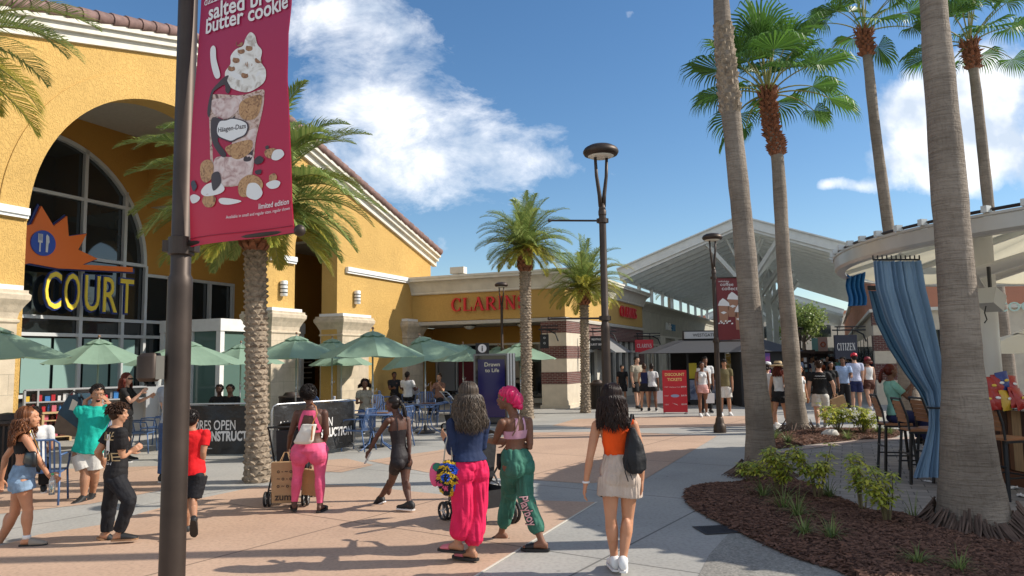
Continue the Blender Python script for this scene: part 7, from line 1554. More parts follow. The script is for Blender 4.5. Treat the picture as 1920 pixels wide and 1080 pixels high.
# ids: 0 torso 1 head 2 neck ; a: 3 thigh 4 calf 5 foot 6 upper arm 7 forearm 8 hand ; b: 9..14
TOR = bone(0); LEGS = bone(3,9); CALF = bone(4,10); UARM = bone(6,12)
# --- woman in orange top, nearest
Y = G(1162,1074).y
J = J_traced(Y, 4, 3, 8, -8, (1147,745), (1152,786), (1161,880), [(1145,970,-.03),(1152,1048,.02),(1106,858,-.03),(1098,908,.0)], [(1177,972,.0),(1168,1050,-.1),(1203,852,-.02),(1203,902,-.04)], (-2,0,6,0))
tshort = ((0,.066),(.2,.069),(.38,.072),(.48,.073))
c = make_person(J, 1.66, 'f', .96, 'sun', NB, "woman with long dark hair, orange sleeveless top and taupe shorts, nearest the camera", hips=1.04,
    garments=[dict(k='m', n='tank_top', m=cloth('orange', (.80,.085,.008)), off=.006, f=lambda i,t,s,x,y,co: (TOR(i)|UARM(i)) & (s > .26) & (s < .97) & ~(UARM(i) & (t > -.02)) & (np.abs(x) < .083)),
              dict(k='shorts', n='shorts', m=cloth('taupe', (.50,.40,.33), wr=.8), rad=tshort, add=.018, s1=.31, wr=.009, wsc=(30,30,3))],
    hair=('long','dbrown',.33,640,.016,.0042,3,.6), shoes=('sneaker', mat("white_leather", (.72,.71,.69), .5)))
m = MB(); a = c.A['a']; m.tube([a['wr']+(a['el']-a['wr']).normalized()*.02+Vector((cos(q*.524), sin(q*.524), 0))*.026 for q in range(12)], .009, 6, closed=True); m.build("bracelet", A_WH, c.root)
# drawcord and hem seam on her shorts are in the cloth; black backpack hung on the right shoulder
bo = c.org; q0 = c.A['b']['sh']+bo; bp = empty("drawstring_backpack", q0, 0, "slouchy black backpack hanging from the right shoulder of the woman in orange", "backpack")
m = MB(); B_ = lambda px, py, d: W(px, py, Y+d)-q0; secs = []
for (py, xl, xr, d) in ((802,1180,1190,-.10),(815,1176,1197,-.13),(835,1172,1206,-.17),(860,1168,1212,-.20),(878,1170,1211,-.19),(887,1178,1203,-.16)):
    A_ = B_(xl, py, -.12); C_ = B_(xr, py, -.12); secs.append(((A_+C_)/2, (C_-A_).normalized(), Vector((0,1,0)), (C_-A_).length/2, abs(d)*.45))
m.loft(secs, 24); me = remesh_many([(m, .008, 2)])[0]; M_BAG = cloth('bag_black', (.018,.018,.020), .55, .8)
for v in me.vertices: v.co += v.normal*.012*noise.noise(Vector((v.co.x*30, v.co.y*30, v.co.z*6)))
me.materials.clear(); me.materials.append(M_BAG); me.shade_smooth(); link("bag_body", me, bp)
m = MB(); m.tube([B_(1178,803,-.1), B_(1183,788,-.06), B_(1184,777,-.01), B_(1186,778,.05), B_(1190,800,.1)], .013, 6, flat=.5); m.build("strap", M_BAG, bp); m = MB(); m.tube([B_(1173,862,-.18), B_(1172,885,-.2), B_(1178,903,-.2)], .005, 5); m.tube([B_(1175,862,-.18), B_(1180,884,-.2), B_(1186,900,-.2)], .004, 5); m.build("drawcord", M_BAG, bp)

# --- woman in navy top and crimson trousers
Y = G(884,1054).y
J = J_traced(Y, -32, -25, -20, 0, (877,740), (878,782), (880,872), [(868,962,-.05),(858,1018,-.02),(850,850,-.06),(838,822,.12),fdir(-40,25)], [(893,965,.03),(884,1032,.0),(903,838,.10),(905,828,.35),fdir(-10,0)], (-62,0,-58,0))
hare = ((0,.062),(.3,.064),(.7,.060),(1.0,.057),(1.4,.060),(1.7,.055),(1.8,.042),(1.86,.032))
c = make_person(J, 1.68, 'f', 1.02, 'olive', NB, "woman with long greying brown hair in a navy top and crimson harem trousers", hips=1.1,
    garments=[dict(k='top', n='long_sleeve_top', m=cloth('navy', (.016,.028,.075)), s0=.10, add=.012, sl=1.95, flare=.022, wr=.004, sadd=.008),
              dict(k='pants', n='trousers', m=cloth('crimson', (.66,.015,.085), wr=.7), rad=hare, add=.008, s1=.17, wr=.012, wsc=(20,20,4))],
    hair=('long','grey',.37,760,.024,.0045,5,1.0), shoes=('slide', mat("slide_pink", (.60,.16,.20), .5), M_BLACK))
# fluffy multicoloured bag
q0 = W(842,895,Y-.1); fb = empty("fluffy_bag", q0, 0, "fluffy bag of blue, yellow and pink tufts hanging at the crimson trousers", "handbag"); m = MB(); rd = random.Random(8)
cols = [mat("tuft_blue", (.02,.10,.55), .7), mat("tuft_black", (.015,.015,.02), .7), mat("tuft_yellow", (.65,.42,.02), .7), mat("tuft_orange", (.65,.16,.02), .7), mat("tuft_pink", (.65,.08,.20), .7), mat("tuft_green", (.02,.16,.09), .7)]
for i in range(1500):
    a = rd.uniform(0, 2*pi); e = math.asin(rd.uniform(-1,1)); d = Vector((cos(a)*cos(e)*.10, sin(a)*cos(e)*.06, sin(e)*.15)); k = int((noise.noise(Vector((d.x*11, d.y*11, d.z*11+3)))+1)*3.4) % 6; k = (0,1,0,2,1,4)[k]; m.mi = k; n_ = Vector((d.x/.1, d.y/.06, d.z/.15)).normalized(); m.tube([d, d+n_*.014+Vector((rd.gauss(0,1), rd.gauss(0,1), -1))*.006], [.009,.002], 4)
m.mi = 1; m.ell((0,0,0), (.10,.06,.15), 14, 10); m.build("tufted_body", cols, fb)
m = MB(); tp = c.A['a']['wr']+c.org-q0
for k in range(2): m.tube([Vector((-.05+.08*k,0,.13)), Vector((-.03+.05*k,.0,.3)), Vector((-.0+.02*k,.02,.42))], .007, 6)
m.build("chain_strap", mat("chain_metal", (.35,.32,.28), .35, metal=.8), fb); m = MB(); m.ell((-.11,.02,.08), (.05,.03,.05), 10, 8); m.build("green_purse", cols[5], fb); m = MB(); m.ell((-.13,.04,.02), (.055,.05,.11), 10, 8); m.build("pink_flap", cols[4], fb)

# --- woman with magenta head wrap
Y = G(1006,1036).y+.15
J = J_traced(Y, -42, -34, -78, 0, (950,748), (966,782), (969,862), [(954,934,.30),(940,1000,.45),(929,827,.05),(911,826,.45),fdir(-60,0)], [(986,934,-.02),(1016,1016,-.12),(994,838,.0),(950,828,.40),fdir(-60,0)], (-70,-14,-76,0))
jog = ((0,.060),(.3,.059),(.7,.053),(1.0,.048),(1.4,.049),(1.7,.045),(1.75,.034),(1.8,.031))
def wrap(cx):
    return None
c = make_person(J, 1.66, 'f', .94, 'brown', NB, "woman in a magenta satin head wrap, lilac sports top and green joggers", hips=1.06, face=True,
    garments=[dict(k='m', n='sports_top', m=cloth('lilac', (.60,.33,.42)), off=.005, f=lambda i,t,s,x,y,co: ((TOR(i)) & (s > .50) & (s < .70)) | (TOR(i) & (s >= .7) & (s < .98) & (np.abs(np.abs(x)-.030+.02*(s-.7)) < .010)) | (TOR(i) & (y > .01) & (s > .5) & (s < .82) & (np.abs(x) < .07))),
              dict(k='pants', n='joggers', m=cloth('green', (.045,.16,.115), wr=.7), rad=jog, add=.022, s1=.26, wr=.011, wsc=(18,18,5))],
    shoes=('slide', M_BLACK, M_BLACK))
m = MB(); hp = c.hp; m.ell(hp(0,-.10,.20), (.40*c.hh,.47*c.hh,.40*c.hh), 20, 14, c.M3); m.ell(hp(0,-.45,-.05), (.33*c.hh,.30*c.hh,.36*c.hh), 16, 12, c.M3); m.ell(hp(0,-.62,-.35), (.2*c.hh,.13*c.hh,.16*c.hh), 14, 10, c.M3)
me = remesh_many([(m, .006, 3)])[0]
for v in me.vertices: v.co += v.normal*.007*math.sin(22*noise.noise(Vector((v.co.x*7, v.co.y*7, v.co.z*4))))
me.materials.clear(); me.materials.append(mat("magenta_satin", (.62,.008,.10), .28, bump=.2, bump_scale=20)); me.shade_smooth(); link("head_wrap", me, c.root)
# lettering down the leg
def on_leg(c, side, ang, rad, t0, t1, txt, mt, size, n='leg_lettering', **kw):
    q = c.A[side]; 
    def fn(u, v):
        t = t0+(t1-t0)*u; p = q['hip'].lerp(q['kn'], t) if t <= 1 else q['kn'].lerp(q['an'], t-1); ax = ((q['kn']-q['hip']) if t <= 1 else (q['an']-q['kn'])).normalized(); lat = ang-ax*ang.dot(ax); lat.normalize(); tg = ax.cross(lat); a = v/rad; return p+lat*(rad*cos(a))-tg*(rad*sin(a))
    V, F = text_geo(txt, 1.0, align='LEFT', **kw); w = max(x[0] for x in V); m = MB(); m.add([fn(v[0]/w, (v[1]-.3)*size) for v in V], F); m.build(n, mt, c.root)
on_leg(c, 'b', Vector((-.25,-.97,0)), .107, .95, 1.62, "Playboy", M_BLACK, .135, bold=.05); on_leg(c, 'b', Vector((-.25,-.97,0)), .109, .95, 1.62, "Playboy", mat("print_pink", (.68,.42,.42), .6), .135, bold=.015)
q0 = c.N+c.org; sb = empty("crossbody_bag", W(938,862,Y+.1), 0, "small black crossbody bag on a beaded strap, beside the green joggers", "handbag"); l0 = sb.location; m = MB(); m.loft([(Vector((0,0,-.10)), V3(1,0), V3(0,1), .02,.015),(Vector((0,0,-.05)), V3(1,0), V3(0,1), .04,.03),(Vector((0,0,.06)), V3(1,0), V3(0,1), .035,.03)], 12); m.build("pouch", M_BAG, sb, smooth=True)
m = MB(); m.tube([V3(0,0,.05), W(950,835,Y-.02)-l0, W(966,808,Y-.13)-l0, W(974,785,Y-.11)-l0, W(973,776,Y-.03)-l0, W(965,780,Y+.08)-l0], .007, 6); m.build("strap", mat("strap_beads", (.22,.14,.10), .5), sb)

# --- girl in black romper
Y = G(738,956).y
J = J_traced(Y, -52, -40, -80, -3, (736,758), (745,781), (751,858), [(734,904,.22),(712,934,.40),(707,818,.0),(693,845,.02)], [(760,905,-.02),(768,944,-.15),(767,826,.03),(768,850,.0)], (-55,-25,-62,0))
c = make_person(J, 1.50, 'f', .92, 'dark', NB, "girl with a short ponytail in a black romper with thin straps, walking left", hips=1.08,
    garments=[dict(k='m', n='romper', m=cloth('romper', (.022,.018,.020), .6), off=.005, f=lambda i,t,s,x,y,co: (TOR(i) & (s < .68)) | (LEGS(i) & (t < .42)) | (TOR(i) & (s >= .66) & (s < .99) & (np.abs(np.abs(x)-.052) < .006)))],
    hair=('pony','black',.2,170,.01,.009,4), shoes=('sneaker', M_BLACK, A_WH))
q = c.A['a']['wr']+c.org; t = empty("smartphone", q+Vector((-.02,-.01,-.09)), 0, "phone held low in the left hand of the girl in the black romper", "phone"); m = MB(); m.obox((0,0,0), (.016,.075,.15), M3=Matrix.Rotation(.5, 3, 'Y')); m.build("case", mat("phone_silver", (.4,.4,.42), .2, metal=.5), t)

# --- woman in pink leggings
Y = G(572,960).y
J = J_traced(Y, -4, -3, -12, 0, (578,742), (583,768), (581,842), [(558,890,.0),(552,944,.0),(546,812,.02),(541,838,.28)], [(600,892,-.02),(600,947,-.05),(612,812,.03),(606,836,.28)], (-18,0,8,0))
c = make_person(J, 1.60, 'f', 1.22, 'dark', NB, "woman with a short afro, pink leggings and pink cut-out top pushing a pushchair", hips=1.28,
    garments=[dict(k='m', n='leggings', m=cloth('pink', (.72,.10,.21), .6, .25), off=.005, f=lambda i,t,s,x,y,co: ((TOR(i)) & (s < .17)) | LEGS(i) | (CALF(i) & (t < .93))),
              dict(k='m', n='sports_top', m=cloth('pink', (.72,.10,.21), .6, .25), off=.006, f=lambda i,t,s,x,y,co: (TOR(i) & (s > .42) & (s < .50)) | (TOR(i) & (s >= .5) & (s < .98) & (np.abs(np.abs(x)-(.082-.10*(s-.5)))<.014)) | (TOR(i) & (s > .86) & (s < .99) & (np.abs(x) < .04)) | (TOR(i) & (y > 0) & (s > .42) & (s < .85) & (np.abs(x) < .08)))],
    hair=('afro','black'), shoes=('slide', M_BLACK, M_BLACK))
q0 = W(576,806,Y-.18); wb = empty("bucket_bag", q0, 0, "cream leather bucket bag slung on the back of the woman in pink leggings", "handbag"); m = MB(); m.loft([(Vector((-.05,0,-.17)), V3(1,0), V3(0,1), .10,.045),(Vector((-.045,0,-.14)), V3(1,0), V3(0,1), .12,.06),(Vector((.0,0,-.02)), V3(1,0), V3(0,1), .10,.06),(Vector((.03,0,.07)), V3(1,0), V3(0,1), .09,.04)], 18, p=3)
me = remesh_many([(m, .008, 2)])[0]
for v in me.vertices: v.co += v.normal*.008*noise.noise(v.co*14)
me.materials.clear(); me.materials.append(mat("cream_leather", (.66,.62,.54), .5, noise_amt=.1)); me.shade_smooth(); link("bag_body", me, wb)
m = MB(); m.tube([V3(.06,-.02,.05), V3(.12,.0,.2), W(592,762,Y-.13)-q0, W(585,756,Y-.05)-q0, W(582,770,Y+.1)-q0], .011, 6, flat=.6); m.tube([V3(.08,-.055,.05), V3(.07,-.065,-.12)], .01, 5); m.build("strap", mat("tan_leather", (.42,.16,.05), .5), wb)

# --- boy in black
Y = G(214,1018).y
J = J_traced(Y, 55, 48, 62, -4, (223,776), (219,803), (217,888), [(206,944,.10),(199,1000,.12),(183,848,.05),(192,862,.2)], [(243,938,-.08),(222,1000,-.05),(228,856,-.06),(243,848,.06),fdir(60,30)], (70,-22,75,0))
track = ((0,.066),(.4,.060),(1.0,.050),(1.4,.046),(1.8,.042),(1.92,.040))
c = make_person(J, 1.50, 'm', .90, 'tan', NB, "boy with tousled brown hair in a black printed T-shirt and black trousers", face=True,
    garments=[dict(k='pants', n='trousers', m=cloth('black_pants', (.014,.014,.017), .75, .7), rad=track, add=.010, s1=.15, wr=.007, wsc=(12,12,9)),
              dict(k='tee', n='t_shirt', m=cloth('black_tee', (.016,.015,.016), .8, .6), s0=-.16, add=.016, sl=.62, sadd=.02, flare=.02, wr=.005)],
    hair=('short','brown',.3,700,.016,.0075,2), shoes=('clog', M_BLACK, mat("cork", (.30,.17,.09), .8)))
def back_print(c, lines, mt, add, n="shirt_print", front=False):
    m = MB()
    for (txt, s, size, kw) in lines:
        def fn(u, v):
            cc, lat, f, rx, ry = c.sec(s+v/c.L, 1.0, add); sg = 1 if front else -1; a = math.asin(max(-1, min(1, u/rx))); return cc+lat*(u*(1 if not front else -1))+f*(sg*ry*cos(a))
        V, F = text_geo(txt, size, **kw); m.add([fn(v[0], v[1]) for v in V], F)
    m.build(n, mt, c.root)
GP = mat("print_gilt", (.50,.36,.18), .6); back_print(c, [("TRUE", .76, .125, dict(shear=.1)),("TRUE", .30, .125, dict(shear=-.1))], GP, .028); back_print(c, [("U", .46, .28, dict(bold=.04))], A_WH, .029); back_print(c, [("RELIGION", .22, .045, {})], A_WH, .028)

# --- man in teal shirt with bag
Y = G(164,938).y
J = J_traced(Y, 165, 160, 140, -18, (183,738), (181,762), (165,843), [(178,886,.05),(173,926,.2),(214,784,-.02),(205,757,-.16),fdir(200,50)], [(160,886,-.02),(157,932,-.05),(158,783,-.05),(160,752,-.02),fdir(60,40)], (165,0,188,0))
c = make_person(J, 1.76, 'm', 1.02, 'olive', NB, "man in a teal T-shirt and white shorts with a big bag over his shoulder", face=True,
    garments=[dict(k='shorts', n='shorts', m=cloth('offwhite', (.60,.57,.52)), rad=((0,.066),(.4,.066),(.8,.064)), add=.012, s1=.15, wr=.006, wsc=(10,10,5)),
              dict(k='tee', n='t_shirt', m=cloth('teal', (.01,.40,.31), .8, .7), s0=-.06, add=.022, sl=.6, sadd=.015, flare=.03, wr=.010, wsc=(12,12,5))],
    hair=('short','black',.1,260,.003,.006,3), shoes=('sneaker', M_BLACK, A_WH))
m = MB(); hp = c.hp; m.ell(hp(0,.36,-.33), (.12*c.hh,.05*c.hh,.09*c.hh), 10, 8, c.M3); m.build("beard", HR['black'], c.root, smooth=True)
q0 = W(128,776,Y+.15); tb = empty("shoulder_bag", q0, 0, "large brown and slate holdall carried behind the man in teal", "bag"); B2 = lambda px, py, d=0: W(px, py, Y+.15+d)-q0
m = MB(); m.prism([B2(98,812,-.12),B2(148,820,-.12),B2(150,790,-.12),B2(124,772,-.12),B2(110,772,-.12)], (0,.32,0)); m.build("brown_lower", cloth('brown_bag', (.16,.11,.075), .7), tb, fix=True)
m = MB(); m.prism([B2(108,775,-.13),B2(128,742,-.13),B2(146,738,-.13),B2(152,800,-.13),B2(148,806,-.13)], (0,.32,0)); m.build("slate_upper", cloth('slate_bag', (.03,.06,.085), .5), tb, fix=True)
m = MB(); m.prism([B2(129,768,-.135),B2(136,748,-.135),B2(146,754,-.135),B2(141,771,-.135)], (0,.004,0)); m.build("pale_patch", mat("patch_beige", (.55,.48,.38), .6), tb, fix=True); m = MB(); m.tube([B2(128,742,-.1), B2(137,734,-.05), B2(150,738,-.05), B2(158,752,-.1)], .014, 6); m.build("handle", M_BLACK, tb)

# --- red shirt boy behind the pole
Y = G(362,1004).y
J = J_traced(Y, -8, -6, -10, -5, (359,787), (359,808), (362,882), [(348,940,.0),(350,988,.2),(336,850,.0),(337,876,.0)], [(361,940,-.02),(364,975,-.22),(381,848,-.02),(379,873,.05)], (-30,0,-15,-55))
c = make_person(J, 1.37, 'm', .92, 'olive', NB, "boy in a bright red T-shirt and black shorts, half hidden by the nearest pole",
    garments=[dict(k='shorts', n='shorts', m=cloth('black_pants', (.014,.014,.017), .75, .7), rad=((0,.066),(.4,.066),(.85,.064)), add=.012, s1=.15, wr=.005),
              dict(k='tee', n='t_shirt', m=cloth('red', (.68,.012,.016)), s0=-.10, add=.015, sl=.62, sadd=.011, flare=.015, wr=.005)],
    hair=('short','black',.1,300,.004,.006,3), shoes=('sneaker', M_BLACK, M_BLACK))

# --- curly haired woman at left
Y = G(60,1022).y
J = J_traced(Y, 55, 52, 72, 2, (56,784), (45,810), (42,890), [(27,962,.08),(-6,1026,.10),(10,858,.12),(3,898,.14)], [(52,955,-.05),(50,1010,-.05),(69,856,-.12),(90,890,-.05),fdir(60,-35)], (75,0,78,0))
c = make_person(J, 1.56, 'f', .98, 'sun', NB, "young woman with long curly auburn hair in a black crop top and frayed denim shorts", hips=1.08, face=True,
    garments=[dict(k='m', n='crop_top', m=cloth('black_tee', (.016,.015,.016), .8, .6), off=.006, f=lambda i,t,s,x,y,co: (TOR(i) & (s > .50) & (s < .80)) | (TOR(i) & (s >= .78) & (s < 1.0) & (np.abs(np.abs(x)-.055) < .006))),
              dict(k='shorts', n='denim_shorts', m=mat("denim_pale", (.20,.29,.40), .85, noise_amt=.35, noise_scale=14, bump=.3, bump_scale=60), rad=((0,.070),(.2,.071),(.34,.071)), add=.014, s1=.24, wr=.003)],
    hair=('curly','auburn',.30,560,.022,.005,7,.9), shoes=('clog', mat("shearling_tan", (.30,.25,.20), .9), M_BLACK, 'sock'))
q0 = W(57,860,Y-.12); hb_ = empty("shoulder_handbag", q0, R(-35), "small black handbag on a gold chain under the curly haired woman's arm", "handbag"); m = MB(); m.loft([(V3(0,0,-.08), V3(1,0), V3(0,1), .11,.025),(V3(0,0,-.04), V3(1,0), V3(0,1), .125,.04),(V3(0,0,.06), V3(1,0), V3(0,1), .10,.03),(V3(0,0,.08), V3(1,0), V3(0,1), .09,.015)], 20, p=3); m.build("bag_body", mat("black_leather", (.015,.015,.016), .3), hb_, smooth=True)
m = MB(); Q = Matrix.Rotation(R(35), 3, 'Z'); m.tube([V3(-.09,0,.07), Q @ (W(54,820,Y-.05)-q0), Q @ (W(58,806,Y-.0)-q0), V3(.09,.05,.07)], .007, 6); m.build("chain", mat("gold_chain", (.6,.42,.15), .3, metal=.9), hb_)
q = c.A['b']['wr']+c.org+Vector((.06,-.02,-.10)); t = empty("water_bottle", q, 0, "clear plastic water bottle with green cap in the curly haired woman's hand", "bottle"); m = MB(); m.lathe([(.0,-.1),(.03,-.1),(.032,.04),(.012,.085),(.012,.1)], 14); m.build("bottle_body", mat("clear_plastic", (.75,.8,.82), .08, trans=.8), t, smooth=True); m = MB(); m.lathe([(.014,.1),(.014,.118),(0,.118)], 12); m.build("cap", mat("cap_green", (.03,.35,.15), .4), t)

# ---------------- middle distance and far people
def col(n, c): return cloth(n, c)
KW = cloth('white', (.66,.65,.64)); KB = cloth('black_tee', (.016,.015,.016)); KG = cloth('grey_tee', (.30,.33,.38)); KJ = cloth('jeans', (.05,.09,.20)); KO = cloth('olive_knit', (.16,.13,.06)); KT = cloth('stone_tee', (.33,.29,.22)); KLB = cloth('sky_tee', (.33,.43,.62)); KP = cloth('blush', (.60,.33,.30)); KBR = cloth('chestnut', (.08,.03,.02)); KNV = cloth('navy_shorts', (.02,.025,.08))
SN = mat("white_leather", (.72,.71,.69), .5)
def far(px, py, yaw, H, sex, skin, top, bot, label, hair=('short','black',.1,120,.004,.012,1), stride=0., arms=((0,12),(0,12)), head=(0,0), tk='tee', bk='shorts', shoes=None, bulk=1., vox=.013, Y=None, group=None, hips=1.0, sl=.6, face=False, lean=0., blen=.55):
    p = G(px, py) if Y is None else V3(W(px, 700, Y).x, Y)
    J = J_fk(p.x, p.y, yaw, H, stride, arms, head, lean); gs_ = []
    if bk == 'shorts': gs_.append(dict(k='shorts', n='shorts', m=bot, rad=((0,.066),(.3,.068),(blen,.070)), add=.012, s1=.2, wr=.004))
    elif bk == 'skirt': gs_.append(dict(k='skirt', n='skirt', m=bot, rad=((0,.075),(blen,.085)), add=.012, s1=.2, wr=.004))
    else: gs_.append(dict(k='pants', n='trousers', m=bot, rad=((0,.062),(.5,.058),(1,.050),(1.9,.044)), add=.010, s1=.2, wr=.004))
    if tk == 'tee': gs_.append(dict(k='tee', n='t_shirt', m=top, s0=-.04, add=.013, sl=sl, sadd=.011, flare=.015, wr=.005))
    else: gs_.append(dict(k='m', n='tank_top', m=top, off=.008, f=lambda i,t,s,x,y,co: TOR(i) & (s > .1) & (s < .97) & (np.abs(x) < .075)))
    return make_person(J, H, sex, bulk, skin, vox, label, group, gs_, hair, shoes or ('sneaker', M_BLACK, A_WH), hips=hips, face=face)
LH = lambda c_, l=.3, s=1: ('long', c_, l, 90, .012, .014, s, .8)
c = far(318,904,12,1.75,'m','fair',KG,KJ,"man in a grey T-shirt and loose jeans, mostly hidden behind the nearest pole",bk='pants',arms=((25,45),(15,20)),vox=.009)
c = far(232,865,85,1.66,'f','fair',KB,KB,"red haired woman in sunglasses behind the teal and black shirted pair",('long','red',.28,160,.01,.011,2,.7),bk='pants',arms=((35,80),(40,95)),head=(10,-5),vox=.009)
m = MB(); m.tube([c.hp(-.26,.20,.06), c.hp(-.2,.36,.05), c.hp(0,.42,.05), c.hp(.2,.36,.05), c.hp(.26,.20,.06)], .016, 6); m.build("sunglasses", M_BLACK, c.root)
c = far(1168,757,178,1.52,'m','olive',KB,KB,"boy in black with a dark cap, farthest left by the shop door",blen=.8)
c = far(1196,766,150,1.86,'m','fair',KT,KB,"tall man in a stone coloured T-shirt and black shorts by the shop door",stride=10,blen=.8,bulk=1.05)
c = far(1210,771,15,1.60,'f','tan',KNV,KB,"woman in navy with her hair up, between the tall man and the woman in white",('bun','brown'),tk='tank',blen=.35,arms=((20,30),(60,70)))
c = far(1224,771,8,1.60,'f','brown',KW,KB,"woman in a white T-shirt and black shorts seen from behind, beside the red board",('bun','black'),blen=.35)
q = c.A['b']['wr']+c.org
def carrier(q, w, h, label, mt, rz=0., tilt=0., name="shopping_bag", txt=None, tm=None):
    t = empty(name, q, rz, label, "shopping bag"); m = MB(); Q = Matrix.Rotation(tilt, 3, 'Y'); d = w*.35; pts = [(-w/2,-d/2,-.12),(w/2,-d/2,-.12),(w/2,d/2,-.12),(-w/2,d/2,-.12)]; bo_ = [(-w*.46,-d*.45,-.12-h),(w*.46,-d*.45,-.12-h),(w*.46,d*.45,-.12-h),(-w*.46,d*.45,-.12-h)]
    m.add([Q @ Vector(p) for p in pts+bo_], [(0,1,5,4),(1,2,6,5),(2,3,7,6),(3,0,4,7),(7,4,5,6),(3,2,1,0)]); b = m.build("bag_body", mt, t, fix=True); m = MB()
    for sy in (-1,1): m.tube([Q @ Vector((-w*.2,sy*d*.5,-.12)), Vector((-.02,sy*.01,.0)), Vector((.02,sy*.01,.0)), Q @ Vector((w*.2,sy*d*.5,-.12))], .005, 5)
    m.build("handles", mt, t)
    if txt:
        m = MB(); [text_on(m, l_, lambda u,v: Q @ Vector((u,-d*.49-.004,-.12-h*y_+v)), w*s_, bold=.02) for l_, y_, s_ in txt]; m.build("bag_print", tm, b)
    return t
M_KR = mat("kraft_paper", (.42,.26,.13), .8, noise_amt=.12, noise_scale=6, bump=.4, bump_scale=8, bump_dist=.02); M_PL = mat("white_plastic", (.7,.7,.7), .4, bump=.5, bump_scale=15)
carrier(q, .3, .42, "white plastic carrier bag held by the woman in white beside the red board", M_PL)
c = far(1319,781,176,1.66,'f','brown',KW,KP,"woman in a white tank top and blush pink shorts walking towards us",LH('black',.1),tk='tank',blen=.3,arms=((-5,10),(5,10)),shoes=('sneaker',SN),stride=6,hips=1.1)
q = c.A['a']['wr']+c.org; carrier(q, .28, .3, "white plastic bag in the hand of the woman in blush shorts", M_PL)
c = far(1325,774,178,1.80,'m','brown',KW,KB,"man in white close behind the woman in blush shorts",bulk=1.1,bk='pants')
c = far(1361,779,186,1.72,'m','olive',KO,cloth('offwhite', (.60,.57,.52)),"man in an olive knit shirt and cream shorts looking down, right of the lamp post",head=(10,-25),shoes=('sneaker',SN),blen=.8)
c = far(1443,800,60,1.64,'f','fair',KW,KBR,"woman in a white visor and white T-shirt left of the straw hat",LH('dbrown',.08,2),tk='tee',bk='skirt',blen=.3,stride=10,vox=.010,arms=((10,30),(25,60)),shoes=('sneaker',SN))
m = MB(); m.lathe([(.09,-.02),(.105,.02),(.09,.06),(.0,.085)], 20); m.box(-.07,.07,.05,.19,-.02,-.01); v_ = m.build("visor", A_WH, c.root, smooth=True); v_.location = c.hp(0,-.02,.36); v_.rotation_euler = (0,0,R(-60))
c = far(1464,804,40,1.62,'f','sun',KW,KB,"woman in a wide straw hat and white tank top carrying a kraft bag",('long','red',.22,120,.01,.012,4,.8),tk='tank',blen=.35,stride=14,vox=.010,arms=((-8,12),(15,25)),shoes=('sneaker',SN))
m = MB(); m.lathe([(.20,-.03),(.215,-.015),(.19,0),(.105,.008),(.10,.08),(.085,.11),(.0,.12)], 28); h_ = m.build("straw_hat", mat("straw", (.55,.40,.22), .8, noise_amt=.2, noise_scale=40), c.root, auto=40); h_.location = c.hp(0,-.05,.40); h_.rotation_euler = (R(-6),R(4),0); m = MB(); m.lathe([(.107,.01),(.104,.045)], 24); m.build("hat_band", M_BLACK, h_)
carrier(c.A['a']['wr']+c.org, .42, .34, "large kraft paper bag low between the two palm trunks", M_KR, tilt=.3)
t = empty("backpack", G(1448,800)+V3(.1,-.1,.95), 0, "black backpack with grey straps held beside the kraft bag", "backpack"); m = MB(); m.loft([(V3(0,0,-.28), V3(1,0), V3(0,1), .12,.08),(V3(0,0,-.1), V3(1,0), V3(0,1), .17,.11),(V3(.02,0,.15), V3(1,0), V3(0,1), .13,.09),(V3(.02,0,.22), V3(1,0), V3(0,1), .06,.05)], 18, p=3); m.build("bag_body", M_BAG, t, smooth=True); m = MB(); m.tube([V3(0,-.05,.2),V3(.0,-.08,.33),V3(.06,-.02,.22)], .01, 6); m.build("strap", M_BAG, t)
c = far(1503,806,150,1.6,'f','sun',KW,KT,"woman in a cream tank top and open shorts half hidden by the rear fan palm",LH('brown',.15,6),tk='tank',blen=.3,stride=14,vox=.010,head=(20,0))
c = far(1541,803,14,1.72,'m','fair',KB,cloth('offwhite', (.60,.57,.52)),"big man in a black T-shirt and white shorts striding away behind the rear bed",('short','brown',.1,220,.006,.009,3),stride=20,bulk=1.12,vox=.009,arms=((-6,14,14),(8,18,30)),shoes=('sneaker', mat("grey_shoe", (.2,.2,.2), .6)),blen=.75)
back_print(c, [("~~~~", .78, .10, dict(bold=.02))], A_WH, .026)
back_print(c, [("~~~~~~~~~~", .68, .05, {})], A_WH, .026)
carrier(c.A['b']['wr']+c.org, .36, .3, "kraft paper bag swinging in the hand of the big man in black", M_KR, tilt=-.35)
c = far(1585,772,195,1.74,'m','brown',KLB,KB,"man in a pale blue T-shirt and black trousers facing us near the brick corner",bk='pants',arms=((20,70),(5,20)),head=(30,0),shoes=('sneaker',SN))
c = far(1607,770,5,1.84,'m','fair',cloth('lavender', (.50,.52,.66)),KNV,"man in a lavender white T-shirt, navy print shorts and a red cap",stride=5,shoes=('sneaker',SN),blen=.75,bulk=1.08)
m = MB(); m.lathe([(.105,-.03),(.105,.03),(.08,.085),(.0,.105)], 20); cp = m.build("cap", M_RED, c.root, smooth=True); cp.location = c.hp(0,-.06,.27)
c = far(1632,769,-12,1.72,'f','fair',KW,KBR,"woman in a white tank, brown shorts and dark red cap next to the brick corner",LH('red',.1,3),tk='tank',blen=.4,stride=12,shoes=('sneaker',SN),bulk=1.15)
m = MB(); m.lathe([(.105,-.03),(.105,.03),(.08,.085),(.0,.105)], 20); cp = m.build("cap", mat("cap_maroon", (.2,.01,.02), .6), c.root, smooth=True); cp.location = c.hp(0,-.06,.27)
c = far(1562,775,185,1.6,'f','brown',KB,KB,"small figure in dark clothes just left of the man in pale blue",LH('black',.2,8),bk='pants')
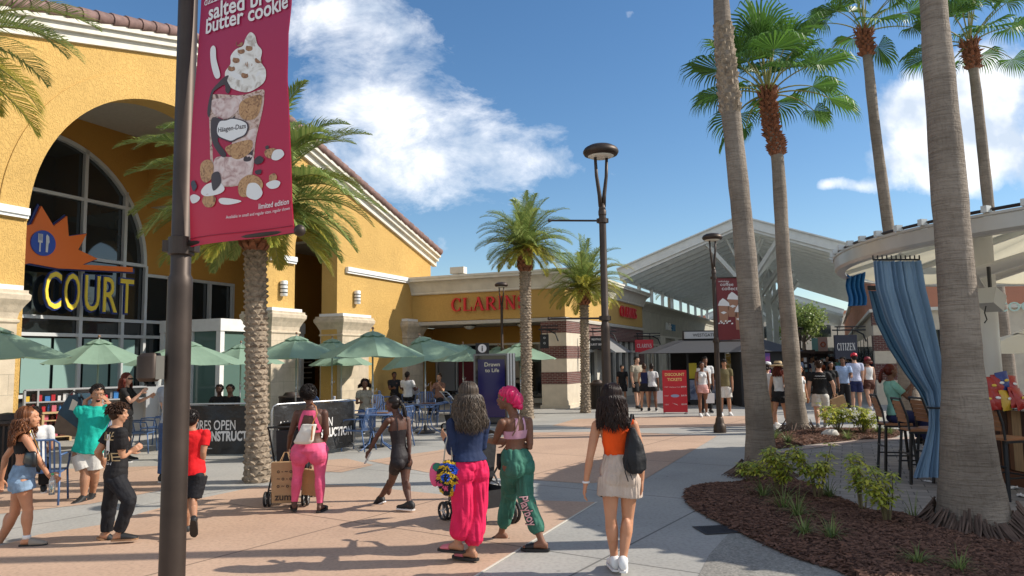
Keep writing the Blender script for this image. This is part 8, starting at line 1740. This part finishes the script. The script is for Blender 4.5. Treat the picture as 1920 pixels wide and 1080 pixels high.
# the crowd farther down the lane
rd = random.Random(12); crowd = [(1300,'f'),(1348,'m'),(1476,'f'),(1497,'m'),(1512,'f'),(1522,'m'),(1531,'m'),(1540,'f'),(1552,'m'),(1560,'f'),(1571,'m'),(1578,'f'),(1590,'m'),(1597,'f'),(1612,'m'),(1484,'m'),(1567,'f'),(1548,'m')]
tops = [(KW,"white"),(KB,"black"),(KLB,"pale blue"),(KG,"grey"),(KT,"stone"),(KNV,"navy"),(cloth('rust', (.35,.08,.03)),"rust"),(cloth('mint', (.25,.5,.4)),"mint")]
where = ["just right of the lamp post","half behind the ridged trunk","left of the rear fan palm","just right of the rear fan palm","below the teal banner","below the pink banner","left under the navy sign","under the middle of the navy sign","under the navy sign's right edge","next to the brick corner"]
seen = set()
for i, (px, sx) in enumerate(crowd):
    Yc = 31+i*1.15+rd.uniform(-.6,.6); tp, tn = tops[(i*3+1) % 8]; away = rd.random() < .4; hw = where[min(9, max(0, (px-1300)//34))]
    lb_ = f"distant {'woman' if sx == 'f' else 'man'} in a {tn} top {'walking away' if away else 'coming towards us'}, {hw}"
    if lb_ in seen: lb_ += ", the farther one"
    seen.add(lb_)
    far(px, 0, (rd.uniform(-15,15) if away else 180+rd.uniform(-20,20)), rd.uniform(1.56,1.82), sx, rd.choice(['fair','tan','brown','dark','olive']), tp, rd.choice([KB,KJ,KNV,KT]), lb_, rd.choice([('short','black',.1,60,.004,.014,1),('short','brown',.1,60,.004,.014,1)]) if sx == 'm' else LH(rd.choice(['black','brown','dbrown']),.2,i), stride=rd.choice([0,10,16]), bk=rd.choice(['shorts','pants']), vox=.022, Y=Yc, group="crowd walking down the lane")
# seated people
def seated(px, py, yaw, H, sex, skin, top, bot, label, hair, seat_h=.45, arms=((25,70),(25,70)), vox=.012, tk='tee', head=(0,0), lean=-6, dz=0., bk='pants'):
    p = G(px, py); f = fdir(yaw); lat = Vector((cos(R(yaw)), -sin(R(yaw)), 0)); U = V3(0,0,1); Pp = V3(p.x,p.y,seat_h+.10*H*.95)
    J = J_fk(p.x, p.y, yaw, H, 0, arms, head, lean); dz_ = Pp-J['P']
    for k in ('P','N','Hd'): J[k] = J[k]+dz_
    for k, sg in (('a',-1),('b',1)):
        for q in ('elbow','wrist'): J[k][q] = J[k][q]+dz_
        hip = Pp+lat*(sg*.05*H)-U*.035*H; kn = hip+f*.23*H+lat*(sg*.03*H)+U*.0; an = kn-U*.23*H+f*.02*H
        if an.z < .052*H: an.z = .052*H
        J[k]['knee'] = kn; J[k]['ankle'] = an; J[k]['foot'] = fdir(yaw)
    g = [dict(k='pants', n='trousers', m=bot, rad=((0,.062),(.5,.058),(1,.050),(1.9,.044)), add=.010, s1=.2, wr=.004)] if bk == 'pants' else [dict(k='shorts', n='shorts', m=bot, rad=((0,.066),(.3,.066),(.6,.066)), add=.012, s1=.2, wr=.004)]
    if tk == 'tee': g.append(dict(k='tee', n='t_shirt', m=top, s0=-.04, add=.011, sl=.6, sadd=.010, flare=.012, wr=.005))
    else: g.append(dict(k='m', n='tank_top', m=top, off=.008, f=lambda i,t,s,x,y,co: TOR(i) & (s > .1) & (s < .97) & (np.abs(x) < .075)))
    return make_person(J, H, sex, 1.0, skin, vox, label, None, g, hair, ('sneaker', M_BLACK, A_WH))
seated(1686,886,95,1.62,'f','brown',cloth('mint', (.18,.50,.42)),KNV,"girl in a mint T-shirt sitting at the bar behind the blue curtain",('pony','red',.22,220,.01,.011,3),seat_h=.77,arms=((35,95),(40,120)),vox=.008)
seated(58,950,-30,1.5,'m','tan',KW,KB,"seated person in white with a black jacket, hidden behind the curly haired woman",('short','black',.1,150,.004,.009,2),arms=((15,60),(15,60)))
seated(684,815,160,1.65,'f','brown',KT,KJ,"seated woman in glasses just beyond the right end of the barrier",('curly','dbrown',.14,110,.02,.012,2,1.2),head=(10,-8))
seated(765,776,20,1.78,'m','dark',KW,KB,"seated man in a white shirt seen from behind, in the shade by the fourth pillar",('short','black',.1,100,.003,.010,2))
seated(823,782,200,1.66,'f','tan',cloth('rust2', (.25,.13,.09)),KB,"seated woman in sunglasses and brown top left of the grey haired woman",('bun','brown'),arms=((40,100),(40,110)))
seated(740,770,150,1.72,'m','dark',KB,KB,"seated person in dark clothes in deep shade beside the man in the white shirt",('short','black',.1,80,.003,.010,2))
seated(408,835,175,1.6,'f','dark',KB,KB,"person with dark hair whose head just shows above the left barrier, left one",('short','black',.1,100,.006,.010,5)); seated(428,835,185,1.6,'m','brown',KB,KB,"person with dark hair whose head just shows above the left barrier, right one",('short','black',.1,100,.006,.010,6))

# ---------------- pushchairs
def stroller(x, y, yaw, label, mt, big=1.0, hood=True):
    t = empty("pushchair", (x,y,0), -R(yaw), label, "pushchair"); fr_ = MB(); k = big        # forward is +y locally, handles at -y
    for s in (-1,1):
        fr_.tube([(s*.22,-.48,1.02),(s*.22,-.42,.98),(s*.23,-.05,.55),(s*.24,.30,.14)], .012, 8); fr_.tube([(s*.23,-.02,.52),(s*.25,-.32,.13)], .012, 8); fr_.tube([(s*.22,-.12,.42),(s*.22,.22,.46)], .010, 6)
    fr_.tube([(-.22,-.48,1.02),(.22,-.48,1.02)], .014, 8); fr_.tube([(-.24,-.3,.2),(.24,-.3,.2)], .009, 6); fr_.tube([(-.24,.26,.2),(.24,.26,.2)], .009, 6); fr_.build("frame", mt, t, smooth=True)
    m = MB(); sb_ = [(-.12,.95),(-.10,.80),(-.05,.50),(.0,.44),(.2,.46),(.26,.40),(.30,.22)]
    for i in range(len(sb_)-1):
        (y0,z0),(y1,z1) = sb_[i], sb_[i+1]; d = Vector((0,y1-y0,z1-z0)).normalized(); nn = Vector((0,d.z,-d.y))*.02; m.add([Vector((-.19,y0,z0))-nn,Vector((.19,y0,z0))-nn,Vector((.19,y1,z1))-nn,Vector((-.19,y1,z1))-nn,Vector((-.19,y0,z0))+nn,Vector((.19,y0,z0))+nn,Vector((.19,y1,z1))+nn,Vector((-.19,y1,z1))+nn], [(0,3,2,1),(4,5,6,7),(0,1,5,4),(1,2,6,5),(2,3,7,6),(3,0,4,7)])
    m.build("seat", mat("pram_cloth", (.022,.022,.025), .7, bump=.5, bump_scale=10, bump_dist=.02), t, fix=True)
    if hood:
        m = MB(); n = 10; V = []; F = []
        for i in range(n+1):
            a = R(-20+130*i/n)
            for j in range(9): u = -1+2*j/8; V.append((u*.215, -.02+(.30*cos(a))*(1-.12*u*u)+(-.02), .80+.26*sin(a)*(1-.3*u**4)))
        for i in range(n):
            for j in range(8): q = i*9+j; F.append((q,q+1,q+10,q+9))
        m.add(V, F); m.build("hood", mat("pram_cloth", (.022,.022,.025), .7), t, smooth=True)
    m = MB(); m.add([(-.2,-.36,.40),(.2,-.36,.40),(.2,.08,.40),(-.2,.08,.40),(-.17,-.32,.2),(.17,-.32,.2),(.17,.06,.2),(-.17,.06,.2)], [(0,1,5,4),(1,2,6,5),(2,3,7,6),(3,0,4,7),(7,6,5,4)]); m.build("basket", mat("pram_cloth", (.022,.022,.025), .7), t, fix=True)
    for s in (-1,1):
        for (yy, r) in ((.30,.085*k),(-.34,.10*k)):
            for e in (-.028,.028):
                m = MB(); cx = s*.24+e; m.tube([(cx, yy+r*cos(q*pi/10)*.88, r+r*sin(q*pi/10)*.88) for q in range(20)], r*.16, 8, closed=True); w_ = m.build("wheel", M_BLACK, t, smooth=True); m = MB()
                for q in range(5): m.bar((cx,yy,r),(cx,yy+r*.8*cos(q*1.257),r+r*.8*sin(q*1.257)), .012,.012, up=(1,0,0))
                m.build("hub", M_ALU, w_)
    return t
Yd = G(540,958).y+.55; q = W(548,900,Yd); st = stroller(q.x-.03, Yd+.1, -5, "light black umbrella pushchair with kraft bags hung in front of the woman in pink leggings", M_DARK, .95)
q = W(536,866,Yd-.45); carrier(Vector((q.x,q.y,q.z+.12)), .34, .50, "tall kraft bag printed with doodles and zumi, hung on the pushchair", M_KR, rz=R(4), txt=[("zumi",.93,.36),("o ~ o -",.62,.2),("~ o - o",.44,.2),("o - ~ o",.26,.2)], tm=mat("print_ink", (.05,.03,.02), .6))
q = W(590,878,Yd-.30); carrier(Vector((q.x,q.y,q.z+.10)), .26, .32, "crumpled plain kraft bag on the right of the pushchair", M_KR, rz=R(-10), tilt=.1)
Ys = G(900,1000).y+.55; q = W(897,900,Ys); stroller(q.x-.02, Ys+.05, -38, "big black pushchair pushed by the woman in the magenta wrap", mat("pram_grey", (.2,.2,.2), .4, metal=.5), 1.25)
q = G(862,806); stroller(q.x, q.y, 60, "pale grey pushchair parked by the seated woman in sunglasses", M_ALU, .9)
m = MB(); q = G(920,824) ; 
# doodad: white paper tag on the pushchair
for c_ in bpy.context.view_layer.layer_collection.children: c_.exclude = False
bpy.data.collections.remove(PEOPLE_TMP)
